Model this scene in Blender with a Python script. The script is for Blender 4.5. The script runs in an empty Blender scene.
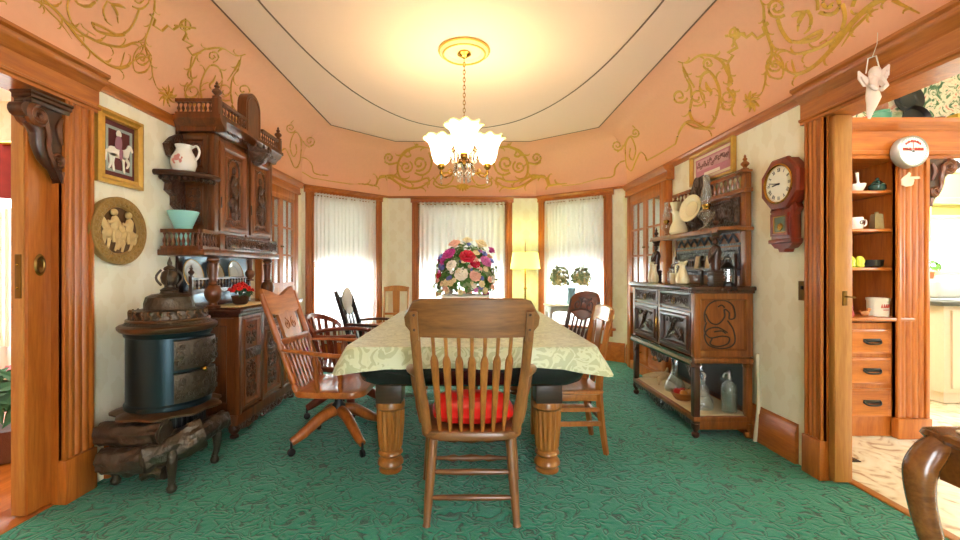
import bpy, bmesh, math, random
from mathutils import Vector, Matrix, noise
from mathutils.bvhtree import BVHTree
V = Vector
PI = math.pi
R = math.radians
random.seed(11)
sc = bpy.context.scene
COL = sc.collection

# ------------------------------------------------------------------ helpers
def lin(h):
    h = h.lstrip('#')
    o = []
    for i in (0, 2, 4):
        c = int(h[i:i+2], 16) / 255
        o.append(c / 12.92 if c <= .04045 else ((c + .055) / 1.055) ** 2.4)
    return (o[0], o[1], o[2], 1)

def at(x, y, Y):
    """point of the room at depth Y seen at photo position x, y"""
    return V(((x - 468) * Y / 430, Y, 1.18 + (269 - y) * Y / 430))

def tag(o, label=None, cat=None, group=None, kind=None):
    if label: o['label'] = label
    if cat: o['category'] = cat
    if group: o['group'] = group
    if kind: o['kind'] = kind
    return o

def thing(name, label, cat, loc=(0, 0, 0), rz=0, group=None):
    o = bpy.data.objects.new(name, None)
    COL.objects.link(o)
    o.location = loc
    o.rotation_euler = (0, 0, rz)
    o.empty_display_size = .1
    return tag(o, label, cat, group)

def copy_thing(o, loc, rz=None, label=None, group=None, parent=None):
    c = o.copy()
    COL.objects.link(c)
    if parent is None:
        c.location = loc
        if rz is not None: c.rotation_euler = (0, 0, rz)
        if label: c['label'] = label
        if group: c['group'] = group
    else:
        c.parent = parent
    for ch in list(o.children):
        copy_thing(ch, None, parent=c)
    return c

def frame(o, u, n, z=(0, 0, 1)):
    u, n, z, o = V(u), V(n), V(z), V(o)
    return Matrix(((u.x, n.x, z.x, o.x), (u.y, n.y, z.y, o.y), (u.z, n.z, z.z, o.z), (0, 0, 0, 1)))

def smooth(pts, k=6, closed=False):
    pts = [V(p) if len(p) == 3 else V((p[0], p[1], 0)) for p in pts]
    n = len(pts)
    out = []
    rng = n if closed else n - 1
    for i in range(rng):
        if closed:
            a, b, c, d = pts[(i-1) % n], pts[i], pts[(i+1) % n], pts[(i+2) % n]
        else:
            a, b, c, d = pts[max(i-1, 0)], pts[i], pts[i+1], pts[min(i+2, n-1)]
        for j in range(k):
            t = j / k
            out.append(.5 * ((2*b) + (c-a)*t + (2*a-5*b+4*c-d)*t*t + (3*b-a-3*c+d)*t*t*t))
    if not closed: out.append(pts[-1])
    return out

def spiral(cx, cy, r, turns=1.5, a0=0, d=1, r1=.18, k=14):
    n = max(6, int(turns * k))
    o = []
    for i in range(n + 1):
        t = i / n
        rr = r * (1 - t) + r * r1 * t
        a = a0 + d * turns * 2 * PI * t
        o.append((cx + rr * math.cos(a), cy + rr * math.sin(a)))
    return o

class MB:
    def __init__(self, t=None):
        self.bm = bmesh.new()
        self.base = Matrix.Translation(-V(t.location)) if t is not None else Matrix.Identity(4)
        self.M = self.base
    def at_frame(self, F):
        self.M = self.base @ F
        return self
    def v(self, p):
        return self.bm.verts.new(self.M @ V(p))
    def f(self, vs):
        try: return self.bm.faces.new(vs)
        except ValueError: return None
    def box(self, x0, x1, y0, y1, z0, z1, b=0, seg=2):
        vs = [self.v((x, y, z)) for z in (z0, z1) for y in (y0, y1) for x in (x0, x1)]
        fs = [self.f([vs[i] for i in q]) for q in ((0,2,3,1),(4,5,7,6),(0,1,5,4),(2,6,7,3),(0,4,6,2),(1,3,7,5))]
        if b:
            es = list({e for f in fs if f for e in f.edges})
            bmesh.ops.bevel(self.bm, geom=es, offset=b, segments=seg, affect='EDGES', profile=.5)
        return self
    def ring(self, pts): return [self.v(p) for p in pts]
    def skin(self, rings, closed=True, cap0=True, cap1=True):
        n = len(rings[0])
        for a, b in zip(rings, rings[1:]):
            for i in range(n if closed else n - 1):
                j = (i + 1) % n
                self.f([a[i], a[j], b[j], b[i]])
        if cap0: self.f(rings[0][::-1])
        if cap1: self.f(rings[-1])
    def lathe(self, prof, n=20, c=(0, 0, 0), L=None, arc=2*PI, a0=0, flute=None, sx=1, sy=1, cap1=True):
        L = L or Matrix.Identity(4)
        c = V(c)
        full = abs(arc - 2*PI) < 1e-5
        rings = []
        for (r, z) in prof:
            ps = []
            for i in range(n if full else n + 1):
                a = a0 + arc * i / n
                rr = max(r, .0004)
                if flute and flute[0] <= z <= flute[1]:
                    rr *= 1 - flute[3] * (.5 - .5 * math.cos(a * flute[2]))
                ps.append(c + (L @ V((rr * math.cos(a) * sx, rr * math.sin(a) * sy, z))))
            rings.append(self.ring(ps))
        (ra, za), (rb, zb) = prof[0], prof[-1]
        if min(ra, rb) > .02 and len(prof) > 3 and math.hypot(ra - rb, za - zb) < .02:
            rings.append(rings[0]); self.skin(rings, closed=full, cap0=False, cap1=False)
        else: self.skin(rings, closed=full, cap1=cap1)
        return self
    def tube(self, pts, r, n=8, up=None, flat=1.0, cap=True, closed=False):
        pts = [V(p) for p in pts]
        m = len(pts)
        rs = r if isinstance(r, (list, tuple)) else [r] * m
        if len(rs) != m:
            rs = [rs[min(int(i / (m-1) * (len(rs)-1)), len(rs)-2)] * (1 - (i/(m-1)*(len(rs)-1)) % 1 if i < m-1 else 0) +
                  rs[min(int(i / (m-1) * (len(rs)-1)) + 1, len(rs)-1)] * ((i/(m-1)*(len(rs)-1)) % 1 if i < m-1 else 1) for i in range(m)]
        rings = []
        N = None
        for i, p in enumerate(pts):
            if closed: T = pts[(i+1) % m] - pts[i-1]
            else: T = pts[min(i+1, m-1)] - pts[max(i-1, 0)]
            if T.length < 1e-9: T = V((0, 0, 1))
            T.normalize()
            if up is not None:
                U = V(up[i]) if isinstance(up, list) else V(up)
                N2 = U - T * U.dot(T)
            elif N is None:
                N2 = T.orthogonal()
            else:
                N2 = N - T * N.dot(T)
            if N2.length < 1e-6: N2 = T.orthogonal()
            N = N2.normalized()
            B = T.cross(N)
            rr = max(rs[i], .0003)
            rings.append(self.ring([p + N * (rr * flat * math.cos(2*PI*k/n)) + B * (rr * math.sin(2*PI*k/n)) for k in range(n)]))
        if closed: rings.append(rings[0])
        self.skin(rings, cap0=cap and not closed, cap1=cap and not closed)
        return self
    def bar(self, p, q, w, h, up=(0, 0, 1)):
        """rectangular bar from p to q"""
        p, q = V(p), V(q)
        T = (q - p).normalized()
        U = V(up) - T * V(up).dot(T)
        U.normalize()
        B = T.cross(U)
        rings = [self.ring([c + B*(w/2)*s + U*(h/2)*t for s, t in ((-1,-1),(1,-1),(1,1),(-1,1))]) for c in (p, q)]
        self.skin(rings)
        return self
    def prism(self, pts, d0, d1, plane='xz', bev=0):
        def P(a, b, d):
            return {'xz': (a, d, b), 'xy': (a, b, d), 'yz': (d, a, b)}[plane]
        A = self.ring([P(p[0], p[1], d0) for p in pts])
        B = self.ring([P(p[0], p[1], d1) for p in pts])
        self.skin([A, B])
        return self
    def ball(self, c, r, n=12, m=8, L=None, sc_=(1, 1, 1)):
        L = L or Matrix.Identity(4)
        c = V(c)
        rings = []
        for i in range(1, m):
            t = PI * i / m
            rings.append(self.ring([c + L @ V((r*sc_[0]*math.sin(t)*math.cos(2*PI*k/n), r*sc_[1]*math.sin(t)*math.sin(2*PI*k/n), r*sc_[2]*math.cos(t))) for k in range(n)]))
        self.skin(rings, cap0=False, cap1=False)
        a = self.v(c + L @ V((0, 0, r*sc_[2]))); b = self.v(c + L @ V((0, 0, -r*sc_[2])))
        for k in range(n):
            self.f([a, rings[0][k], rings[0][(k+1) % n]])
            self.f([b, rings[-1][(k+1) % n], rings[-1][k]])
        return self
    def panel(self, u0, u1, z0, z1, loops, cap=True):
        """nested rectangles (inset, depth) in the x-z plane"""
        rs = [self.ring([(u0+i, d, z0+i), (u1-i, d, z0+i), (u1-i, d, z1-i), (u0+i, d, z1-i)]) for i, d in loops]
        self.skin(rs, cap0=cap, cap1=cap)
        return self
    def frame4(self, u0, u1, z0, z1, prof):
        """picture-frame moulding: closed profile of (inset, depth)"""
        rs = [self.ring([(u0+i, d, z0+i), (u1-i, d, z0+i), (u1-i, d, z1-i), (u0+i, d, z1-i)]) for i, d in prof]
        rs.append(rs[0])
        self.skin(rs, cap0=False, cap1=False)
        return self
    def mould(self, prof, u0, u1):
        """profile of (depth, z) run along x"""
        rs = [self.ring([(u, d, z) for d, z in prof]) for u in (u0, u1)]
        self.skin(rs)
        return self
    def relief(self, paths, r=.004, d=0, flat=.8, n=6):
        """raised scrolls in the x-z plane at depth d"""
        for p in paths:
            rr = r
            if isinstance(p, tuple): p, rr = p
            self.tube([(a[0], d, a[1]) for a in p], rr, n=n, up=(0, 1, 0), flat=flat)
        return self
    def build(self, name, mat, parent=None, flat=False, ang=42):
        bm = self.bm
        bmesh.ops.recalc_face_normals(bm, faces=bm.faces)
        me = bpy.data.meshes.new(name)
        bm.to_mesh(me); bm.free()
        me.materials.append(mat)
        if not flat:
            me.shade_smooth()
            me.set_sharp_from_angle(angle=R(ang))
        o = bpy.data.objects.new(name, me)
        COL.objects.link(o)
        if parent is not None: o.parent = parent
        return o

def struct(name, mb, mat, parent=None, **k):
    o = mb.build(name, mat, parent, **k)
    if parent is None: o['kind'] = 'structure'
    return o

def solo(name, mb, mat, label, cat, loc=None, group=None, **k):
    """a thing that is one mesh; mb was built with MB(t) semantics around loc"""
    o = mb.build(name, mat, None, **k)
    if loc is not None: o.location = loc
    return tag(o, label, cat, group)

class Loc:
    def __init__(self, loc): self.location = loc

# ------------------------------------------------------------------ materials
def nd(nt, typ, **kw):
    n = nt.nodes.new(typ)
    for k, v in kw.items():
        key = k
        if k.startswith('i') and k[1:].isdigit(): key = int(k[1:])
        if isinstance(key, str) and hasattr(n, key) and not key in [s.name for s in n.inputs]:
            setattr(n, key, v); continue
        s = n.inputs[key]
        if isinstance(v, bpy.types.NodeSocket): nt.links.new(v, s)
        else: s.default_value = v
    return n

def base(name):
    m = bpy.data.materials.new(name)
    m.use_nodes = True
    return m, m.node_tree, m.node_tree.nodes['Principled BSDF']

def plain(name, col, rough=.5, metal=0, bump=0, bscale=40, vary=0, coat=0, emit=None, es=1, trans=0, ior=1.45, alpha=1):
    m, nt, b = base(name)
    b.inputs['Base Color'].default_value = lin(col)
    b.inputs['Roughness'].default_value = rough
    b.inputs['Metallic'].default_value = metal
    b.inputs['Coat Weight'].default_value = coat
    b.inputs['Coat Roughness'].default_value = .15
    b.inputs['Transmission Weight'].default_value = trans
    b.inputs['IOR'].default_value = ior
    b.inputs['Alpha'].default_value = alpha
    if emit:
        b.inputs['Emission Color'].default_value = lin(emit)
        b.inputs['Emission Strength'].default_value = es
    if bump or vary:
        tc = nd(nt, 'ShaderNodeTexCoord')
        nz = nd(nt, 'ShaderNodeTexNoise', Vector=tc.outputs['Object'], Scale=bscale, Detail=4.0)
        if bump:
            bp = nd(nt, 'ShaderNodeBump', Height=nz.outputs['Fac'], Strength=bump, Distance=.01)
            nt.links.new(bp.outputs['Normal'], b.inputs['Normal'])
        if vary:
            c = lin(col)
            mx = nd(nt, 'ShaderNodeMix', data_type='RGBA')
            mx.inputs[6].default_value = tuple(min(1, x * (1 + vary)) for x in c[:3]) + (1,)
            mx.inputs[7].default_value = tuple(x * (1 - vary) for x in c[:3]) + (1,)
            nt.links.new(nz.outputs['Fac'], mx.inputs[0])
            nt.links.new(mx.outputs[2], b.inputs['Base Color'])
    return m

def wood(name, c1, c2, rough=.35, axis='z', scale=9, carve=0, coat=.25, cs=55):
    m, nt, b = base(name)
    tc = nd(nt, 'ShaderNodeTexCoord')
    s = {'z': (scale, scale, scale * .09), 'x': (scale * .09, scale, scale), 'y': (scale, scale * .09, scale)}[axis]
    mp = nd(nt, 'ShaderNodeMapping', Vector=tc.outputs['Object'], Scale=s)
    n1 = nd(nt, 'ShaderNodeTexNoise', Vector=mp.outputs[0], Scale=2.2, Detail=7.0, Roughness=.62, Distortion=.7)
    n2 = nd(nt, 'ShaderNodeTexNoise', Vector=mp.outputs[0], Scale=14.0, Detail=3.0)
    ad = nd(nt, 'ShaderNodeMath', operation='MULTIPLY_ADD', i0=n2.outputs['Fac'], i1=.35, i2=n1.outputs['Fac'])
    cr = nd(nt, 'ShaderNodeValToRGB', Fac=ad.outputs[0])
    e = cr.color_ramp.elements
    e[0].position, e[0].color = .45, lin(c2)
    e[1].position, e[1].color = .88, lin(c1)
    nt.links.new(cr.outputs['Color'], b.inputs['Base Color'])
    b.inputs['Roughness'].default_value = rough
    b.inputs['Coat Weight'].default_value = coat
    b.inputs['Coat Roughness'].default_value = .2
    h = n2.outputs['Fac']; st = .08
    if carve:
        vo = nd(nt, 'ShaderNodeTexVoronoi', Vector=tc.outputs['Object'], Scale=cs, feature='SMOOTH_F1')
        nn = nd(nt, 'ShaderNodeTexNoise', Vector=tc.outputs['Object'], Scale=cs * .6, Detail=2.0, Distortion=1.5)
        h = nd(nt, 'ShaderNodeMath', operation='ADD', i0=vo.outputs['Distance'], i1=nn.outputs['Fac']).outputs[0]
        st = carve
    bp = nd(nt, 'ShaderNodeBump', Height=h, Strength=st, Distance=.012 if carve else .004)
    nt.links.new(bp.outputs['Normal'], b.inputs['Normal'])
    return m

TRIM = wood('trim_wood', '#c5722a', '#984b13', .32)
TRIMX = wood('trim_wood_x', '#c5722a', '#984b13', .32, 'x')
TRIMY = wood('trim_wood_y', '#c5722a', '#984b13', .32, 'y')
PALEOAK = wood('pale_door_wood', '#c88a44', '#a8682a', .4)
OAK = wood('golden_oak', '#b2722f', '#7c4716', .33)
OAKX = wood('golden_oak_x', '#a8682c', '#7a4818', .33, 'x')
CHAIRW = wood('brown_oak', '#94602e', '#5e3615', .33)
CHAIRX = wood('brown_oak_x', '#8e5c2c', '#5a3414', .33, 'x')
REDOAK = wood('red_oak', '#b8662a', '#84400f', .3)
REDOAKX = wood('red_oak_x', '#c2702e', '#8e4814', .3, 'x')
DARK = wood('dark_walnut', '#4a2413', '#2a120a', .3)
DARKY = wood('dark_walnut_y', '#54291a', '#30150c', .26, 'y')
DARKX = wood('dark_walnut_x', '#4a2413', '#2a120a', .3, 'x')
SIDEW = wood('sideboard_wood', '#7c4019', '#40200b', .28)
SIDED = wood('sideboard_door_wood', '#8e4c1e', '#582a0e', .28)
SIDEC = wood('sideboard_carving', '#60351a', '#2e170a', .33, carve=.9)
SERVW = wood('server_wood', '#9c581f', '#683410', .3)
SERVC = wood('server_carving', '#4b2a18', '#2a140b', .35, carve=.9)
BLACKW = wood('ebonised_wood', '#22130e', '#120a08', .3, carve=.7, cs=40)
TABLEW = wood('table_dark_apron', '#2b2322', '#191516', .25, 'x', coat=.2)
CHERRY = wood('cherry_clock_wood', '#8a2f14', '#5c1a0a', .3)
LEGW = wood('cabriole_wood', '#86501f', '#5a3010', .25, 'x', coat=.4)
CAPT = wood('captain_wood', '#8c3618', '#58200d', .3)
GOLD = plain('gilt', '#d8a640', .42, .25, bump=.25, bscale=60, vary=.25)
GOLDF = plain('gilt_frame', '#c99a45', .38, .45, bump=.35, bscale=45, vary=.2)
BRASS = plain('brass', '#b98d3c', .25, 1)
DBRASS = plain('aged_brass', '#7a5a2c', .35, .9)
IRON = plain('blued_iron', '#2a3a40', .32, .75, bump=.06, bscale=20)
IRONC = plain('carved_iron', '#50463a', .34, .7, bump=.9, bscale=38, vary=.3)
IRONR = plain('bronzed_iron_rim', '#6b513a', .33, .75, bump=.25, bscale=30, vary=.3)
BARK = plain('bark_iron', '#54483e', .36, .6, bump=1.0, bscale=26, vary=.4)
BLACK = plain('black_paint', '#141414', .4)
WHITE = plain('white_enamel', '#f0f0ee', .25)
CREAMC = plain('cream_ceramic', '#efe2b4', .22, coat=.5)
WCER = plain('white_ceramic', '#efe9dd', .2, coat=.5)
TURQ = plain('turquoise_glaze', '#9cd8d0', .2, coat=.5)
RED = plain('red_satin', '#e21c18', .38, bump=.1, bscale=12)
GREENL = plain('leaf_green', '#5f8f3e', .5, vary=.4, bscale=30)
GREEND = plain('leaf_dark', '#2f5a33', .5, vary=.4, bscale=30)
SAGE = plain('leaf_sage', '#93a676', .55, vary=.35, bscale=30)
PAPER = plain('paper', '#efe8d6', .7)
LINEN = plain('linen_runner', '#d8bf8c', .8, bump=.2, bscale=200)
CRYST = plain('crystal', '#f4f8ff', .03, trans=1, ior=1.5)

def glassmat(name, tint='#eef4f2', a=.72, rough=.03, glint=.0):
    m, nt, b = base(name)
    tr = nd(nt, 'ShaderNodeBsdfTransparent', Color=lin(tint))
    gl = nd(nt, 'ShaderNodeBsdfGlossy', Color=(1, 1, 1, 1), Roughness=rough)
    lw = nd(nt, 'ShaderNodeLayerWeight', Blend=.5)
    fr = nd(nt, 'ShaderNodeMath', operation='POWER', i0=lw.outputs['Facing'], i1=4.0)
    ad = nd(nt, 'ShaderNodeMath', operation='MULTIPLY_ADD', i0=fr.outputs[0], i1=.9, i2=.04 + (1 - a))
    df = nd(nt, 'ShaderNodeBsdfDiffuse', Color=(.9, .93, .92, 1))  # white share mixed in to imitate bright highlights on the glass
    m0 = nd(nt, 'ShaderNodeMixShader', i0=glint, i1=tr.outputs[0], i2=df.outputs[0])
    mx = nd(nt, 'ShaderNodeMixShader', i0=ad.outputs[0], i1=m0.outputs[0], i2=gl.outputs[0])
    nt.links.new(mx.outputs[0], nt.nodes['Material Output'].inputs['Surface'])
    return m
GLASS = glassmat('clear_glass', '#f8fbfa', .99, glint=.07)
CABGLASS = glassmat('cabinet_glass', '#f2f4f4', .8)
BOTTLE = glassmat('bottle_glass', '#f0f6f0', .99, glint=.09)
WATER = plain('soda_water', '#aab5a6', .1, trans=.85, ior=1.33)

def sheer(name, col, tr, tl):
    m, nt, b = base(name)
    t = nd(nt, 'ShaderNodeBsdfTransparent', Color=(1, 1, 1, 1))
    l = nd(nt, 'ShaderNodeBsdfTranslucent', Color=lin(col))
    d = nd(nt, 'ShaderNodeBsdfDiffuse', Color=lin(col))
    a = nd(nt, 'ShaderNodeMixShader', i0=tl, i1=d.outputs[0], i2=l.outputs[0])
    c = nd(nt, 'ShaderNodeMixShader', i0=tr, i1=a.outputs[0], i2=t.outputs[0])
    nt.links.new(c.outputs[0], nt.nodes['Material Output'].inputs['Surface'])
    return m
SHEER = sheer('sheer_voile', '#f6f6f2', .12, .6)
SHADE = sheer('roller_shade_cloth', '#dedcd6', .015, .2)
LAMPSHADE = plain('lamp_shade_silk', '#f1e6a8', .6, emit='#e2ec58', es=1.0)

def wallpaper():
    m, nt, b = base('damask_wallpaper')
    tc = nd(nt, 'ShaderNodeTexCoord')
    sp = nd(nt, 'ShaderNodeSeparateXYZ', i0=tc.outputs['Object'])
    ge = nd(nt, 'ShaderNodeNewGeometry')
    sn_ = nd(nt, 'ShaderNodeSeparateXYZ', i0=ge.outputs['True Normal'])
    u1 = nd(nt, 'ShaderNodeMath', operation='MULTIPLY', i0=sp.outputs[0], i1=sn_.outputs[1])
    u2 = nd(nt, 'ShaderNodeMath', operation='MULTIPLY', i0=sp.outputs[1], i1=sn_.outputs[0])
    u = nd(nt, 'ShaderNodeMath', operation='SUBTRACT', i0=u1.outputs[0], i1=u2.outputs[0]).outputs[0]
    def sn(x, k, ph=0.0):
        a = nd(nt, 'ShaderNodeMath', operation='MULTIPLY_ADD', i0=x, i1=k, i2=ph)
        return nd(nt, 'ShaderNodeMath', operation='COSINE', i0=a.outputs[0]).outputs[0]
    def mul(a, c): return nd(nt, 'ShaderNodeMath', operation='MULTIPLY', i0=a, i1=c).outputs[0]
    def add(a, c): return nd(nt, 'ShaderNodeMath', operation='ADD', i0=a, i1=c).outputs[0]
    z = sp.outputs[2]
    k = 2 * PI / .24; kz = 2 * PI / .3
    og = add(mul(sn(u, k), sn(z, kz)), mul(sn(u, 2 * k), .35))
    og = add(og, mul(sn(z, 3 * kz), mul(sn(u, 3 * k), .4)))
    nz = nd(nt, 'ShaderNodeTexNoise', Vector=tc.outputs['Object'], Scale=26.0, Detail=3.0)
    v = add(og, mul(nz.outputs['Fac'], .9))
    cr = nd(nt, 'ShaderNodeValToRGB', Fac=v)
    e = cr.color_ramp.elements
    e[0].position, e[0].color = .42, lin('#f5eed4')
    e[1].position, e[1].color = .6, lin('#f0e7ca')
    nt.links.new(cr.outputs['Color'], b.inputs['Base Color'])
    b.inputs['Roughness'].default_value = .55
    return m
PAPERW = wallpaper()

def carpet():
    m, nt, b = base('green_carved_carpet')
    tc = nd(nt, 'ShaderNodeTexCoord')
    n0 = nd(nt, 'ShaderNodeTexNoise', Vector=tc.outputs['Object'], Scale=9.0, Detail=2.0)
    mx = nd(nt, 'ShaderNodeMix', data_type='VECTOR')
    mx.inputs[0].default_value = .12
    nt.links.new(tc.outputs['Object'], mx.inputs[4]); nt.links.new(n0.outputs['Color'], mx.inputs[5])
    # winding carved lines: iso-lines of a smooth noise field
    n1 = nd(nt, 'ShaderNodeTexNoise', Vector=mx.outputs[1], Scale=11.0, Detail=1.0, Roughness=.3, Distortion=.8)
    w = nd(nt, 'ShaderNodeMath', operation='MULTIPLY', i0=n1.outputs['Fac'], i1=17.0)
    s = nd(nt, 'ShaderNodeMath', operation='SINE', i0=w.outputs[0])
    ab = nd(nt, 'ShaderNodeMath', operation='ABSOLUTE', i0=s.outputs[0])
    n2 = nd(nt, 'ShaderNodeTexNoise', Vector=tc.outputs['Object'], Scale=190.0, Detail=2.0)
    n3 = nd(nt, 'ShaderNodeTexNoise', Vector=tc.outputs['Object'], Scale=1.3, Detail=2.0)
    cr = nd(nt, 'ShaderNodeValToRGB', Fac=ab.outputs[0])
    e = cr.color_ramp.elements
    e[0].position, e[0].color = .08, lin('#0b5040')
    e[1].position, e[1].color = .4, lin('#20977a')
    m2 = nd(nt, 'ShaderNodeMix', data_type='RGBA', blend_type='MULTIPLY')
    m2.inputs[0].default_value = .55
    nt.links.new(cr.outputs['Color'], m2.inputs[6]); nt.links.new(n2.outputs['Color'], m2.inputs[7])
    m2b = nd(nt, 'ShaderNodeHueSaturation', Saturation=1.3, Value=1.18, Color=m2.outputs[2])
    nt.links.new(m2b.outputs[0], b.inputs['Base Color'])
    b.inputs['Roughness'].default_value = .85
    b.inputs['Sheen Weight'].default_value = .25
    h = nd(nt, 'ShaderNodeMath', operation='MULTIPLY_ADD', i0=n2.outputs['Fac'], i1=.5, i2=ab.outputs[0])
    bp = nd(nt, 'ShaderNodeBump', Height=h.outputs[0], Strength=.7, Distance=.012)
    nt.links.new(bp.outputs['Normal'], b.inputs['Normal'])
    return m
CARPET = carpet()

def cloth():
    m, nt, b = base('damask_tablecloth')
    tc = nd(nt, 'ShaderNodeTexCoord')
    n0 = nd(nt, 'ShaderNodeTexNoise', Vector=tc.outputs['Object'], Scale=11.0, Detail=1.5, Distortion=2.2)
    w = nd(nt, 'ShaderNodeMath', operation='MULTIPLY', i0=n0.outputs['Fac'], i1=17.1)
    s = nd(nt, 'ShaderNodeMath', operation='SINE', i0=w.outputs[0])
    cr = nd(nt, 'ShaderNodeValToRGB', Fac=s.outputs[0])
    e = cr.color_ramp.elements
    e[0].position, e[0].color = .08, lin('#b0b48a')
    e[1].position, e[1].color = .3, lin('#c9cda6')
    nt.links.new(cr.outputs['Color'], b.inputs['Base Color'])
    b.inputs['Roughness'].default_value = .5
    b.inputs['Sheen Weight'].default_value = .3
    bp = nd(nt, 'ShaderNodeBump', Height=s.outputs[0], Strength=.12, Distance=.003)
    nt.links.new(bp.outputs['Normal'], b.inputs['Normal'])
    return m
CLOTH = cloth()

def blotch(name, cols, scale, dist=1.0, rough=.6):
    m, nt, b = base(name)
    tc = nd(nt, 'ShaderNodeTexCoord')
    n0 = nd(nt, 'ShaderNodeTexNoise', Vector=tc.outputs['Object'], Scale=scale, Detail=3.0, Distortion=dist)
    cr = nd(nt, 'ShaderNodeValToRGB', Fac=n0.outputs['Fac'])
    cr.color_ramp.interpolation = 'LINEAR'
    el = cr.color_ramp.elements
    while len(el) < len(cols): el.new(.5)
    for i, c in enumerate(cols):
        el[i].position = .32 + .36 * i / (len(cols) - 1); el[i].color = lin(c)
    nt.links.new(cr.outputs['Color'], b.inputs['Base Color'])
    b.inputs['Roughness'].default_value = rough
    return m
FLORAL = blotch('floral_wallpaper', ['#2f5a3a', '#557a4e', '#ded6b8', '#d8c9a8', '#c07868'], 11, 2.2)
MARBLE = blotch('marbled_vinyl', ['#b08a60', '#e2d6b8', '#eae2cb', '#efe8d4'], 5, 2.5, .3)
PINKF = plain('salmon_paint', '#f2b48e', .7, bump=.04, bscale=30, vary=.04)
CEILP = plain('ceiling_paint', '#f4d2b8', .8)
LINEP = plain('ceiling_line_paint', '#7c5c42', .6)
KWALL = plain('kitchen_yellow_paint', '#e3dca0', .6)
KITF = plain('kitchen_ceiling', '#f1efe6', .8)

# ------------------------------------------------------------------ room shell
XL, XR, YB, YN = -2.05, 2.0, 6.2, -1.3
POLY = [(XL, YN), (XL, 5.3), (-1.15, YB), (.98, YB), (XR, 5.42), (XR, YN)]
HR, HC = 2.22, 2.9          # picture rail, ceiling

mb = MB(); mb.box(XL - .2, 2.13, YN, YB + .1, -.06, 0); struct('floor', mb, CARPET)

def wframe(p, q):
    u = (V((q[0], q[1], 0)) - V((p[0], p[1], 0)))
    L = u.length; u.normalize()
    return frame((p[0], p[1], 0), u, (u.y, -u.x, 0)), L

def wall(name, F, u0, u1, holes, z1=HR, th=.14, mat=PAPERW):
    mb = MB().at_frame(F)
    u = u0
    for (a, b, c, d) in sorted(holes):
        if a > u: mb.box(u, a, -th, 0, 0, z1)
        if c > 0: mb.box(a, b, -th, 0, 0, c)
        if d < z1: mb.box(a, b, -th, 0, d, z1)
        u = b
    if u < u1: mb.box(u, u1, -th, 0, 0, z1)
    return struct(name, mb, mat)

LF = frame((XL, 0, 0), (0, 1, 0), (1, 0, 0))          # u = Y
RF = frame((XR, 0, 0), (0, -1, 0), (-1, 0, 0))        # u = -Y
DLF, LDL = wframe(POLY[1], POLY[2])
BF, LB = wframe(POLY[2], POLY[3])
DRF, LDR = wframe(POLY[3], POLY[4])
DOORL = (.55, 2.17, 0, 2.05)
DOORR = (-2.415, -.75, 0, 2.05)
wall('wall_left', LF, YN, 5.3, [DOORL])
wall('wall_right', RF, -5.42, -YN, [DOORR])
WZ0, WZ1 = .42, 2.14
WIN = {'bay_left': (DLF, LDL, .14, 1.05), 'bay_back': (BF, LB, .44, 1.69), 'bay_right': (DRF, LDR, .15, 1.01)}
wall('wall_bay_left', DLF, 0, LDL, [(WIN['bay_left'][2], WIN['bay_left'][3], WZ0, WZ1)])
wall('wall_back', BF, 0, LB, [(WIN['bay_back'][2], WIN['bay_back'][3], WZ0, WZ1)])
wall('wall_bay_right', DRF, 0, LDR, [(WIN['bay_right'][2], WIN['bay_right'][3], WZ0, WZ1)])
# wall behind the photographer, its opening sized to limit the light let in from behind
mb = MB(); mb.box(-6.6, .2, YN - .14, YN, 0, HC); mb.box(.95, XR + .2, YN - .14, YN, 0, HC); mb.box(.2, .95, YN - .14, YN, 2.1, HC)
struct('wall_front', mb, PAPERW)

def inset(d):
    """room polygon moved inward by d (open at the near side)"""
    lines = []
    for p, q in zip(POLY, POLY[1:]):
        u = (V(q) - V(p)).normalized()
        n = V((u.y, -u.x))
        lines.append((V(p) + n * d, u))
    out = [V((lines[0][0].x, YN))]
    for (p, u), (q, w) in zip(lines, lines[1:]):
        den = u.x * w.y - u.y * w.x
        t = ((q.x - p.x) * w.y - (q.y - p.y) * w.x) / den
        out.append(p + u * t)
    out.append(V((lines[-1][0].x, YN)))
    return out
CI = .41
prof = [(0, HR), (0, 2.4)] + [(CI * (1 - math.cos(t)), 2.4 + .5 * math.sin(t)) for t in [PI/2 * i / 10 for i in range(1, 11)]]
mb = MB()
rings = [mb.ring([(p.x, p.y, z) for p in inset(d)]) for d, z in prof]
mb.skin(rings, closed=False, cap0=False, cap1=False)
covebm = mb.bm.copy()
COVE = BVHTree.FromBMesh(covebm)
struct('wall_frieze', mb, PINKF, ang=25)
mb = MB(); ip = inset(CI - .01)
f = mb.f(mb.ring([(p.x, p.y, HC) for p in ip])); bmesh.ops.triangulate(mb.bm, faces=[f])
struct('ceiling', mb, CEILP, flat=True)
# painted lines on the ceiling
mb = MB()
pl = [(p.x, p.y, HC - .003) for p in inset(CI + .005)]
mb.tube(pl, .007, n=6, up=(0, 0, 1), flat=.5)
struct('trim_1', mb, LINEP)
mb = MB()
ov = [at(258, 0, 1)]
def cpt(x, y):
    Y = (HC - 1.18) * 430 / (269 - y)
    return V(((x - 468) * Y / 430, Y, HC - .003))
half = [(-1.36, -1.3), (-1.36, 2.2), (-1.34, 3.0), (-1.22, 3.8), (-1.0, 4.45), (-.68, 4.95), (-.32, 5.2), (0, 5.26)]
pts = [(x * .953 - .045, y, HC - .003) for x, y in half] + [(-x * .953 - .045, y, HC - .003) for x, y in half[-2::-1]]
mb.tube(smooth(pts, 6), .007, n=6, up=(0, 0, 1), flat=.5)
struct('trim_2', mb, LINEP)

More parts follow.
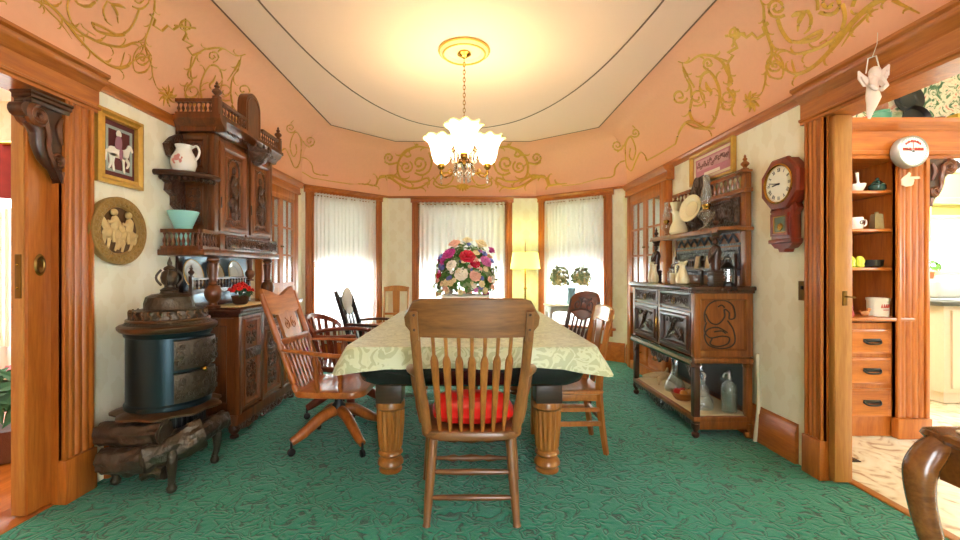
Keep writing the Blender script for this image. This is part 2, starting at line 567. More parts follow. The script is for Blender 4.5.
# picture rail
RAILP = [(0, HR - .05), (.012, HR - .05), (.02, HR - .03), (.02, HR - .015), (.035, HR), (.035, HR + .012), (0, HR + .012)]
def rail(name, F, u0, u1, mat):
    mb = MB().at_frame(F); mb.mould(RAILP, u0, u1); return struct(name, mb, mat)
rail('trim_3', LF, 2.3, 5.3, TRIMY)
rail('trim_4', RF, -5.42, -2.5, TRIMY)
for i, (F, L) in enumerate(((DLF, LDL), (BF, LB), (DRF, LDR))):
    mb = MB().at_frame(F); mb.mould([(0, HR - .02), (.012, HR - .02), (.02, HR), (.02, HR + .01), (0, HR + .01)], 0, L); struct('trim_%d' % (5 + i), mb, TRIMX)
# baseboards
BBP = [(0, 0), (.025, 0), (.025, .19), (.018, .2), (.018, .215), (.008, .235), (0, .24)]
def bboard(name, F, segs, mat):
    mb = MB().at_frame(F)
    for a, b in segs: mb.mould(BBP, a, b)
    return struct(name, mb, mat)
bboard('baseboard_left', LF, [(2.42, 5.28)], TRIMY)
bboard('baseboard_right', RF, [(-5.4, -2.6)], TRIMY)
bboard('baseboard_bay_left', DLF, [(.02, LDL - .02)], TRIMX)
bboard('baseboard_back', BF, [(.02, LB - .02)], TRIMX)
bboard('baseboard_bay_right', DRF, [(.02, LDR - .02)], TRIMX)

# ------------------------------------------------------------------ windows
HEADP = [(0, 2.135), (.03, 2.135), (.03, 2.145), (.022, 2.15), (.022, 2.178), (.035, 2.185), (.05, 2.197), (.055, 2.21), (0, 2.21)]
def fluted(mb, u0, u1, z0, z1, d=.022, n=3):
    """flat casing with raised reeds"""
    mb.box(u0, u1, 0, d, z0, z1, .003)
    w = (u1 - u0)
    mb.box(u0, u0 + w * .12, 0, d + .014, z0, z1, .004)
    mb.box(u1 - w * .12, u1, 0, d + .014, z0, z1, .004)
    for k in range(n):
        c = u0 + w * (.12 + .76 * (k + .5) / n)
        mb.tube([(c, d, z0 + .002), (c, d, z1 - .002)], w * .76 / n * .36, n=8, up=(0, 1, 0), flat=.6)
def window(i, key, curtain_label, shade_label):
    F, L, a, b = WIN[key]
    root = MB().at_frame(F)
    # jamb lining
    root.box(a - .02, a + .02, -.16, .0, WZ0, WZ1); root.box(b - .02, b + .02, -.16, 0, WZ0, WZ1)
    root.box(a, b, -.16, 0, WZ1 - .02, WZ1 + .02)
    w = struct('window_%d' % i, root, TRIM)
    m = MB().at_frame(F)
    fluted(m, a - .095, a - .005, WZ0 - .06, WZ1, n=2); fluted(m, b + .005, b + .095, WZ0 - .06, WZ1, n=2)
    m.build('casing', TRIM, w)
    m = MB().at_frame(F); m.mould(HEADP, a - .115, b + .115); m.build('head_casing', TRIMX, w)
    m = MB().at_frame(F); m.box(a - .14, b + .14, -.1, .06, WZ0 - .03, WZ0, .006); m.box(a - .1, b + .1, 0, .02, WZ0 - .11, WZ0 - .03, .004); m.build('sill', TRIMX, w)
    for (z0, z1, d) in ((WZ0, 1.27, -.1), (1.23, WZ1 - .02, -.135)):
        m = MB().at_frame(F); m.frame4(a + .02, b - .02, z0, z1, [(0, d), (0, d + .035), (.045, d + .035), (.05, d)]); m.build('sash', TRIM, w)
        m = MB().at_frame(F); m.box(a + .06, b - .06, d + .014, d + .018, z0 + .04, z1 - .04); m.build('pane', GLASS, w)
    # roller shade pulled half-way
    m = MB().at_frame(F)
    m.box(a + .035, b - .035, -.072, -.07, 1.3, WZ1 - .03)
    sh = solo('roller_shade', m, SHADE, shade_label, 'window shade', group='roller shades in the bay')
    m = MB().at_frame(F); m.box(a + .035, b - .035, -.078, -.064, 1.28, 1.305, .004); m.build('hem_bar', SHADE, sh)
    m = MB().at_frame(F); m.tube([(a + .03, -.07, WZ1 - .045), (b - .03, -.07, WZ1 - .045)], .016, n=10); m.build('roller', SHADE, sh)
    # sheer
    m = MB().at_frame(F)
    n, rows = 150, 16
    rs = []
    rnd = random.Random(i)
    ph = [rnd.random() * 6 for _ in range(4)]
    z0c = .22
    for r_ in range(rows + 1):
        t = r_ / rows
        z = 2.115 - (2.115 - z0c) * t
        row = []
        for k in range(n + 1):
            s = k / n
            u = a + .012 + (b - a - .024) * s
            am = .008 + .012 * min(1, t * 1.6)
            d = .035 + am * math.sin(s * 95 + ph[0] + 1.2 * math.sin(s * 17 + ph[1]) + .5 * t) + .006 * math.sin(s * 31 + ph[2] + t)
            row.append((u, d, z + .004 * math.sin(s * 40 + ph[3])))
        rs.append(m.ring(row))
    m.skin(rs, closed=False, cap0=False, cap1=False)
    cu = solo('sheer_curtain', m, SHEER, curtain_label, 'curtain', group='sheer curtains in the bay')
    m = MB().at_frame(F)
    row = [[(a + .012 + (b - a - .024) * k / n, .035 + .019 * math.sin(k / n * 130 + ph[1]) + s, z) for k in range(n + 1)] for s, z in ((.004, 2.138), (.004, 2.06))]
    m.skin([m.ring(x) for x in row], closed=False, cap0=False, cap1=False); m.build('rod_ruffle', SHEER, cu)
    m = MB().at_frame(F); m.tube([(a - .01, .035, 2.105), (b + .01, .035, 2.105)], .007, n=8); m.build('curtain_rod', BRASS, cu)
window(1, 'bay_left', 'white sheer curtain over the angled bay window left of the flower arrangement', 'pale roller shade half drawn behind the left bay curtain')
window(2, 'bay_back', 'white sheer curtain over the middle bay window behind the flower arrangement', 'pale roller shade half drawn behind the middle bay curtain')
window(3, 'bay_right', 'white sheer curtain over the angled bay window right of the floor lamp', 'pale roller shade half drawn behind the right bay curtain')

# ------------------------------------------------------------------ door openings
CROWN = [(0, 2.03), (.028, 2.03), (.028, 2.045), (.038, 2.05), (.038, 2.062), (.026, 2.068), (.026, 2.15), (.034, 2.155), (.04, 2.17), (.062, 2.185), (.075, 2.2), (.075, 2.215), (.09, 2.225), (.09, 2.24), (0, 2.24)]
def doorway(i, F, a, b, sgn, cw=.17):
    """a..b opening; far jamb detailed"""
    m = MB().at_frame(F)
    far = b if sgn > 0 else a
    fluted(m, min(far, far + sgn * cw), max(far, far + sgn * cw), .22, 2.03, n=3)
    m.box(min(far - sgn * .004, far + sgn * (cw + .008)), max(far - sgn * .004, far + sgn * (cw + .008)), 0, .045, 0, .22, .004)
    near = a if sgn > 0 else b
    fluted(m, min(near, near - sgn * cw), max(near, near - sgn * cw), .22, 2.03, n=3)
    d = struct('door_%d' % i, m, TRIM)
    m = MB().at_frame(F); m.mould(CROWN, a - cw - .04, b + cw + .04); m.build('head_casing', TRIMY, d)
    m = MB().at_frame(F)
    m.box(min(far, far + sgn * .02), max(far, far + sgn * .02), -.14, .002, 0, 2.05)
    m.box(a, b, -.14, 0, 2.03, 2.05)
    m.build('jamb', TRIM, d)
    return d
dl = doorway(1, LF, .55, 2.15, 1)
dr = doorway(2, RF, -2.395, -.75, -1, .12)
# threshold strips
m = MB(); m.box(2.1, 2.15, -1.2, 2.45, -.002, .008, .003); struct('trim_8', m, PALEOAK)
m = MB(); m.box(XL - .2, XL - .02, .5, 2.2, -.002, .006, .003); struct('trim_9', m, TRIMY)
# sliding door edges standing out of their pockets
t = thing('pocket_door', 'pale oak sliding door edge with metal latch plate at the left doorway', 'door', (-2.12, 2.1, 0), 0, 'sliding doors')
m = MB(t); m.box(-2.16, -2.1, 2.03, 2.166, .012, 2.024, .004); m.build('door_edge', PALEOAK, t)
m = MB(t); m.box(-2.104, -2.085, 2.036, 2.166, .012, 2.024, .003); m.build('door_face', TRIM, t)  # shade on this side of the door is put in by darker wood
m = MB(t); m.box(-2.137, -2.107, 2.025, 2.032, 1.04, 1.25, .003); lp = m.build('latch_plate', DBRASS, t)
m = MB(t); m.ball((-2.122, 2.025, 1.2), .006); m.build('screw', BRASS, lp); m = MB(t); m.ball((-2.122, 2.025, 1.09), .006); m.build('screw', BRASS, lp)
m = MB(t); m.lathe([(.001, 0), (.026, 0), (.03, .004), (.022, .008), (.018, .003), (.001, .003)], 18, L=Matrix.Translation(V((-2.084, 2.09, 1.2))) @ Matrix.Rotation(PI/2, 4, 'Y') @ Matrix.Diagonal((1.8, 1, 1, 1))); m.build('cup_pull', DBRASS, t)
t = thing('pocket_door', 'pale oak sliding door edge with hook latch at the kitchen doorway', 'door', (2.06, 2.36, 0), 0, 'sliding doors')
m = MB(t); m.box(2.006, 2.1, 2.35, 2.393, .012, 2.024, .004); m.build('door_edge', PALEOAK, t)
m = MB(t); m.box(2.045, 2.07, 2.344, 2.351, .98, 1.06, .003); lp = m.build('latch_plate', DBRASS, t)
m = MB(t); m.tube([(2.058, 2.346, 1.03), (2.058, 2.332, 1.03), (2.1, 2.328, 1.025)], .005); m.build('hook', DBRASS, lp)

# gilded scroll ornament on the frieze -------------------------------------------------
def cove_pt(x, y, lift=.004):
    o = V((0, 0, 1.18)); d = V(((x - 468) / 430, 1, (269 - y) / 430)).normalized()
    h, n, i, _ = COVE.ray_cast(o, d)
    if h is None: return None, None
    if n.dot(d) > 0: n = -n
    return h + n * lift, n
def gild(name, paths, label, S=None, k=1.5):
    """paths: list of (points in photo space, radius)"""
    S = S or (lambda p: p)
    mb = MB()
    for pts, r in paths:
        P, U = [], []
        for q in pts:
            h, n = cove_pt(*S((q[0], q[1])))
            if h is None: continue
            if P and (h - P[-1]).length > .35: continue
            if P and (h - P[-1]).length < 1e-4: continue
            P.append(h); U.append(n)
        if len(P) > 1:
            mb.tube(P, [q * k for q in r] if isinstance(r, list) else r * k, n=6, up=U, flat=.4)
    return solo(name, mb, GOLD, label, 'wall ornament', group='gilded scrollwork on the frieze')
def c7(pts, k=5): return [(600 + p.x / 3, p.y / 3) for p in smooth(pts, k)]
def s7(*a, **k): return [(600 + p[0] / 3, p[1] / 3) for p in spiral(*a, **k)]
th = lambda a, b=.006: [b * .6, a, a, a * .8, b * .5]
def leafs(pts, n, ln, r=.007, seed=0, c=c7):
    """small acanthus barbs along a stem (crop coordinates)"""
    rnd = random.Random(seed)
    sm = smooth(pts, 8); out = []
    for i in range(n):
        k = int((i + .7) / (n + .4) * (len(sm) - 2))
        p, q = sm[k], sm[k + 1]
        T = (q - p)
        if T.length < 1e-6: continue
        T.normalize(); s = 1 if i % 2 else -1
        Nn = V((-T.y, T.x, 0)) * s
        l = ln * rnd.uniform(.7, 1.2)
        out.append((c([p, p + T * l * .6 + Nn * l * .35, p + T * l * .95 + Nn * l * .95, p + T * l * .8 + Nn * l * 1.25], 4), [r, r, r * .7, r * .3]))
    return out
stemA = [(960, 40), (905, 12), (870, -6), (835, 6), (800, 30), (755, 75), (705, 140), (650, 195), (600, 222), (560, 212), (530, 180), (515, 145)]
stemB = [(835, 28), (790, 42), (745, 85), (700, 122), (645, 150), (590, 162), (550, 150), (522, 150)]
stemC = [(478, -10), (490, 20), (494, 65), (505, 105), (518, 150), (512, 185), (500, 215), (497, 245), (485, 280), (462, 300)]
A = [(c7(stemA), th(.017)), (c7(stemB), th(.013)), (c7(stemC), th(.011)),
     (s7(532, 22, 32, 1.6, a0=.8), .009), (c7([(535, 55), (548, 90), (570, 120), (600, 128), (650, 118), (668, 95), (640, 105), (600, 128)]), .013),
     (s7(690, 8, 40, 1.4, a0=2.4, d=-1), .012), (c7([(730, 10), (738, 50), (725, 95), (700, 122)]), .012),
     (c7([(575, 50), (590, 42), (612, 38), (625, 30)]), [.006, .016, .012, .004]), (c7([(612, 40), (600, 62), (594, 95)]), [.016, .014, .004]),
     (c7([(625, 30), (636, 55), (630, 85), (612, 102)]), [.01, .012, .004]), (c7([(570, -5), (600, -12), (650, -5), (655, 30)]), .01),
     (s7(528, 195, 24, 1.5, a0=3.6, d=-1), .009), (c7([(515, 165), (500, 195), (512, 230), (545, 235), (552, 200), (540, 170), (520, 158)]), .008),
     (c7([(588, 222), (580, 195), (576, 178)]), [.008, .009, .003]), (c7([(760, 20), (770, -8)]), .012), (c7([(820, 25), (790, 60), (760, 90), (725, 140)]), [.003, .009, .009, .003]),
     (c7([(700, 95), (690, 110), (660, 130)]), .006)]
A += leafs(stemA, 14, 24, .008, 1) + leafs(stemB, 10, 22, .008, 2) + leafs(stemC, 8, 16, .006, 3)
for k in range(9):                                                  # leaf burst
    a = 2 * PI * k / 9 + .2
    A.append((c7([(455, 305), (455 + 14*math.cos(a), 305 + 17*math.sin(a)), (455 + 26*math.cos(a + .25), 305 + 33*math.sin(a + .25))], 4), [.006, .016, .012, .004]))
zig = [(505, 68), (490, 82), (496, 100), (472, 116), (456, 100), (440, 112), (414, 96), (402, 124), (412, 142), (384, 158), (400, 165), (385, 186), (362, 178)]
Z = [([(600 + x / 3, y / 3) for x, y in zig], .009), ([(600 + x / 3, y / 3) for x, y in ((376, 108), (436, 100))], .008), (s7(405, 100, 15, 1.0, r1=1, k=16), .007), (c7([(404, 80), (404, 120), (396, 140)]), .007)]
b1 = [(234, 184), (262, 188), (300, 166), (340, 168), (368, 184), (384, 215), (398, 245), (385, 262), (400, 285), (405, 305), (392, 328), (372, 326), (366, 300), (378, 278), (396, 282)]
b2 = [(246, 188), (254, 225), (272, 258), (276, 300), (272, 340), (290, 372), (318, 386), (345, 360), (356, 325), (362, 280), (350, 240), (330, 215), (308, 225), (300, 260), (310, 300), (330, 305)]
b3 = [(142, 482), (136, 468), (122, 458), (110, 480), (96, 512), (84, 505), (78, 480), (78, 430), (92, 410), (104, 430), (108, 455), (100, 480), (90, 470), (92, 445)]
B = [(c7(b1), th(.011)), (c7(b2), th(.013)), (s7(326, 190, 18, 1.4, a0=1.6), .008), (s7(240, 288, 24, 1.3, a0=.3), .009), (s7(292, 292, 28, 1.4, a0=2, d=-1), .008),
     (s7(384, 290, 26, 1.3, a0=-1), .008), (c7([(318, 245), (325, 262), (336, 275), (330, 288)]), [.005, .016, .014, .004]), (c7([(345, 385), (320, 386), (285, 368), (258, 370), (240, 395), (228, 432)]), [.005, .02, .012, .008]),
     (c7([(258, 370), (285, 384), (322, 388)]), .012), (c7([(228, 432), (185, 458), (142, 482)]), .008), (c7([(250, 200), (268, 235), (285, 262)]), .008), (c7([(385, 190), (390, 220), (388, 250)]), .01)]
B += leafs(b1, 12, 18, .007, 4) + leafs(b2, 14, 18, .007, 5)
Cc = [(c7(b3), .009), (s7(52, 436, 18, 1.5, a0=0), .008), (s7(106, 398, 15, 1.4, a0=2.6, d=-1), .008), (c7([(52, 456), (70, 440), (78, 425)]), .007), (c7([(106, 384), (98, 376)]), .007),
      (c7([(78, 482), (60, 488), (46, 505), (38, 530), (0, 536)]), .008)]
ML = lambda p: (468 - (p[0] - 468) * 1.06, 269 - (269 - p[1]) * 1.035)
gild('gold_scrollwork', A, 'large gold scrollwork on the pink frieze above the kitchen doorway', None, 1.25)
gild('gold_scrollwork', Z + B, 'gold scrollwork with zigzag line on the frieze above the pink framed picture')
gild('gold_scrollwork', Cc, 'small gold curl ornament on the frieze above the right glass cupboard')
gild('gold_scrollwork', A, 'large gold scrollwork on the pink frieze above the left doorway and horse picture', ML, 1.25)
gild('gold_scrollwork', Z + B, 'gold scrollwork with zigzag line on the frieze above the sideboard top', ML)
gild('gold_scrollwork', Cc, 'small gold curl ornament on the frieze right of the sideboard crest', ML)
def c8(pts, k=5): return [(370 + p.x / 5.05, 110 + p.y / 5.05) for p in smooth(pts, k)]
def s8(*a, **k): return [(370 + p[0] / 5.05, 110 + p[1] / 5.05) for p in spiral(*a, **k)]
d1 = [(-60, 372), (0, 378), (28, 380), (40, 350), (68, 336), (105, 346), (150, 376), (200, 396), (250, 392), (290, 370), (325, 335)]
d2 = [(300, 192), (262, 185), (228, 186), (185, 205), (150, 245), (138, 290), (148, 335), (185, 360), (240, 362), (285, 345), (300, 360), (270, 372)]
D = [(c8(d1), th(.02, .012)), (c8(d2), th(.018, .01)), (s8(96, 242, 28, 1.4, a0=1.6, d=1), .012), (c8([(72, 262), (100, 274), (142, 265)]), .012),
     (s8(182, 288, 34, 1.5, a0=-1), .013), (s8(248, 270, 40, 1.4, a0=2, d=-1), .015), (c8([(165, 215), (185, 235), (205, 228), (190, 205)]), .012), (c8([(228, 186), (240, 172), (226, 176)]), .012),
     (c8([(318, 340), (345, 375), (390, 380), (420, 340), (390, 318), (350, 330), (320, 372), (360, 395), (420, 385), (455, 400)]), .013), (c8([(60, 335), (110, 332), (150, 350), (180, 372)]), [.006, .018, .016, .006]),
     (c8([(296, 215), (310, 260), (296, 310), (262, 330), (225, 318)]), .014)]
D += leafs(d1, 9, 26, .011, 7, c8) + leafs(d2, 11, 24, .011, 8, c8)
MD = [([(2 * 462.5 - x, y) for x, y in p], r) for p, r in D]
for k in range(7):
    a = PI * k / 6
    D.append((c8([(468, 375), (468 + 22*math.cos(a), 385 + 14*math.sin(a)), (468 + 34*math.cos(a), 385 + 26*math.sin(a))], 4), [.008, .022, .005]))
gild('gold_scrollwork', D + MD, 'wide symmetrical gold scrollwork on the frieze above the middle window behind the chandelier')
# gold line that links the ornaments round the bay
m = MB()
def link(pp):
    P, U = [], []
    for q in pp:
        h, n = cove_pt(*q); P.append(h); U.append(n)
    m.tube(P, .008, n=6, up=U, flat=.5)
link([(302, 168 + 4), (312, 178), (330, 181), (350, 184), (361, 184)])
link([(562, 186), (580, 184), (600, 178.5)])
struct('trim_10', m, GOLD)

# ------------------------------------------------------------------ carved furniture helpers
def scrollset(u0, u1, z0, z1, seed=0, r=.006):
    """symmetrical carved scrolls filling a panel"""
    w, h = u1 - u0, z1 - z0
    cx = (u0 + u1) / 2
    rnd = random.Random(seed)
    out = []
    rows = max(1, round(h / w * 1.2)) if h > w else 1
    for k in range(rows):
        zc = z0 + h * (k + .5) / rows
        hh = h / rows
        s = min(w * .5, hh) * .5
        for sg in (-1, 1):
            a = spiral(cx + sg * w * .24, zc, s * .62, 1.35, a0=(PI / 2 if k % 2 else -PI / 2), d=-sg if k % 2 else sg, k=10)
            out.append((a, [r, r * 1.2, r * .6]))
            out.append((smooth([(cx, zc - hh * .45), (cx + sg * w * .1, zc - hh * .2), (cx + sg * w * .3, zc - hh * .36), (cx + sg * w * .42, zc - hh * .1)], 4), [r, r * 1.4, r * .4]))
            out.append((smooth([(cx, zc + hh * .4), (cx + sg * w * .14, zc + hh * .3), (cx + sg * w * .36, zc + hh * .38)], 4), [r, r * 1.3, r * .4]))
    return out
def hscroll(u0, u1, z0, z1, n, r=.005):
    out = []
    h = z1 - z0; w = (u1 - u0) / n; zc = (z0 + z1) / 2
    for k in range(n):
        c = u0 + w * (k + .5)
        sg = 1 if k % 2 else -1
        out.append((spiral(c, zc, min(h, w) * .4, 1.3, a0=sg * PI / 2, d=sg, k=10), r))
        if k < n - 1:
            out.append(([(p.x, p.y) for p in smooth([(c, zc + sg * h * .4), (c + w * .3, zc + sg * h * .2), (c + w * .6, zc - sg * h * .3), (c + w, zc - sg * h * .4)], 4)], r * .9))
    return out
def turned(h, r, kind='baluster'):
    if kind == 'baluster':
        return [(r*.8, 0), (r*.8, h*.06), (r*.5, h*.1), (r*.55, h*.2), (r, h*.38), (r*.75, h*.52), (r*.4, h*.68), (r*.38, h*.82), (r*.6, h*.88), (r*.8, h*.94), (r*.8, h)]
    if kind == 'column':
        return [(r*.8, 0), (r*.85, h*.04), (r*.5, h*.06), (r*.45, h*.1), (r*.8, h*.16), (r, h*.24), (r, h*.32), (r*.82, h*.4), (r*.5, h*.44), (r*.6, h*.46), (r*.48, h*.49), (r*.5, h*.6), (r*.62, h*.78), (r*.66, h*.84), (r*.45, h*.86), (r*.72, h*.9), (r*.72, h*.93), (r*.55, h*.95), (r*.85, h*.97), (r*.85, h)]
    if kind == 'finial':
        return [(r*.9, 0), (r*.9, h*.1), (r*.4, h*.14), (r*.5, h*.22), (r, h*.36), (r*.92, h*.46), (r*.45, h*.56), (r*.35, h*.62), (r*.55, h*.68), (r*.5, h*.74), (r*.25, h*.8), (r*.3, h*.88), (r*.08, h)]
def gallery(mb, p, q, z0, z1, n, r=.011, rail=.022, base=True):
    """spindle gallery between two points"""
    p, q = V(p), V(q)
    for k in range(n):
        c = p.lerp(q, (k + .5) / n)
        mb.lathe(turned(z1 - z0, r), 8, c=(c.x, c.y, z0))
    mb.bar((p.x, p.y, z1 + rail / 2), (q.x, q.y, z1 + rail / 2), rail * 1.5, rail)
    if base: mb.bar((p.x, p.y, z0 - rail / 2), (q.x, q.y, z0 - rail / 2), rail * 1.5, rail)

DP = [(0, 0), (0, .016), (.02, .016), (.028, .024), (.04, .024), (.05, .008), (.062, .006)]      # raised door moulding
# ------------------------------------------------------------------ sideboard (left wall)
S0 = V((-2.045, 3.45, 0))
SX, SY0, SY1 = -1.58, 2.95, 4.0           # lower front plane, ends
UX, UY0, UY1 = -1.79, 3.03, 3.92          # upper cupboard
sb = thing('sideboard', 'tall carved dark wood sideboard with galleried top against the left wall', 'sideboard', S0)
FX = lambda x: frame((x, 0, 0), (0, 1, 0), (1, 0, 0))          # front faces +X, u = Y
FY = lambda y: frame((0, y, 0), (1, 0, 0), (0, -1, 0))         # end faces -Y, u = X
m = MB(sb)
m.box(-2.04, SX - .02, SY0 + .02, SY1 - .02, .16, .86)
m.box(-2.04, SX, SY0, SY1, .1, .17, .006)
for y in (SY0 + .005, SY0 + .33, SY1 - .37, SY1 - .045):           # stiles
    m.box(SX - .03, SX + .006, y, y + .04, .17, .86, .004)
m.build('carcass', SIDEW, sb)
m = MB(sb); m.box(-2.04, SX + .035, SY0 - .03, SY1 + .03, .875, .905, .008); m.box(-2.04, SX + .015, SY0 - .015, SY1 + .015, .85, .877, .006)
m.build('countertop', DARKY, sb)
m = MB(sb).at_frame(FY(SY0 + .02)); m.frame4(-2.03, SX - .03, .2, .84, [(0, 0), (0, .012), (.05, .012), (.06, 0)]); m.build('end_panel', SIDEW, sb)
seed = 0
for (y0, y1, arch) in ((SY0 + .05, SY0 + .33, 0), (SY0 + .375, SY1 - .375, 1), (SY1 - .325, SY1 - .05, 0)):
    F = FX(SX - .012)
    ztop = .85 if not arch else .73
    m = MB(sb).at_frame(F); m.panel(y0, y1, .19, ztop, DP); d = m.build('door', SIDED, sb)
    m = MB(sb).at_frame(F)
    if arch:
        m.at_frame(F)
        m.relief([(p, .007) for p in ([(y0 + .15 + .085 * math.cos(a), .55 + .1 * math.sin(a)) for a in [PI * k / 12 for k in range(13)]],)], d=.01)
        c = (y0 + y1) / 2
        for k in range(7):
            a = PI * (k + .5) / 7
            m.relief([([(c + .01 * math.cos(a), .555 + .01 * math.sin(a)), (c + .085 * math.cos(a), .555 + .09 * math.sin(a))], [.004, .014, .008])], d=.009, flat=.6)
        m.relief(scrollset(y0 + .065, y1 - .065, .26, .53, 3, .009), d=.01)
        m.box(y0 + .06, y1 - .06, 0, .016, .53, .555, .003)
    else:
        m.box(y0 + .03, y1 - .03, 0, .028, .54, .61, .005)
        m.relief(scrollset(y0 + .06, y1 - .06, .63, .79, 4, .008), d=.01)
        m.relief(scrollset(y0 + .06, y1 - .06, .25, .53, 5, .008), d=.01)
        m.relief([([((y0+y1)/2, .26), ((y0+y1)/2 + .05, .38), ((y0+y1)/2, .51), ((y0+y1)/2 - .05, .38), ((y0+y1)/2, .26)], .006)], d=.012)
    m.build('door_carving', SIDEC, d)
    m = MB(sb).at_frame(F); m.box(y1 - .016, y1 - .006, .016, .022, .48, .56, .002); m.build('escutcheon', DBRASS, d)
m = MB(sb).at_frame(FX(SX - .012)); m.panel(SY0 + .375, SY1 - .375, .745, .85, [(0, 0), (0, .016), (.012, .018), (.02, .01)]); dr_ = m.build('drawer', SIDEW, sb)
m = MB(sb).at_frame(FX(SX - .012)); m.relief(hscroll(SY0 + .4, SY1 - .4, .765, .83, 4), d=.012); m.build('drawer_carving', SIDEC, dr_)
m = MB(sb); m.ball((SX + .02, 3.475, .795), .012); m.build('knob', DBRASS, dr_)
# apron with scrolls
m = MB(sb)
ap = [(SY0, .115)] + [(SY0 + (SY1 - SY0) * k / 40, .085 - .045 * abs(math.sin(PI * 3 * k / 40)) ** .6 * (1 if 13 < k < 27 else .8) + (.03 if k in (0, 40) else 0)) for k in range(41)] + [(SY1, .115)]
m.prism(ap, SX - .03, SX - .004, 'yz')
m.at_frame(FX(SX - .004)); m.relief(hscroll(SY0 + .08, SY1 - .08, .045, .105, 7, .007), d=.002)
m.build('apron', SIDEC, sb)
for x in (SX - .05, -2.0):
    for y in (SY0 + .05, SY1 - .05):
        m = MB(sb); m.lathe([(.02, 0), (.03, .008), (.03, .02), (.018, .03), (.036, .05), (.04, .075), (.03, .1), (.03, .112)], 14, c=(x, y, 0)); m.build('foot', DARK, sb)
# mirror-like back of the open stage
m = MB(sb); m.box(-2.04, -2.02, SY0 + .05, SY1 - .02, .9, 2.2); m.build('back_board', DARK, sb)
GREYB = plain('greyed_back_panel', '#7f909c', .22, .55)
m = MB(sb); m.box(-2.018, -2.012, UY0 + .02, UY1 - .02, .93, 1.27); m.build('mirror', GREYB, sb)
# columns
for (x, y) in ((UX - .005, UY0 + .0), (UX - .015, UY1 - .05)):
    m = MB(sb); m.lathe(turned(.375, .056, 'column'), 18, c=(x, y, .905)); m.build('column', SIDEW, sb)
m = MB(sb); m.lathe(turned(.2, .035, 'column'), 14, c=(UX + .0, UY0 + .5, 1.085)); m.build('pendant', SIDEW, sb)
# plate gallery
m = MB(sb); gallery(m, (-1.95, UY0 + .0, 0), (-1.95, UY1 - .1, 0), 1.035, 1.1, 18, .01, .016); m.box(-2.01, -1.94, UY0, UY1 - .1, 1.0, 1.02)
for y in (UY0, UY1 - .1):
    m.box(-1.962, -1.938, y - .012, y + .012, .905, 1.12); 
m.lathe(turned(.09, .02, 'finial'), 10, c=(-1.95, UY0, 1.12))
m.build('plate_gallery', DARK, sb)
# stage shelf with end gallery
m = MB(sb); m.box(-2.04, UX + .06, 2.82, UY1 + .03, 1.27, 1.31, .006); m.build('shelf', SIDEW, sb)
m = MB(sb)
gallery(m, (-2.02, 2.84, 0), (UX + .02, 2.84, 0), 1.332, 1.42, 8, .012, .024)
gallery(m, (UX + .02, 2.84, 0), (UX + .02, UY0 + .0, 0), 1.332, 1.42, 6, .012, .024)
m.build('shelf_gallery', SIDEW, sb)
# carved frieze under the doors
m = MB(sb); m.box(-2.04, UX + .045, UY0, UY1, 1.31, 1.43, .004); m.build('frieze_rail', SIDEW, sb)
m = MB(sb).at_frame(FX(UX + .045)); m.frame4(UY0 + .06, UY1 - .13, 1.325, 1.42, [(0, 0), (0, .01), (.01, .01), (.014, 0)]); m.relief(hscroll(UY0 + .08, UY1 - .15, 1.335, 1.41, 8, .006), d=.003)
gallery(m, (UY1 - .11, .0, 0), (UY1 - .01, .0, 0), 1.345, 1.4, 5, .008, .012)
m.build('frieze_carving', SIDEC, sb)
# upper cupboard
m = MB(sb); m.box(-2.04, UX - .005, UY0, UY1, 1.43, 2.16, .003); m.box(UX - .03, UX + .006, UY0 - .004, UY0 + .05, 1.43, 2.16, .006); m.box(UX - .03, UX + .006, UY1 - .05, UY1 + .004, 1.43, 2.16, .006)
m.box(UX - .02, UX + .004, 3.465, 3.51, 1.43, 2.16, .004)
m.build('upper_cupboard', SIDEW, sb)
m = MB(sb).at_frame(FY(UY0)); m.frame4(-2.03, UX - .04, 1.46, 1.8, [(0, 0), (0, .01), (.03, .01), (.04, 0)]); m.build('side_panel', SIDEW, sb); m = MB(sb).at_frame(FY(UY0)); m.frame4(-2.03, UX - .04, 1.86, 2.12, [(0, 0), (0, .01), (.03, .01), (.04, 0)])
m.build('side_panel', SIDEW, sb)
m = MB(sb).at_frame(FY(UY0)); m.relief(scrollset(-1.99, UX - .08, 1.5, 1.76, 8, .005), d=.002, flat=.5); m.build('side_carving', SIDEC, sb)
m = MB(sb).at_frame(FY(UY0)); m.relief(scrollset(-1.99, UX - .08, 1.9, 2.08, 8, .005), d=.002, flat=.5); m.build('side_carving', SIDEC, sb)
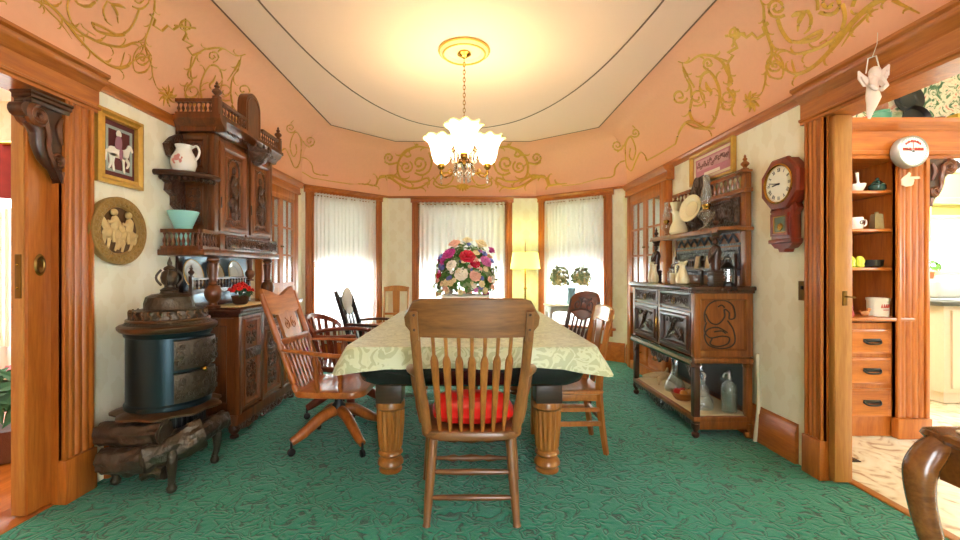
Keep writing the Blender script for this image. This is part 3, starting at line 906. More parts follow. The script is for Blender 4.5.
for (y0, y1) in ((UY0 + .055, 3.46), (3.515, UY1 - .055)):
    F = FX(UX - .004)
    m = MB(sb).at_frame(F); m.panel(y0, y1, 1.455, 2.1, [(0, 0), (0, .018), (.018, .02), (.028, .03), (.04, .03), (.055, .01), (.085, .008), (.092, .016), (.1, .016), (.105, .008)]); d = m.build('door', SIDED, sb)
    c = (y0 + y1) / 2
    m = MB(sb).at_frame(F)
    m.relief([([(c + .075 * math.cos(a), 1.93 + .08 * math.sin(a)) for a in [PI * k / 12 for k in range(13)]], .009), ([(c - .075, 1.93), (c - .075, 1.56)], .007), ([(c + .075, 1.93), (c + .075, 1.56)], .007)], d=.012)
    # carved figure in the niche
    for (p, r_) in (((c, 1.925), .028), ((c, 1.85), .042), ((c + .012, 1.76), .05), ((c - .015, 1.66), .055), ((c + .01, 1.6), .05)):
        m.ball((p[0], .012, p[1]), r_, 10, 8, sc_=(.8, .5, 1.1))
    m.relief([(smooth([(c - .02, 1.87), (c - .055, 1.8), (c - .03, 1.74), (c + .02, 1.72)], 4), .012), (smooth([(c + .02, 1.87), (c + .06, 1.81), (c + .05, 1.7), (c + .06, 1.58)], 4), .011)], d=.025)
    m.relief(hscroll(y0 + .06, y1 - .06, 1.485, 1.55, 4, .005), d=.009)
    m.build('door_carving', SIDEC, d)
    m = MB(sb); m.box(UX + .012, UX + .02, y0 + .006, y0 + .014, 1.62, 1.7, .001); m.build('hinge', BLACK, d)
# quarter-round end shelf
m = MB(sb)
q = [(-2.03, UY0)] + [(-2.03 + .27 * math.sin(a), UY0 - .25 * math.cos(a)) for a in [PI / 2 * k / 12 for k in range(13)]]
m.prism(q, 1.795, 1.825, 'xy')
for k in range(1, 12):
    a = PI / 2 * k / 12
    m.lathe([(.004, 0), (.012, .012), (.014, .02), (.007, .028), (.011, .036)], 8, c=(-2.03 + .262 * math.sin(a), UY0 - .242 * math.cos(a), 1.762))
m.tube([(-2.03 + .27 * math.sin(a), UY0 - .25 * math.cos(a), 1.81) for a in [PI / 2 * k / 14 for k in range(15)]], .02, n=8)
m.build('corner_shelf', DARK, sb)
m = MB(sb)
m.prism([(UY0 - .2, 1.79), (UY0 - .14, 1.76), (UY0 - .15, 1.71), (UY0 - .09, 1.68), (UY0 - .09, 1.62), (UY0 - .02, 1.57), (UY0, 1.57), (UY0, 1.79)], -2.04, -1.99, 'yz')
m.prism([(UY0 - .16, 2.02), (UY0 - .1, 2.08), (UY0 - .03, 2.12), (UY0, 2.12), (UY0, 1.83), (UY0 - .05, 1.85), (UY0 - .06, 1.93), (UY0 - .13, 1.95)], -2.04, -2.0, 'yz')
m.build('shelf_bracket', SIDEC, sb)
# cornice
m = MB(sb); m.at_frame(FX(UX))
cp = [(0, 2.14), (.02, 2.14), (.03, 2.165), (.06, 2.19), (.075, 2.215), (.09, 2.22), (.09, 2.245), (-.24, 2.245), (-.24, 2.14)]
m.mould(cp, UY0 - .04, UY1 + .04)
m.at_frame(FY(UY0)); m.mould([(0, 2.14), (.02, 2.14), (.03, 2.165), (.06, 2.19), (.075, 2.215), (.08, 2.22), (.08, 2.245), (0, 2.245)], -2.04, UX + .09)
m.build('cornice', SIDEW, sb)
m = MB(sb).at_frame(FX(UX + .045)); m.relief(hscroll(UY0, UY1, 2.15, 2.215, 12, .006), d=.003); m.build('cornice_carving', SIDEC, sb)
m = MB(sb)
gallery(m, (-2.02, UY0 - .05, 0), (UX + .05, UY0 - .05, 0), 2.265, 2.335, 9, .011, .022)
gallery(m, (UX + .05, UY0 - .05, 0), (UX + .05, 3.36, 0), 2.265, 2.335, 9, .011, .022)
m.build('top_gallery', SIDEW, sb)
m = MB(sb); gallery(m, (UX + .05, 3.62, 0), (UX + .05, UY1, 0), 2.265, 2.335, 8, .011, .022)
m.build('top_gallery', SIDEW, sb)
for y in (UY0 - .05, UY1 + .02):
    m = MB(sb); m.box(UX + .025, UX + .075, y - .025, y + .025, 2.245, 2.36, .004); m.lathe(turned(.12, .032, 'finial'), 12, c=(UX + .05, y, 2.36)); m.build('finial', SIDEW, sb)
m = MB(sb)
arch = [(3.37, 2.245)] + [(3.49 - .115 * math.cos(a), 2.48 + .115 * math.sin(a)) for a in [PI * k / 14 for k in range(15)]] + [(3.61, 2.245)]
m.prism(arch, UX - .02, UX + .05, 'yz')
m.at_frame(FX(UX + .05)); m.relief([([(3.49 - .095 * math.cos(a), 2.47 + .095 * math.sin(a)) for a in [PI * k / 14 for k in range(15)]], .008), ([(3.395, 2.47), (3.395, 2.27)], .008), ([(3.585, 2.47), (3.585, 2.27)], .008)], d=0)
m.build('arched_crest', SIDEW, sb)
# half-round carved canopy on the front
m = MB(sb); m.lathe([(.03, 2.03), (.07, 2.05), (.1, 2.09), (.11, 2.12), (.12, 2.125), (.12, 2.15), (.1, 2.15)], 20, c=(UX + .045, 3.53, 0), arc=PI, a0=-PI / 2)
for k in range(7):
    a = -PI / 2 + PI * k / 6
    m.lathe([(.012, 0), (.014, .015), (.006, .03), (.001, .045)], 6, c=(UX + .045 + .11 * math.cos(a), 3.53 + .11 * math.sin(a), 2.15))
m.build('carved_canopy', SIDEC, sb)

# ---- things on the sideboard
def lathed(name, prof, mat, label, cat, loc, group=None, n=24, parts=()):
    mb = MB(); mb.lathe(prof, n)
    o = solo(name, mb, mat, label, cat, loc, group)
    return o
jug = lathed('jug', [(.05, 0), (.062, .01), (.078, .06), (.076, .1), (.05, .15), (.046, .165), (.056, .19), (.05, .19), (.042, .165), (.045, .15)], WCER, 'white jug with pink flower decoration on the round end shelf of the sideboard', 'jug', at(184, 173.5, 2.93))
m = MB(); m.tube(smooth([(.05, 0, .17), (.085, 0, .185), (.105, 0, .15), (.095, 0, .11), (.072, 0, .085)], 5), .008); m.build('handle', WCER, jug)
m = MB()
PINKB = plain('pink_transfer', '#d88a80', .3)
for (u, z, r_) in ((0, .09, .02), (-.02, .075, .014), (.02, .07, .015), (.012, .105, .012), (-.015, .06, .01), (.03, .09, .008)):
    m.ball((u, -math.sqrt(max(.0765 ** 2 - u * u, 0)), z), r_, 8, 6, sc_=(1, .15, 1))
m.build('flower_decoration', PINKB, jug)
o = lathed('flared_vase', [(.04, 0), (.046, .008), (.04, .03), (.045, .1), (.058, .16), (.092, .245), (.095, .26), (.088, .255), (.05, .15)], TURQ, 'turquoise flared vase behind the spindle rail of the sideboard', 'vase', (-1.94, 2.93, 1.311), n=20)
PLATEB = plain('plate_white_glaze', '#e4e2da', .2, coat=.6)
PLATEB2 = plain('plate_floral_glaze', '#c9b8a8', .2, coat=.6, vary=.5, bscale=30)
def plate(name, c, r, n_, mat, label, cat='plate', group=None, rimm=None):
    """standing plate: faces direction n_"""
    z = V(n_).normalized()
    L = V((0, 0, 1)).rotation_difference(z).to_matrix().to_4x4()
    m = MB(); m.lathe([(.001, .0), (r * .55, 0), (r * .66, .012), (r, .02), (r, .026), (r * .64, .018), (r * .55, .007), (.001, .007)], 28, L=L)
    o = solo(name, m, mat, label, cat, c, group)
    if rimm:
        m = MB(); m.tube([L @ V((r * .97 * math.cos(a), r * .97 * math.sin(a), .024)) for a in [2 * PI * k / 28 for k in range(28)]], .004, closed=True); m.build('rim_band', rimm, o)
    return o
plate('plate', (-1.998, 3.1, 1.137), .112, (1, 0, .2), PLATEB, 'white plate standing in the sideboard gallery nearest the stove', group='plates in the sideboard gallery', rimm=GOLDF)
plate('plate', (-1.998, 3.37, 1.137), .112, (1, 0, .2), PLATEB2, 'floral plate standing in the sideboard gallery behind the front turned column', group='plates in the sideboard gallery', rimm=DBRASS)
plate('plate', (-1.998, 3.66, 1.137), .112, (1, 0, .2), PLATEB, 'white plate standing in the sideboard gallery behind the red flowers', group='plates in the sideboard gallery', rimm=GOLDF)
m = MB(); m.box(-.12, .12, -.25, .25, 0, .006, .002); runner = solo('table_runner', m, LINEN, 'beige linen runner on the sideboard counter under the red flowers', 'runner', (-1.74, 3.3, .906))
# red geranium in a small pot
g = thing('potted_flowers', 'small pot of bright red flowers on the sideboard counter', 'potted plant', (-1.72, 3.25, .913))
m = MB(); m.lathe([(.035, 0), (.05, .01), (.062, .06), (.066, .066), (.056, .066), (.04, .05)], 16); m.build('pot', plain('brown_pot', '#4a2c1a', .5, bump=.4, bscale=60), g)
def leafcloud(name, n, fn, size, mat, parent, seed=0):
    rnd = random.Random(seed); mb = MB()
    for _ in range(n):
        c, nrm = fn(rnd)
        c, nrm = V(c), V(nrm).normalized()
        t = nrm.orthogonal().normalized(); t.rotate(Matrix.Rotation(rnd.random() * 2 * PI, 3, nrm)); b_ = nrm.cross(t)
        s = size * rnd.uniform(.6, 1.2)
        vs = [mb.v(c - t * s), mb.v(c + b_ * s * .38 + nrm * s * .12), mb.v(c + t * s), mb.v(c - b_ * s * .38 + nrm * s * .12)]
        mb.f([vs[0], vs[1], vs[2]]); mb.f([vs[0], vs[2], vs[3]])
    return mb.build(name, mat, parent, flat=True)
def dome(rx, ry, rz, zc, jit=.8):
    def fn(rnd):
        a = rnd.random() * 2 * PI; h = rnd.uniform(-.4, 1)
        s = math.sqrt(max(0, 1 - h * h)); k = rnd.uniform(jit, 1)
        p = V((rx * s * math.cos(a) * k, ry * s * math.sin(a) * k, zc + rz * h * k))
        return p, V((math.cos(a) * s, math.sin(a) * s, h + .3)) + V((rnd.uniform(-.5, .5), rnd.uniform(-.5, .5), rnd.uniform(-.5, .5)))
    return fn
leafcloud('leaves', 60, dome(.075, .075, .05, .09), .03, GREEND, g, 1)
def blossom(parent, c, r, nrm, mat, n=3, name='blossom', core=None):
    """layered petal flower"""
    nrm = V(nrm).normalized()
    L = V((0, 0, 1)).rotation_difference(nrm).to_matrix().to_4x4()
    mb = MB()
    for ring_ in range(n):
        t = (ring_ + .6) / n
        k = 4 + 3 * ring_
        for j in range(k):
            a = 2 * PI * (j + .5 * (ring_ % 2)) / k
            tilt = (1 - t) * 1.25 + .12
            P = L @ Matrix.Rotation(a, 4, 'Z') @ Matrix.Translation((r * .62 * t, 0, r * (.5 - .42 * t))) @ Matrix.Rotation(-tilt, 4, 'Y')
            mb.ball(V(c) + (P.translation), r * (.3 + .16 * t), 7, 5, L=P.to_3x3().to_4x4(), sc_=(1, .85, .22))
    mb.ball(V(c), r * .45, 8, 6)
    return mb.build(name, mat, parent)
for k in range(17):
    a = k * 2.4; rr = .078 * math.sqrt((k + .5) / 17)
    blossom(g, (rr * math.cos(a), rr * math.sin(a) * 1.1, .165 - rr * .8), .026, (math.cos(a) * rr * 10, math.sin(a) * rr * 10, .8), RED, 2)

# ------------------------------------------------------------------ parlour stove
T0 = V((-1.735, 2.5, 0))
st = thing('parlor_stove', 'blue-black cast iron parlour stove with log-shaped base beside the left doorway', 'stove', T0); st.scale = (.87, .87, 1)
m = MB(); m.lathe([(.235, .4), (.245, .41), (.245, .43), (.235, .44), (.235, .8), (.245, .81), (.25, .83)], 40); m.build('drum', IRON, st)
m = MB(); m.lathe([(.24, .825), (.265, .832), (.278, .845), (.28, .86), (.268, .868), (.25, .87)], 44); m.build('top_rim', IRONR, st)
m = MB(); m.lathe([(.25, .868), (.235, .885), (.215, .895), (.222, .91), (.212, .945), (.16, .952), (.15, .952)], 44, flute=(.9, .95, 22, .05)); m.build('dome', IRONC, st)
m = MB(); m.lathe([(.15, .95), (.142, .96), (.146, .985), (.135, 1.02), (.1, 1.035), (.055, 1.04), (.05, 1.055)], 36, flute=(.98, 1.03, 16, .06)); m.build('upper_dome', IRONC, st)
m = MB()
for k in range(26):
    a = 2 * PI * k / 26
    m.tube([(.213 * math.cos(a + .05 * math.sin(t * 6.3)), .213 * math.sin(a + .05 * math.sin(t * 6.3)), .9 + .045 * t) for t in [j / 6 for j in range(7)]], .008, n=6)
m.tube([(.228 * math.cos(a), .228 * math.sin(a), .892) for a in [2 * PI * k / 40 for k in range(40)]], .009, closed=True)
m.build('dome_ornament', IRONR, st)
m = MB(); m.lathe([(.05, 1.05), (.055, 1.06), (.03, 1.075), (.03, 1.085), (.045, 1.1), (.052, 1.13), (.045, 1.16), (.03, 1.172), (.036, 1.18), (.03, 1.19), (.012, 1.2), (.015, 1.215), (.008, 1.23), (.002, 1.25)], 16)
f_ = m.build('finial', IRONC, st)
m = MB()
for k in range(4):
    a = PI / 2 * k + .4
    m.tube([((.045 + .03 * math.sin(t * PI)) * math.cos(a), (.045 + .03 * math.sin(t * PI)) * math.sin(a), 1.085 + .09 * t) for t in [j / 8 for j in range(9)]], .007, n=6)
m.build('finial_scroll', IRONC, f_)
# ornate door on the room side
FD = []
for z0, z1, rr in ((.445, .61, .262), (.625, .79, .262)):
    for a0, a1 in ((-.88, .5),):
        n = 18; m = MB()
        o_ = [[(r_ * math.cos(a0 + (a1 - a0) * k / n), r_ * math.sin(a0 + (a1 - a0) * k / n), z) for k in range(n + 1)] for r_, z in ((.236, z0), (rr, z0 + .004), (rr + .012, (z0 + z1) / 2), (rr, z1 - .004), (.236, z1))]
        m.skin([m.ring(x) for x in o_], closed=False, cap0=False, cap1=False)
        FD.append(m)
rnd = random.Random(5)
for m, zc in zip(FD, (.53, .71)):
    for k in range(5):
        a = -.76 + .29 * k
        for j, (pa, pz) in enumerate(((0, 0), (.08, .04), (-.08, -.04), (.05, -.05))):
            aa = a + pa * .8; r_ = .272
            m.tube([((r_) * math.cos(aa + x), (r_) * math.sin(aa + x), zc + pz + y) for x, y in spiral(0, 0, .07 if j == 0 else .04, 1.2, rnd.random() * 6, k=8)] if False else
                   [(r_ * math.cos(aa + x / .27), r_ * math.sin(aa + x / .27), zc + pz + y) for x, y in spiral(0, 0, .028 if j == 0 else .018, 1.3, rnd.random() * 6, k=8)], .005, n=6)
for m in FD: m.build('fire_door', IRONC, st)
m = MB(); m.tube([(.275 * math.cos(-.3), .275 * math.sin(-.3), .62), (.3 * math.cos(-.3), .3 * math.sin(-.3), .62)], .006); m.ball((.305 * math.cos(-.3), .305 * math.sin(-.3), .62), .014); m.build('door_latch', BRASS, st)
# skirt plate
m = MB()
def skirt(r0, z):
    return [((r0 + .018 * math.sin(9 * a)) * math.cos(a), (r0 + .018 * math.sin(9 * a)) * math.sin(a), z) for a in [2 * PI * k / 72 for k in range(72)]]
m.skin([m.ring(skirt(r_, z)) for r_, z in ((.22, .395), (.285, .375), (.3, .38), (.3, .39), (.27, .402), (.22, .41))]); m.build('skirt', IRONR, st)
m = MB(); m.lathe([(.19, .23), (.2, .24), (.2, .38), (.19, .39)], 30)
for k in range(40):
    a = 2 * PI * k / 40
    m.tube([(.203 * math.cos(a), .203 * math.sin(a), .25), (.203 * math.cos(a), .203 * math.sin(a), .375)], .006, n=5)
m.build('ash_box', BLACK, st)
def log(p, q, r0, r1, name='log', seed=0, mat=BARK):
    p, q = V(p), V(q); m = MB(); n, rows = 36, 24
    T = (q - p).normalized(); N_ = T.orthogonal().normalized(); B_ = T.cross(N_)
    rs = []
    for i in range(rows + 1):
        t = i / rows; c = p.lerp(q, t) + V((0, 0, .008 * math.sin(t * 5 + seed)))
        ring = []
        for k in range(n):
            a = 2 * PI * k / n
            d_ = N_ * math.cos(a) + B_ * math.sin(a)
            rr = (r0 + (r1 - r0) * t) * (1 + .2 * noise.noise((c + d_ * .1) * 16 + V((seed, 0, 0))) + .05 * math.sin(9 * a + 3 * t))
            ring.append(c + d_ * rr)
        rs.append(m.ring(ring))
    m.skin(rs)
    m.lathe([(r1 * .8, 0), (r1 * .78, .004), (r1 * .5, .003)], 14, c=q, L=V((0, 0, 1)).rotation_difference(T).to_matrix().to_4x4())
    return m.build(name, mat, st)
log((-.27, -.22, .29), (.16, -.27, .315), .06, .064, seed=1)
log((-.19, -.3, .175), (.1, -.32, .2), .066, .07, seed=2)
log((.07, -.32, .19), (.3, -.12, .265), .072, .086, seed=3, mat=IRONC)
log((.24, -.16, .25), (.25, .2, .24), .05, .055, seed=4)
log((.18, -.3, .13), (.05, -.29, .12), .038, .04, seed=5, mat=IRONC)
m = MB(); m.tube(smooth([(.08, -.25, .32), (.1, -.24, .36), (.14, -.2, .385)], 4), .016, n=8); m.tube(smooth([(-.2, -.2, .3), (-.17, -.18, .36), (-.14, -.16, .385)], 4), .014, n=8); m.build('twig', BARK, st)
for (x, y) in ((.2, -.27), (.225, .13), (-.22, -.17), (-.2, .2)):
    m = MB()
    m.tube(smooth([(x * .75, y * .75, .26), (x * 1.02, y * 1.02, .2), (x * 1.05, y * 1.05, .1), (x, y, .05)], 5), [.045, .035, .022, .018], n=10)
    m.lathe([(.012, 0), (.026, .01), (.03, .028), (.02, .045), (.022, .055)], 12, c=(x, y, 0)); m.build('leg', IRONC, st)
m = MB(); m.tube(smooth([(-.1, .15, .87), (-.13, .2, 1.0)], 3), .05) if False else m.tube([(0, .235, .6), (0, .3, .6)], .07, n=16); m.build('flue_collar', IRON, st)

# ------------------------------------------------------------------ left wall pictures
def wallpic(name, F, u0, u1, z0, z1, label, cat, fmat, prof, backmat, tilt=0):
    c = F @ V(((u0 + u1) / 2, 0, z0))
    t = thing(name, label, cat, c)
    m = MB(t).at_frame(F); m.frame4(u0, u1, z0, z1, prof); m.build('picture_frame', fmat, t)
    m = MB(t).at_frame(F); i = prof[-1][0] - .002; m.box(u0 + i, u1 - i, .004, .008, z0 + i, z1 - i); m.build('mat_board', backmat, t)
    return t
MAROON = plain('maroon_mat', '#5c1f1c', .6)
u0, u1, z0, z1 = 2.31, 2.7, 1.655, 2.09
hp = wallpic('framed_picture', LF, 2.35, 2.68, 1.665, 2.08, 'gold framed picture of a rider on a white horse beside the left doorway', 'picture', GOLDF, [(0, .002), (0, .03), (.018, .036), (.03, .022), (.045, .03), (.05, .012), (.05, .002)], MAROON)
m = MB(hp).at_frame(LF); m.frame4(2.42, 2.61, 1.74, 2.0, [(0, .008), (0, .012), (.016, .012), (.016, .008)]); m.build('inner_border', plain('grey_border', '#9aa39a', .6), hp)
HW = plain('white_horse_paint', '#e9dfcf', .6)
def flatfig(par, F, name, mat, polys, d0, d1):
    m = MB(par).at_frame(F)
    for p in polys:
        sm = [(q.x, q.y) for q in smooth(p, 4, closed=True)]
        m.prism(sm, d0, d1)
    return m.build(name, mat, par)
HO = [(-.085, .005), (-.07, .035), (-.03, .04), (.02, .036), (.05, .05), (.065, .075), (.085, .072), (.1, .045), (.092, .036), (.078, .046), (.07, .02), (.06, -.005), (.02, -.02), (-.03, -.018), (-.065, -.012)]
def sh(p, u, z, s=1): return [(u + a * s, z + b * s) for a, b in p]
flatfig(hp, LF, 'horse', HW, [sh(HO, 2.515, 1.845), sh([(-.07, 0), (-.05, 0), (-.055, -.05), (-.07, -.085), (-.082, -.085), (-.068, -.045)], 2.515, 1.84), sh([(-.05, 0), (-.03, 0), (-.04, -.045), (-.035, -.09), (-.047, -.09), (-.052, -.045)], 2.515, 1.84),
    sh([(.03, 0), (.055, 0), (.075, -.03), (.06, -.06), (.05, -.06), (.06, -.032)], 2.515, 1.84), sh([(.02, 0), (.04, 0), (.035, -.045), (.04, -.09), (.028, -.09), (.024, -.045)], 2.515, 1.84),
    sh([(-.08, .02), (-.1, .01), (-.105, -.035), (-.095, -.045), (-.09, -.01)], 2.515, 1.84)], .008, .014)
flatfig(hp, LF, 'rider', plain('rider_coat', '#a06a78', .6), [sh([(-.022, .02), (.015, .02), (.022, .06), (.012, .09), (-.012, .09), (-.024, .06)], 2.505, 1.86), sh([(0, .03), (.02, .02), (.012, -.03), (-.002, -.03)], 2.515, 1.85)], .014, .018)
flatfig(hp, LF, 'rider_head', HW, [sh([(-.014, 0), (.014, 0), (.016, .02), (0, .036), (-.016, .02)], 2.505, 1.952)], .014, .018)
# round relief plaque
PC = V((XL, 2.49, 1.4))
pq = thing('relief_plaque', 'round gold relief plaque of two horse riders below the horse picture', 'plaque', PC)
ANTQ = plain('antique_gold_plaster', '#a07c40', .5, .15, bump=.5, bscale=60, vary=.25)
ANTQ2 = plain('antique_ivory_relief', '#d2b27a', .5, .05, bump=.2, bscale=60, vary=.15)
LX = Matrix.Rotation(PI / 2, 4, 'Y')
m = MB(); m.lathe([(.001, .002), (.19, .002), (.195, .02), (.185, .045), (.165, .05), (.14, .035), (.135, .022), (.001, .02)], 48, L=LX)
for k in range(28):
    a = 2 * PI * k / 28
    m.ball((.047, .166 * math.cos(a), .166 * math.sin(a)), .017, 8, 6, sc_=(.5, 1, .8))
for k in range(28):
    a = 2 * PI * (k + .5) / 28
    m.ball((.042, .18 * math.cos(a), .18 * math.sin(a)), .01, 6, 4); m.ball((.042, .152 * math.cos(a), .152 * math.sin(a)), .01, 6, 4)
for rr in (.19, .143):
    m.tube([(.04, rr * math.cos(a), rr * math.sin(a)) for a in [2 * PI * k / 48 for k in range(48)]], .006, closed=True)
m.build('rim', ANTQ, pq)
Pf = frame(PC, (0, 1, 0), (1, 0, 0)) @ Matrix.Diagonal((1.22, 1, 1.22, 1)) @ Matrix.Translation((0, 0, .006))
m = MB(pq).at_frame(Pf)
for (u, z) in ((-.035, 0), (.05, -.005)):
    m.ball((u, .026, z - .02), .05, 12, 8, sc_=(1.15, .4, .62))                    # horse body
    m.tube(smooth([(u - .03, .03, z), (u - .06, .034, z + .035), (u - .075, .034, z + .05), (u - .095, .034, z + .035)], 4), [.024, .016, .014, .01], n=8, up=(0, 1, 0), flat=.6)
    for q_ in ((-.045, -.09), (-.02, -.1), (.025, -.1), (.045, -.09)):
        m.tube(smooth([(u + q_[0], .026, z - .03), (u + q_[0] * 1.1, .027, z - .065), (u + q_[0] * .95 - .01, .025, z + q_[1])], 4), [.013, .008, .006], n=6)
    m.tube(smooth([(u + .05, .026, z - .01), (u + .07, .026, z - .03), (u + .065, .026, z - .07)], 4), .009, n=6)
    m.tube(smooth([(u, .04, z), (u, .042, z + .04), (u - .004, .04, z + .06)], 4), [.02, .024, .012], n=8, up=(0, 1, 0), flat=.6)
    m.ball((u - .004, .04, z + .078), .017, 10, 8)
    m.tube(smooth([(u, .045, z + .05), (u - .03, .048, z + .03), (u - .045, .044, z + .035)], 4), .008, n=6)
    m.tube(smooth([(u, .042, z), (u - .012, .046, z - .03), (u - .005, .044, z - .06)], 4), .01, n=6)
m.build('riders_relief', ANTQ2, pq)
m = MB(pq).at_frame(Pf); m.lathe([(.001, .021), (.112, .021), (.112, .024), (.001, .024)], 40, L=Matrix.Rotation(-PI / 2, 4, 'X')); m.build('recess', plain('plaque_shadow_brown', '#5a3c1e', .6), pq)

# ------------------------------------------------------------------ built-in glass cupboards
INB = plain('cupboard_interior', '#cfc6b2', .5)
def cupboard(F, u0, u1, label, ncol, dish):
    c = F @ V(((u0 + u1) / 2, .05, 0))
    t = thing('china_cupboard', label, 'cupboard', c, 0, 'built-in glass cupboards')
    D = .07
    m = MB(t).at_frame(F)
    m.box(u0, u0 + .1, .003, D, 0, 2.05, .004); m.box(u1 - .1, u1, .003, D, 0, 2.05, .004); m.box(u0 + .1, u1 - .1, .003, D, 1.97, 2.05, .003)
    m.box(u0 + .1, u1 - .1, .003, D, .9, .99, .003); m.box(u0 + .1, u1 - .1, .003, D, 0, .1, .003); m.box(u0 + .1, u1 - .1, .003, .012, .1, .9)
    m.build('case', TRIM, t)
    m = MB(t).at_frame(F); m.mould([(.003, 2.05), (D + .01, 2.05), (D + .015, 2.07), (D + .005, 2.075), (D + .005, 2.13), (D + .02, 2.14), (D + .035, 2.16), (D + .045, 2.175), (D + .045, 2.19), (.003, 2.19)], u0 - .04, u1 + .04); m.build('cornice', TRIMY, t)
    m = MB(t).at_frame(F); m.box(u0 + .1, u1 - .1, .003, .008, .99, 1.97); m.build('back_board', INB, t)
    m = MB(t).at_frame(F)
    for z in (1.3, 1.62): m.box(u0 + .1, u1 - .1, .008, .035, z, z + .014)
    m.build('shelf', TRIMY, t)
    mid = (u0 + u1) / 2
    for a, b in ((u0 + .1, mid), (mid, u1 - .1)):
        m = MB(t).at_frame(F); m.frame4(a, b, .99, 1.97, [(0, D - .03), (0, D - .004), (.04, D - .004), (.046, D - .012), (.046, D - .03)])
        m.box((a + b) / 2 - .01, (a + b) / 2 + .01, D - .026, D - .008, 1.03, 1.93)
        for z in (1.33, 1.63): m.box(a + .04, b - .04, D - .026, D - .008, z - .01, z + .01)
        d = m.build('glass_door', TRIM, t)
        m = MB(t).at_frame(F); m.box(a + .04, b - .04, D - .02, D - .016, 1.03, 1.93); m.build('pane', CABGLASS, d)
        m = MB(t).at_frame(F); m.ball((b - .02 if a < mid - .01 and b <= mid + .001 else a + .02, D + .004, 1.42), .011); m.build('knob', DBRASS, d)
        for z0, z1 in ((.12, .36), (.38, .62), (.64, .88)):
            m = MB(t).at_frame(F); m.panel(a + .02, b - .02, z0, z1, [(0, .012), (0, .03), (.008, .034), (.03, .034), (.038, .028)]); dd = m.build('drawer', TRIMY, t)
            m = MB(t).at_frame(F); m.tube(smooth([((a+b)/2 - .05, .034, (z0+z1)/2), ((a+b)/2 - .03, .055, (z0+z1)/2 - .008), ((a+b)/2 + .03, .055, (z0+z1)/2 - .008), ((a+b)/2 + .05, .034, (z0+z1)/2)], 4), .006); m.build('pull', DBRASS, dd)
    return t
cupboard(LF, 4.13, 5.02, 'built-in glass cupboard with small panes beyond the sideboard', 4, 0)
cupboard(RF, -5.22, -4.2, 'built-in glass cupboard with small panes behind the carved server', 4, 0)

# ------------------------------------------------------------------ carved server (right wall)
RX, RY0, RY1 = 1.57, 2.99, 4.1
sv = thing('carved_server', 'carved dark wood server with raised gallery back against the right wall', 'server', (1.99, 3.55, 0))
GX = lambda x: frame((x, 0, 0), (0, -1, 0), (-1, 0, 0))       # front faces -X, u = -Y
m = MB(sv)
m.box(RX + .02, 1.985, RY0 + .02, RY1 - .02, .55, 1.02)
m.box(RX + .005, 1.99, RY0, RY1, .52, .56, .008)
for y in (RY0 + .003, RY1 - .048): m.box(RX + .003, RX + .05, y, y + .045, .56, 1.02, .004)
m.box(RX + .005, RX + .05, 3.53, 3.57, .56, 1.02, .004)
m.build('carcass', SERVW, sv)
m = MB(sv); m.box(RX - .03, 1.99, RY0 - .03, RY1 + .03, 1.03, 1.06, .008); m.box(RX - .012, 1.99, RY0 - .012, RY1 + .012, 1.01, 1.032, .005)
m.at_frame(GX(RX - .012))
for k in range(44): m.ball((-RY1 - .01 + (RY1 - RY0 + .02) * (k + .5) / 44, .003, 1.02), .009, 6, 4)
m.build('top', DARKY, sv)
for (y0, y1) in ((RY0 + .05, 3.525), (3.575, RY1 - .05)):
    F = GX(RX + .02)
    m = MB(sv).at_frame(F); m.panel(-y1, -y0, .885, 1.005, [(0, 0), (0, .018), (.012, .02), (.022, .012)]); d = m.build('drawer', DARK, sv)
    m = MB(sv).at_frame(F); m.relief(hscroll(-y1 + .03, -y0 - .03, .91, .985, 5, .005), d=.013); m.build('drawer_carving', SERVC, d)
    m = MB(sv).at_frame(F); c = -(y0 + y1) / 2
    m.tube([(c + .02 * math.sin(a), .026, .935 + .02 * math.cos(a)) for a in [2 * PI * k / 16 for k in range(16)]], .004, closed=True); m.ball((c, .02, .955), .009); m.build('drop_pull', DBRASS, d)
    m = MB(sv).at_frame(F); m.panel(-y1, -y0, .575, .87, [(0, 0), (0, .02), (.02, .022), (.03, .034), (.045, .034), (.055, .012), (.07, .01)]); d = m.build('door', SERVW if False else DARK, sv)
    m = MB(sv).at_frame(F); c = -(y0 + y1) / 2
    m.relief([(smooth([(-y1 + .08, .62), (c - .05, .72), (c, .8), (c + .06, .82), (c + .1, .79)], 5), [.012, .02, .026, .016, .008]), (smooth([(c - .1, .65), (c, .69), (c + .08, .66), (c + .13, .72)], 5), [.01, .02, .015, .006]),
              (smooth([(c - .02, .75), (c - .1, .8), (c - .13, .77)], 5), [.016, .02, .006]), (smooth([(c + .02, .73), (c + .1, .72), (c + .13, .64)], 5), [.014, .018, .006]), (spiral(c - .1, .66, .03, 1.3), .006), (spiral(c + .11, .81, .025, 1.3), .006)], d=.012)
    m.build('door_carving', SERVC, d)
    m = MB(sv).at_frame(F); m.box(-y1 + .006 if y1 < 3.55 else -y0 - .014, -y1 + .014 if y1 < 3.55 else -y0 - .006, .02, .026, .66, .78, .002); m.build('hinge', BRASS, d)
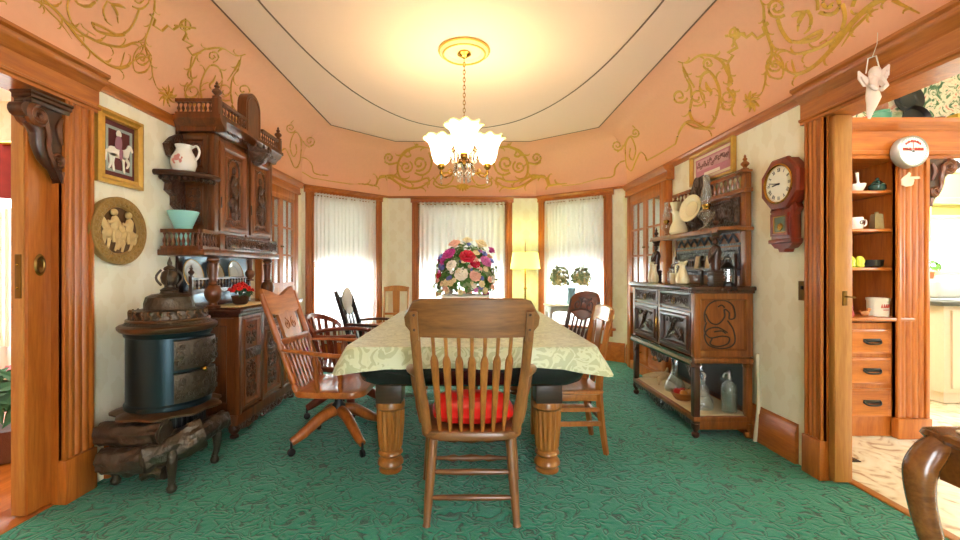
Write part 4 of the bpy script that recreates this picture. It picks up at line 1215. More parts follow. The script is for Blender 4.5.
# bottom moulding and pendant carving
m = MB(sv).at_frame(GX(RX + .005)); m.mould([(0, .5), (.02, .5), (.03, .52), (.015, .54), (.02, .56), (0, .565)], -RY1, -RY0)
m.build('waist_moulding', DARKY, sv)
m = MB(sv).at_frame(GX(RX + .01)); m.prism([(-3.72, .52), (-3.68, .44), (-3.6, .46), (-3.55, .41), (-3.5, .46), (-3.42, .44), (-3.38, .52)], -.01, .01, 'xz'); m.relief(hscroll(-3.68, -3.42, .44, .515, 3, .008), d=.01)
m.build('pendant_carving', SERVC, sv)
for y, s in ((RY0 + .05, 1), (RY1 - .05, -1)):
    m = MB(sv).at_frame(GX(RX + .01)); m.prism([(-y, .52), (-y, .42), (-y - s * .03, .45), (-y - s * .09, .52)], -.01, .012, 'xz'); m.build('corner_bracket', SERVC, sv)
# end panel with carved beast
m = MB(sv).at_frame(frame((0, RY0 + .02, 0), (1, 0, 0), (0, -1, 0)))
m.frame4(RX + .01, 1.985, .57, 1.01, [(0, 0), (0, .016), (.04, .016), (.05, .004)])
m.build('end_panel', SERVW, sv)
m = MB(sv).at_frame(frame((0, RY0 + .02, 0), (1, 0, 0), (0, -1, 0)))
ux = lambda x: 1.6 + (x - 430) / 270 * .36; uz = lambda y: 1.0 - (y - 130) / 340 * .41
bl = [[(475, 290), (470, 240), (490, 190), (530, 165), (580, 165), (620, 195), (630, 260), (600, 270), (600, 235), (575, 215), (575, 260), (540, 300), (500, 290), (475, 240)],
      [(480, 290), (470, 340), (500, 380), (560, 370), (600, 380), (590, 415), (540, 430), (500, 415), (510, 385)], [(590, 280), (620, 330), (630, 400), (600, 435), (540, 440), (490, 420), (470, 370), (490, 330), (540, 320), (590, 350)],
      [(540, 200), (560, 190), (575, 205)], [(520, 345), (560, 340), (580, 355)], [(520, 165), (545, 152), (600, 160)]]
m.relief([([(ux(p.x), uz(p.y)) for p in smooth(b_, 5)], .0055) for b_ in bl], d=.004, flat=.6)
m.build('beast_carving', wood('carving_stain', '#3a1d0c', '#241006', .4), sv)
# legs and lower shelf
for (x, y) in ((RX + .025, RY0 + .025), (RX + .025, RY1 - .025), (1.96, RY0 + .025), (1.96, RY1 - .025)):
    m = MB(sv)
    m.box(x - .022, x + .022, y - .022, y + .022, .1, .53, .004)
    m.lathe([(.018, 0), (.026, .012), (.026, .03), (.014, .04), (.03, .07), (.03, .1)], 12, c=(x, y, 0))
    m.lathe([(.03, 0), (.034, .02), (.024, .035)], 12, c=(x, y, .49)); m.build('leg', DARK if x < 1.7 else SERVW, sv)
m = MB(sv); m.box(RX, 1.985, RY0, RY1, .115, .15, .006); m.build('lower_shelf', SERVW, sv)
m = MB(sv); m.box(RX + .03, 1.97, RY0 + .03, RY1 - .03, .151, .154); m.build('shelf_cloth', plain('shelf_linen', '#e2cfa6', .7, vary=.1, bscale=20), sv)
m = MB(sv)
n_ = 44
ap = [(RY0, .125)] + [(RY0 + (RY1 - RY0) * k / n_, .1 - .05 * math.exp(-((k / n_ - .5) / .1) ** 2) - .025 * abs(math.sin(k / n_ * 4 * PI)) + .02 * (abs(k / n_ - .5) > .46)) for k in range(n_ + 1)] + [(RY1, .125)]
m.prism(ap, RX + .004, RX + .028, 'yz')
m.at_frame(GX(RX + .004)); m.relief([(spiral(-3.545 + s * .05, .085, .035, 1.4, d=s), .008) for s in (-1, 1)], d=.002)
m.build('apron', BLACKW, sv)
m = MB(sv); m.box(RX + .01, 1.98, RY0 + .004, RY0 + .024, .06, .12, .004); m.build('end_apron', SERVW, sv)
m = MB(sv); m.box(1.975, 1.988, RY0 + .05, RY1 - .05, .16, .52); m.build('lower_back', plain('slate_back', '#2c2e30', .5, vary=.4, bscale=8), sv)
# raised back
BX = 1.955
m = MB(sv); m.box(BX, 1.985, RY0 + .04, RY1 - .04, 1.06, 1.74); m.box(BX - .012, 1.985, RY0 + .02, RY0 + .075, 1.06, 1.86, .004); m.box(BX - .012, 1.985, RY1 - .075, RY1 - .02, 1.06, 1.74, .004)
m.box(BX - .035, 1.985, RY0, RY1, 1.72, 1.75, .005); m.build('back_panel', SERVW, sv)
GRYV = wood('silvered_carving', '#5d6066', '#3a3a40', .3, 'y', carve=.8)
m = MB(sv).at_frame(GX(BX))
m.panel(-RY1 + .1, -RY0 - .1, 1.5, 1.7, [(0, 0), (0, .012), (.015, .014), (.025, .004)]); m.relief(scrollset(-RY1 + .14, -RY1 + .5, 1.52, 1.68, 2, .009) + scrollset(-RY0 - .5, -RY0 - .14, 1.52, 1.68, 3, .009) + [(smooth([(-3.66, 1.6), (-3.6, 1.66), (-3.5, 1.66), (-3.44, 1.6), (-3.5, 1.54), (-3.6, 1.54), (-3.66, 1.6)], 4), .012)], d=.006)
m.build('back_carving', SERVC, sv)
m = MB(sv).at_frame(GX(BX)); 
zz = [(-RY1 + .12 + (RY1 - RY0 - .24) * k / 16, 1.4 + (.035 if k % 2 else -.02)) for k in range(17)]
m.relief([(zz, .012)], d=.006); m.box(-RY1 + .09, -RY0 - .09, 0, .01, 1.44, 1.46); m.box(-RY1 + .09, -RY0 - .09, 0, .01, 1.355, 1.37)
m.panel(-RY1 + .1, -RY0 - .1, 1.13, 1.34, [(0, 0), (0, .012), (.02, .014), (.03, .004)]); m.relief(hscroll(-RY1 + .16, -RY0 - .16, 1.17, 1.3, 6, .007), d=.006)
m.build('zigzag_carving', GRYV, sv)
m = MB(sv); m.box(1.74, 1.985, RY0 - .01, RY1 + .01, 1.45, 1.475, .006)
m.at_frame(GX(1.74)); m.box(-RY1, -RY0, 0, .008, 1.437, 1.452); m.build('upper_shelf', SERVW, sv)
m = MB(sv); gallery(m, (BX - .02, RY0 + .07, 0), (BX - .02, 3.4, 0), 1.755, 1.845, 6, .014, .024, False); m.build('top_gallery', SERVW, sv); m = MB(sv); gallery(m, (BX - .02, 3.72, 0), (BX - .02, RY1 - .06, 0), 1.755, 1.845, 5, .014, .024, False); m.build('top_gallery', SERVW, sv)
m = MB(sv).at_frame(GX(BX - .03))
cr_ = [(-3.72, 1.75)] + [(-3.56 - .14 * math.cos(a) * (1 + .08 * math.cos(6 * a)), 1.83 + .12 * math.sin(a) * (1 + .08 * math.cos(6 * a))) for a in [PI * k / 20 for k in range(21)]] + [(-3.4, 1.75)]
m.prism(cr_, -.02, .01, 'xz'); m.relief([(spiral(-3.56 + s * .06, 1.82, .045, 1.4, d=s, a0=PI / 2), .009) for s in (-1, 1)] + [([(-3.56, 1.76), (-3.56, 1.93)], .01)], d=.012)
m.build('carved_crest', SERVC, sv)
for y in (RY0 + .045, RY1 - .045):
    m = MB(sv); h0 = 1.86 if y < 3.5 else 1.75; m.box(BX - .05, 1.985, y - .04, y + .04, h0, h0 + .018, .004); m.lathe(turned(.11, .028, 'finial'), 12, c=(1.955, y, h0 + .018)); m.build('finial', SERVW, sv)
# figure columns
for y in (RY0 + .075, RY1 - .07):
    m = MB(sv); x = 1.765
    m.box(x - .035, x + .035, y - .035, y + .035, 1.06, 1.17, .003)
    for z in (1.075, 1.1, 1.125, 1.15): m.box(x - .039, x + .039, y - .039, y + .039, z, z + .012, .002)
    m.tube([(x, y, 1.17), (x - .006, y, 1.2), (x, y, 1.26), (x + .004, y, 1.3), (x, y, 1.335), (x, y, 1.35)], [.032, .036, .028, .036, .03, .014], n=12)
    m.ball((x - .004, y, 1.375), .022, 10, 8, sc_=(.9, .85, 1.2)); m.tube(smooth([(x - .01, y - .035, 1.325), (x - .035, y - .025, 1.28), (x - .04, y + .01, 1.25)], 4), .011, n=8); m.tube(smooth([(x - .01, y + .035, 1.325), (x - .03, y + .03, 1.27), (x - .03, y + .01, 1.22)], 4), .011, n=8)
    m.lathe([(.024, 1.395), (.03, 1.405), (.024, 1.415), (.036, 1.43), (.036, 1.45)], 10, c=(x, y, 0)); m.lathe(turned(.09, .022, 'finial'), 10, c=(x, y, 1.475)); m.build('figure_column', DARK, sv)
m = MB(sv); gallery(m, (1.93, RY0 + .12, 0), (1.93, RY1 - .1, 0), 1.2, 1.25, 22, .009, .016); m.box(1.9, 1.955, RY0 + .08, RY1 - .08, 1.17, 1.184)
for y in (RY0 + .12, RY1 - .1, 3.55): m.box(1.92, 1.94, y - .01, y + .01, 1.06, 1.29)
m.build('plate_rail', DARK, sv)

# ---- things on the server
def mlathe(name, prof, mat, label, cat, loc, n=22, group=None):
    mb = MB(); mb.lathe(prof, n); return solo(name, mb, mat, label, cat, loc, group)
OILG = glassmat('oil_lamp_glass', '#f8f4ea', .97, glint=.12)
def oil_lamp(loc, label, s=1):
    t = thing('oil_lamp', label, 'oil lamp', loc, 0, 'oil lamps on the server')
    m = MB(); m.lathe([(.05*s, 0), (.052*s, .012*s), (.02*s, .03*s), (.016*s, .06*s), (.03*s, .075*s), (.055*s, .1*s), (.055*s, .13*s), (.025*s, .155*s)], 18); m.build('font', OILG, t)
    m = MB(); m.lathe([(.024*s, .155*s), (.026*s, .17*s), (.03*s, .175*s), (.03*s, .19*s), (.02*s, .195*s)], 14); m.tube([(.03*s, 0, .18*s), (.045*s, 0, .18*s)], .003); m.build('burner', BRASS, t)
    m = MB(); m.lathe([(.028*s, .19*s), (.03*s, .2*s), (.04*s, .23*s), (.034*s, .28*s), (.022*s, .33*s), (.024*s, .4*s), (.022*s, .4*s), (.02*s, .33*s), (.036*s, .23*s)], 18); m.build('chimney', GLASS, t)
    return t
oil_lamp((1.83, 3.3, 1.476), 'clear glass oil lamp on the upper shelf of the server near the pink picture', 1.05)
oil_lamp((1.83, 3.97, 1.476), 'clear glass oil lamp at the far end of the server upper shelf', .8)
# cream plate and cream pitcher-shaped vase
plate('plate', (1.86, 3.57, 1.68), .115, (-1, -.25, .22), CREAMC, 'large cream plate standing upright on the server upper shelf', rimm=CREAMC)
mlathe('vase', [(.06, 0), (.075, .02), (.07, .06), (.045, .12), (.04, .17), (.06, .2), (.055, .2), (.035, .17)], CREAMC, 'wide cream vase beside the large cream plate on the server upper shelf', 'vase', (1.82, 3.72, 1.476))
mlathe('vase', [(.03, 0), (.045, .03), (.03, .08), (.025, .22), (.05, .3), (.045, .3), (.02, .22)], CREAMC, 'tall slim cream vase left of the large cream plate on the server shelf', 'vase', (1.86, 3.85, 1.476))
def pitcher(loc, label, s=1, rz=0, cat='pitcher'):
    t = thing('pitcher', label, cat, loc, rz)
    m = MB(); m.lathe([(.03*s, 0), (.045*s, .01*s), (.05*s, .04*s), (.035*s, .09*s), (.02*s, .13*s), (.024*s, .16*s), (.034*s, .175*s), (.028*s, .175*s), (.016*s, .13*s)], 18); m.build('body', CREAMC, t)
    m = MB(); m.tube(smooth([(.02*s, 0, .15*s), (.06*s, 0, .15*s), (.065*s, 0, .09*s), (.045*s, 0, .05*s)], 4), .006*s); m.build('handle', CREAMC, t)
    m = MB(); m.tube(smooth([(-.02*s, 0, .16*s), (-.045*s, 0, .18*s)], 4), [.018*s, .006*s], n=8); m.build('spout', CREAMC, t)
    return t
pitcher((1.66, 3.33, 1.061), 'cream goose-necked pitcher on the near middle of the server top', 1, R(110))
mlathe('cup', [(.028, 0), (.032, .006), (.034, .07), (.036, .085), (.031, .085), (.028, .01)], CREAMC, 'plain cream beaker beside the goose-necked pitcher on the server top', 'cup', (1.66, 3.46, 1.061))
mlathe('vase', [(.026, 0), (.034, .02), (.03, .06), (.016, .1), (.014, .14), (.022, .16), (.012, .14)], CREAMC, 'slim cream bud vase second from the far end of the server top', 'vase', (1.66, 3.82, 1.061))
mlathe('vase', [(.026, 0), (.036, .03), (.03, .08), (.018, .12), (.02, .17), (.028, .185), (.015, .16)], CREAMC, 'cream waisted vase nearest the far end of the server top', 'vase', (1.68, 3.93, 1.061))
def decanter(loc, label, prof, stop, mat=GLASS, name='decanter', cat='decanter'):
    t = thing(name, label, cat, loc, 0, 'glass bottles on the server' if name == 'decanter' else None)
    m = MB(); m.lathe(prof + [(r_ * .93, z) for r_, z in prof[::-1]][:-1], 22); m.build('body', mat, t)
    if stop:
        m = MB(); m.lathe(stop, 14); m.build('stopper', CRYST, t)
    return t
BELL = [(.001, .004), (.07, .002), (.078, .02), (.07, .06), (.03, .13), (.017, .17), (.017, .2), (.028, .215)]
BELLS = [(.012, .2), (.014, .218), (.024, .235), (.02, .26), (.006, .275)]
sc2 = lambda p, s: [(a * s, b * s) for a, b in p]
decanter((1.74, 3.57, 1.061), 'clear glass carafe with stopper on the middle of the server top', sc2(BELL, .72), sc2(BELLS, .72))
decanter((1.76, 3.7, 1.061), 'clear glass jar between the cream vases and carafe on the server top', [(.001, .003), (.042, .002), (.045, .02), (.042, .09), (.028, .11), (.03, .125)], [(.03, .122), (.034, .13), (.012, .14), (.014, .155), (.004, .165)], name='glass_jar', cat='jar')
for y, ang, lb in ((3.5, .3, 'small brown printed card propped on the server plate rail nearer the camera'), (3.66, -.2, 'small tan photo card propped on the server plate rail farther from the camera')):
    m = MB(); m.box(-.004, .004, -.03, .03, 0, .1, .001)
    o = solo('card', m, plain('card_print', '#cdb58a', .6, vary=.35, bscale=25), lb, 'card', (1.89, y - .1, 1.185)); o.rotation_euler = (0, R(-9), ang * .3) if False else (0, R(9), 0)
ln = thing('lantern', 'small dark metal lantern on the near end of the server top', 'lantern', (1.87, 3.1, 1.061))
m = MB(); m.lathe([(.045, 0), (.045, .015), (.03, .03)], 8); m.lathe([(.045, .12), (.048, .13), (.02, .165), (.01, .17)], 8)
for k in range(4): a = PI / 4 + PI / 2 * k; m.box(.034 * math.cos(a) - .004, .034 * math.cos(a) + .004, .034 * math.sin(a) - .004, .034 * math.sin(a) + .004, .02, .125)
m.build('frame', BLACK, ln)
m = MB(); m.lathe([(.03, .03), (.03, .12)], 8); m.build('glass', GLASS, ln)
m = MB(); m.tube([(.03 * math.cos(a), 0, .17 + .035 * math.sin(a)) for a in [PI * k / 10 for k in range(11)]], .003); m.build('handle', BLACK, ln)
# lower shelf
decanter((1.73, 3.17, .155), 'clear bell-shaped decanter on the lower server shelf beside the soda bottle', BELL, BELLS)
decanter((1.74, 3.62, .155), 'tall clear decanter on the lower server shelf left of the fruit bowl', sc2(BELL, 1.08), sc2(BELLS, 1.08))
decanter((1.88, 3.5, .155), 'clear glass decanter standing behind the fruit bowl on the lower server shelf', BELL, BELLS)
sf = thing('soda_bottle', 'clear glass soda siphon bottle at the near end of the lower server shelf', 'bottle', (1.87, 3.08, .155))
m = MB(); m.lathe([(.001, .004), (.045, .002), (.052, .01), (.052, .17), (.045, .2), (.02, .225), (.016, .24), (.015, .238), (.018, .222), (.042, .197), (.048, .17), (.048, .012)], 24); m.build('body', BOTTLE, sf)
m = MB(); m.lathe([(.047, .012), (.047, .15), (.001, .15)], 22); m.build('liquid', WATER, sf)
m = MB(); m.lathe([(.018, .232), (.02, .25), (.014, .262), (.016, .29), (.006, .3)], 12); m.tube(smooth([(0, 0, .275), (-.03, 0, .28), (-.045, 0, .25)], 4), .006); m.build('spout', plain('pewter', '#9a9a92', .3, .9), sf)
WICK = wood('bowl_wood', '#c07a3e', '#8e5222', .4, 'x')
fb = mlathe('fruit_bowl', [(.05, 0), (.06, .006), (.085, .045), (.092, .06), (.085, .06), (.055, .014), (.001, .012)], WICK, 'round wooden bowl of fruit on the lower server shelf', 'bowl', (1.69, 3.38, .155))
for k, (x, y, z, c, nm, lb) in enumerate(((-.03, .03, .055, '#c8201a', 'apple', 'red apple on the far side of the wooden fruit bowl'), (.02, .04, .055, '#c62a1c', 'tomato', 'small red tomato beside the apple in the wooden fruit bowl'), (-.01, -.035, .058, '#d98a3a', 'orange', 'orange fruit on the near side of the wooden bowl'), (.035, -.01, .06, '#c98a4a', 'peach', 'tan peach on the right in the wooden fruit bowl'))):
    m = MB(); m.lathe([(.001, -.024), (.014, -.026), (.028, -.01), (.03, .006), (.02, .022), (.008, .024), (.001, .019)], 14)
    t = solo(nm, m, plain('fruit_' + nm, c, .35, vary=.2), lb, 'fruit', (1.69 + x, 3.38 + y, .155 + z), 'fruit in the wooden bowl')
    m = MB(); m.tube([(0, 0, .018), (.003, 0, .034)], .002, n=5); m.build('stem', DARK, t)
DRIFT = plain('driftwood', '#d6b98c', .7, bump=.6, bscale=25, vary=.2)
m = MB(); m.tube(smooth([(-.1, .16, .02), (-.03, .08, .05), (.05, 0, .06), (.1, -.09, .03), (.08, -.16, .015)], 6), [.012, .028, .035, .028, .012], n=10); m.tube(smooth([(.05, 0, .06), (-.04, -.05, .045), (-.08, -.13, .02)], 5), [.025, .02, .01], n=8); m.tube(smooth([(0, .04, .05), (.09, .1, .07), (.12, .14, .1)], 5), [.02, .016, .008], n=8)
solo('driftwood', m, DRIFT, 'pale twisted driftwood branch at the far end of the lower server shelf', 'driftwood', (1.74, 3.87, .157))
m = MB(); m.tube(smooth([(1.965, 2.945, .0), (1.98, 2.93, .25), (1.985, 2.94, .42), (1.985, 2.95, .6)], 5), .012, n=8); solo('rolled_paper', m, plain('cream_paper', '#d9cfae', .7), 'cream rolled paper tube standing against the wall beside the server', 'paper roll')

# ------------------------------------------------------------------ right wall: pink picture, clock, switch
PKM = plain('pink_mat', '#c8808c', .6, vary=.12, bscale=60)
pp = wallpic('framed_picture', RF, -3.82, -3.2, 1.905, 2.175, 'gold framed pink embroidered sampler above the carved server', 'picture', GOLDF, [(0, .002), (0, .035), (.012, .04), (.02, .032), (.026, .014), (.026, .002)], PKM)
m = MB(pp).at_frame(RF); m.frame4(-3.78, -3.24, 1.94, 2.14, [(0, .008), (0, .011), (.02, .011), (.02, .008)]); m.build('inner_border', plain('cream_mat', '#e6d6b4', .6), pp)
m = MB(pp).at_frame(RF); m.box(-3.73, -3.28, .008, .012, 2.02, 2.105); m.build('sampler_cloth', plain('sampler_pink', '#d7a4a4', .7), pp)
m = MB(pp).at_frame(RF); rnd = random.Random(3)
for k in range(26):
    u = -3.715 + .42 * k / 25; z = 2.062 + .014 * math.sin(k * 1.3)
    m.relief([(spiral(u, z + rnd.uniform(-.012, .012), rnd.uniform(.009, .02), 1, rnd.random() * 6), .0035)], d=.013)
m.build('stitching', plain('stitch_brown', '#8a5a52', .7), pp)
m = MB(pp).at_frame(RF); m.box(-3.62, -3.4, .008, .012, 1.965, 1.99); m.build('caption_strip', PAPER, pp)

CC = V((XR, 2.66, 1.705))
ck = thing('wall_clock', 'reddish wood octagonal schoolhouse wall clock with white dial right of the server', 'clock', CC)
CF = frame(CC, (0, -1, 0), (-1, 0, 0))
LYm = Matrix.Rotation(PI / 2, 4, 'X')           # lathe z -> -y ; flip below
def octo(r, a=PI / 8): return [(r * math.cos(a + PI / 4 * k), r * math.sin(a + PI / 4 * k)) for k in range(8)]
m = MB(ck).at_frame(CF)
rs = [m.ring([(x, d, z) for x, z in octo(r_)]) for r_, d in ((.165, .002), (.165, .05), (.172, .055), (.172, .07), (.16, .082), (.128, .085), (.122, .076), (.122, .05))]
m.skin(rs); m.build('case', CHERRY, ck, ang=30)
m = MB(ck).at_frame(CF)
Lc = Matrix.Rotation(-PI / 2, 4, 'X')           # z axis -> +y (depth)
m.lathe([(.112, .07), (.122, .074), (.124, .088), (.116, .092), (.11, .086)], 44, L=Lc); m.build('bezel', BRASS, ck)
m = MB(ck).at_frame(CF); m.lathe([(.001, .06), (.115, .06), (.115, .078), (.001, .078)], 44, L=Lc); dial = m.build('dial', plain('dial_cream', '#f2ecd8', .4), ck)
m = MB(ck).at_frame(CF)
def stroke(mm, a, r_, x0, z0_, x1, z1_, w=.0035):
    """stroke in numeral space, placed upright along the radius"""
    def P(x, z):
        rr = r_ + z
        return (math.sin(a) * rr + math.cos(a) * x, .0785, math.cos(a) * rr - math.sin(a) * x)
    mm.bar(P(x0, z0_), P(x1, z1_), w, .001, up=(0, 1, 0))
NUM = ['XII', 'I', 'II', 'III', 'IIII', 'V', 'VI', 'VII', 'VIII', 'IX', 'X', 'XI']
for k, s in enumerate(NUM):
    a = 2 * PI * k / 12
    wd = {'I': .006, 'V': .014, 'X': .014}
    tot = sum(wd[c] for c in s); x = -tot / 2
    for c in s:
        w_ = wd[c]; q = x + w_ / 2
        if c == 'I': stroke(m, a, .087, q, -.011, q, .011)
        elif c == 'V': stroke(m, a, .087, q - .005, .011, q, -.011); stroke(m, a, .087, q + .005, .011, q, -.011, .002)
        else: stroke(m, a, .087, q - .005, .011, q + .005, -.011); stroke(m, a, .087, q + .005, .011, q - .005, -.011, .002)
        x += w_
for k in range(60):
    a = 2 * PI * k / 60
    stroke(m, a, .105, 0, -.002, 0, .002, .0015)
m.build('numerals', BLACK, dial)
m = MB(ck).at_frame(CF)
for hr, ln_, w_ in ((8.8 / 12, .055, .007), (48 / 60, .085, .005)):
    a = 2 * PI * hr
    if hr == 48 / 60: a -= .12
    m.bar((-.012 * math.sin(a), .081, -.012 * math.cos(a)), (ln_ * math.sin(a), .081, ln_ * math.cos(a)), w_, .0015, up=(0, 1, 0))
m.ball((0, .081, 0), .006); m.build('hand', BLACK, dial)
m = MB(ck).at_frame(CF)
m.box(-.085, .085, .002, .065, -.345, -.13, .004); m.box(-.1, .1, .002, .075, -.365, -.34, .005)
m.prism([(-.095, -.365), (.095, -.365), (.06, -.395), (.03, -.4), (.02, -.42), (-.02, -.42), (-.03, -.4), (-.06, -.395)], .002, .06, 'xz')
m.prism([(-.1, -.13), (-.115, -.16), (-.09, -.19), (-.085, -.2), (-.085, -.12)], .01, .05, 'xz'); m.prism([(.1, -.13), (.115, -.16), (.09, -.19), (.085, -.2), (.085, -.12)], .01, .05, 'xz')
m.build('drop_case', CHERRY, ck)
m = MB(ck).at_frame(CF); m.frame4(-.075, .075, -.32, -.18, [(0, .064), (0, .078), (.016, .08), (.02, .07), (.02, .064)]); dd = m.build('pendulum_door', CHERRY, ck)
m = MB(ck).at_frame(CF); m.box(-.056, .056, .064, .068, -.3, -.2); m.build('window', plain('clock_window_reflection', '#7d8a78', .1, .7), dd)
m = MB(ck).at_frame(CF); m.frame4(-.058, .058, -.303, -.197, [(0, .066), (0, .074), (.006, .074), (.006, .066)]); m.build('gold_rim', GOLDF, dd)
m = MB(ck).at_frame(CF); m.lathe([(.001, .069), (.024, .069), (.02, .074), (.001, .075)], 20, c=(0, 0, -.265), L=Lc); m.build('pendulum_bob', BRASS, dd)
sw = thing('light_switch', 'aged brass light switch plate on the wall beside the kitchen doorway', 'light switch', (XR, 2.575, 1.05))
SF = frame((XR, 2.56, 1.05), (0, -1, 0), (-1, 0, 0))
m = MB(sw).at_frame(SF); m.box(-.036, .036, .001, .007, -.058, .058, .003); m.build('plate', DBRASS, sw)
m = MB(sw).at_frame(SF); m.box(-.006, .006, .007, .018, .008, .03, .002); m.build('toggle', BLACK, sw)
m = MB(sw).at_frame(SF); m.ball((0, .007, .045), .004); m.build('screw', DBRASS, sw); m = MB(sw).at_frame(SF); m.ball((0, .007, -.045), .004); m.build('screw', DBRASS, sw)

# ------------------------------------------------------------------ kitchen beyond the right doorway
m = MB(); m.box(2.13, 7.2, YN, 5.5, -.06, -.004); struct('floor_kitchen', m, MARBLE)
m = MB(); f = m.f(m.ring([(XR + .13, YN, 2.9), (7.2, YN, 2.9), (7.2, 5.5, 2.9), (XR + .13, 5.5, 2.9)])); struct('ceiling_kitchen', m, KITF, flat=True)
# window wall: opening over the counter
KF = frame((0, 5.4, 0), (1, 0, 0), (0, -1, 0))
wall('wall_kitchen_back', KF, 2.13, 7.2, [(5.72, 6.5, 1.16, 1.84)], 2.9, .12, KWALL)
m = MB(); m.box(7.1, 7.2, 1.6, 5.5, 0, 2.9); m.box(7.1, 7.2, YN, .2, 0, 2.9); m.box(7.1, 7.2, .2, 1.6, 0, .9); m.box(7.1, 7.2, .2, 1.6, 2.2, 2.9); struct('wall_kitchen_right', m, KWALL)
m = MB(); m.box(2.13, 7.2, YN - .1, YN, 0, 2.9); struct('wall_kitchen_front', m, KWALL)
# partition with the built-in dresser
m = MB(); m.box(2.14, 3.2, 3.41, 3.46, 0, 2.9); m.box(3.2, 7.1, 3.41, 3.46, 2.1, 2.9); struct('wall_partition', m, FLORAL)
kw = MB().at_frame(KF); kw.frame4(5.62, 6.6, 1.06, 1.94, [(0, 0), (0, .03), (.09, .03), (.1, 0)]); kws = struct('window_4', kw, KWALL)
m = MB().at_frame(KF); m.frame4(5.72, 6.5, 1.16, 1.84, [(0, -.08), (0, -.04), (.05, -.04), (.05, -.08)]); m.build('sash', WHITE, kws)
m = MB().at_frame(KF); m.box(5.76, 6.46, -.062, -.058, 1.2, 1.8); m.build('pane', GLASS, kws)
m = MB().at_frame(KF); m.box(5.55, 6.66, 0, .09, 1.0, 1.06, .006); m.build('sill', WHITE, kws)
HK = thing('built_in_dresser', 'honey oak built-in dresser with open shelves and three drawers in the kitchen', 'dresser', (2.7, 3.2, 0))
HX0, HX1, HY = 2.2, 3.03, 3.02
m = MB(HK)
m.box(2.16, 2.2, HY, 3.4, 0, 1.98, .003); m.box(HX1, HX1 + .02, HY + .01, 3.4, 0, 1.98); m.box(3.17, 3.2, HY, 3.4, 0, 1.98); m.box(2.2, HX1, 3.385, 3.4, .8, 2.0)
m.box(2.16, HX1 + .02, HY + .02, 3.4, 0, .11); m.box(2.2, HX1, HY + .015, 3.4, .11, .8)
m.build('case', TRIM, HK)
m = MB(HK).at_frame(FY(HY + .01))
fluted(m, 2.985, 3.21, .14, 1.95, .03, 4); m.box(2.98, 3.215, 0, .055, 0, .14, .004); m.build('casing', TRIM, HK)
m = MB(HK).at_frame(FY(HY)); m.mould([(-.38, 1.95), (.02, 1.95), (.02, 1.97), (.035, 1.98), (.035, 2.0), (.022, 2.005), (.022, 2.14), (.04, 2.15), (.05, 2.165), (.075, 2.18), (.085, 2.195), (.085, 2.215), (-.38, 2.215)], 2.16, 5.2); m.build('cornice', TRIMX, HK)
for z in (1.19, 1.465, 1.735):
    m = MB(HK); m.box(2.2, HX1, HY + .02, 3.385, z - .02, z, .003); m.build('shelf', TRIMX, HK)
m = MB(HK); m.box(2.18, HX1 + .08, HY - .03, 3.385, .815, .84, .005); m.build('counter', TRIMX, HK)
m = MB(HK).at_frame(FY(3.384))
for z0, z1 in ((.87, 1.14), (1.22, 1.42), (1.5, 1.69), (1.77, 1.94)):
    for u0_, u1_ in ((2.22, 2.78), (2.8, 3.02)): m.panel(u0_, u1_, z0, z1, [(0, 0), (0, .012), (.035, .012), (.045, .003)])
m.build('back_panel', TRIMX, HK)
for z0, z1 in ((.585, .755), (.37, .555), (.14, .34)):
    m = MB(HK).at_frame(FY(HY + .015)); m.panel(2.23, 2.975, z0, z1, [(0, 0), (0, .014), (.012, .018), (.022, .01)]); d = m.build('drawer', TRIMX, HK)
    m = MB(HK).at_frame(FY(HY + .015)); c = 2.84; zc = (z0 + z1) / 2
    m.box(c - .06, c + .06, .01, .016, zc - .006, zc + .02, .002); m.tube(smooth([(c - .06, .014, zc + .008), (c - .04, .03, zc - .012), (c + .04, .03, zc - .012), (c + .06, .014, zc + .008)], 4), .007); m.build('cup_pull', BLACK, d)
REDD_ = wood('corbel_highlight_wood', '#7a4526', '#4a2412', .3)
# corbel at the passage
def corbel(t, F, ztop, h, w, mat, capw):
    """scroll bracket: x-z profile projecting to +x, thickness along y"""
    m = MB(t).at_frame(F)
    prof_ = smooth([(0, ztop), (w, ztop), (w * 1.02, ztop - .035), (w * .96, ztop - .075), (w * .78, ztop - .1), (w * .64, ztop - h * .36), (w * .62, ztop - h * .5), (w * .5, ztop - h * .68), (w * .28, ztop - h * .8), (w * .13, ztop - h * .95), (0, ztop - h)], 4)
    m.prism([(p.x, p.y) for p in prof_], .012, capw - .012, 'xz')
    m.tube([(w * 1.0, .0, ztop - .045), (w * 1.0, capw, ztop - .045)], .034, n=12)
    m.tube([(p.x, capw / 2, p.y) for p in prof_[14:36]], [.022, .03, .026, .02, .01], n=10, up=(0, 1, 0), flat=1.1)
    body = m.build('scroll', mat, t)
    for d in (.01, capw - .01):
        m = MB(t).at_frame(F); m.relief([(spiral(w * .74, ztop - .058, .05, 1.9, a0=PI / 2, d=-1), [.017, .014, .01]), (spiral(w * .24, ztop - h * .68, .034, 1.6, a0=-PI / 2, d=-1), [.013, .01, .008]), (smooth([(w * .58, ztop - .06), (w * .46, ztop - h * .38), (w * .46, ztop - h * .56), (w * .3, ztop - h * .78)], 5), [.015, .013, .013, .008]),
                  (smooth([(w * .1, ztop - .03), (w * .2, ztop - h * .25), (w * .1, ztop - h * .45)], 5), [.008, .016, .006]), (smooth([(w * .08, ztop - h * .82), (w * .05, ztop - h * .9), (w * .03, ztop - h)], 4), .01)], d=d, flat=1.3); m.build('volute_carving', REDD_, body)
cb = thing('corbel', 'carved dark scroll corbel under the lintel of the kitchen passage', 'corbel', (3.22, 3.03, 1.6))
corbel(cb, frame((3.216, 2.985, 0), (1, 0, 0), (0, 1, 0)), 1.945, .33, .17, DARK, .1)
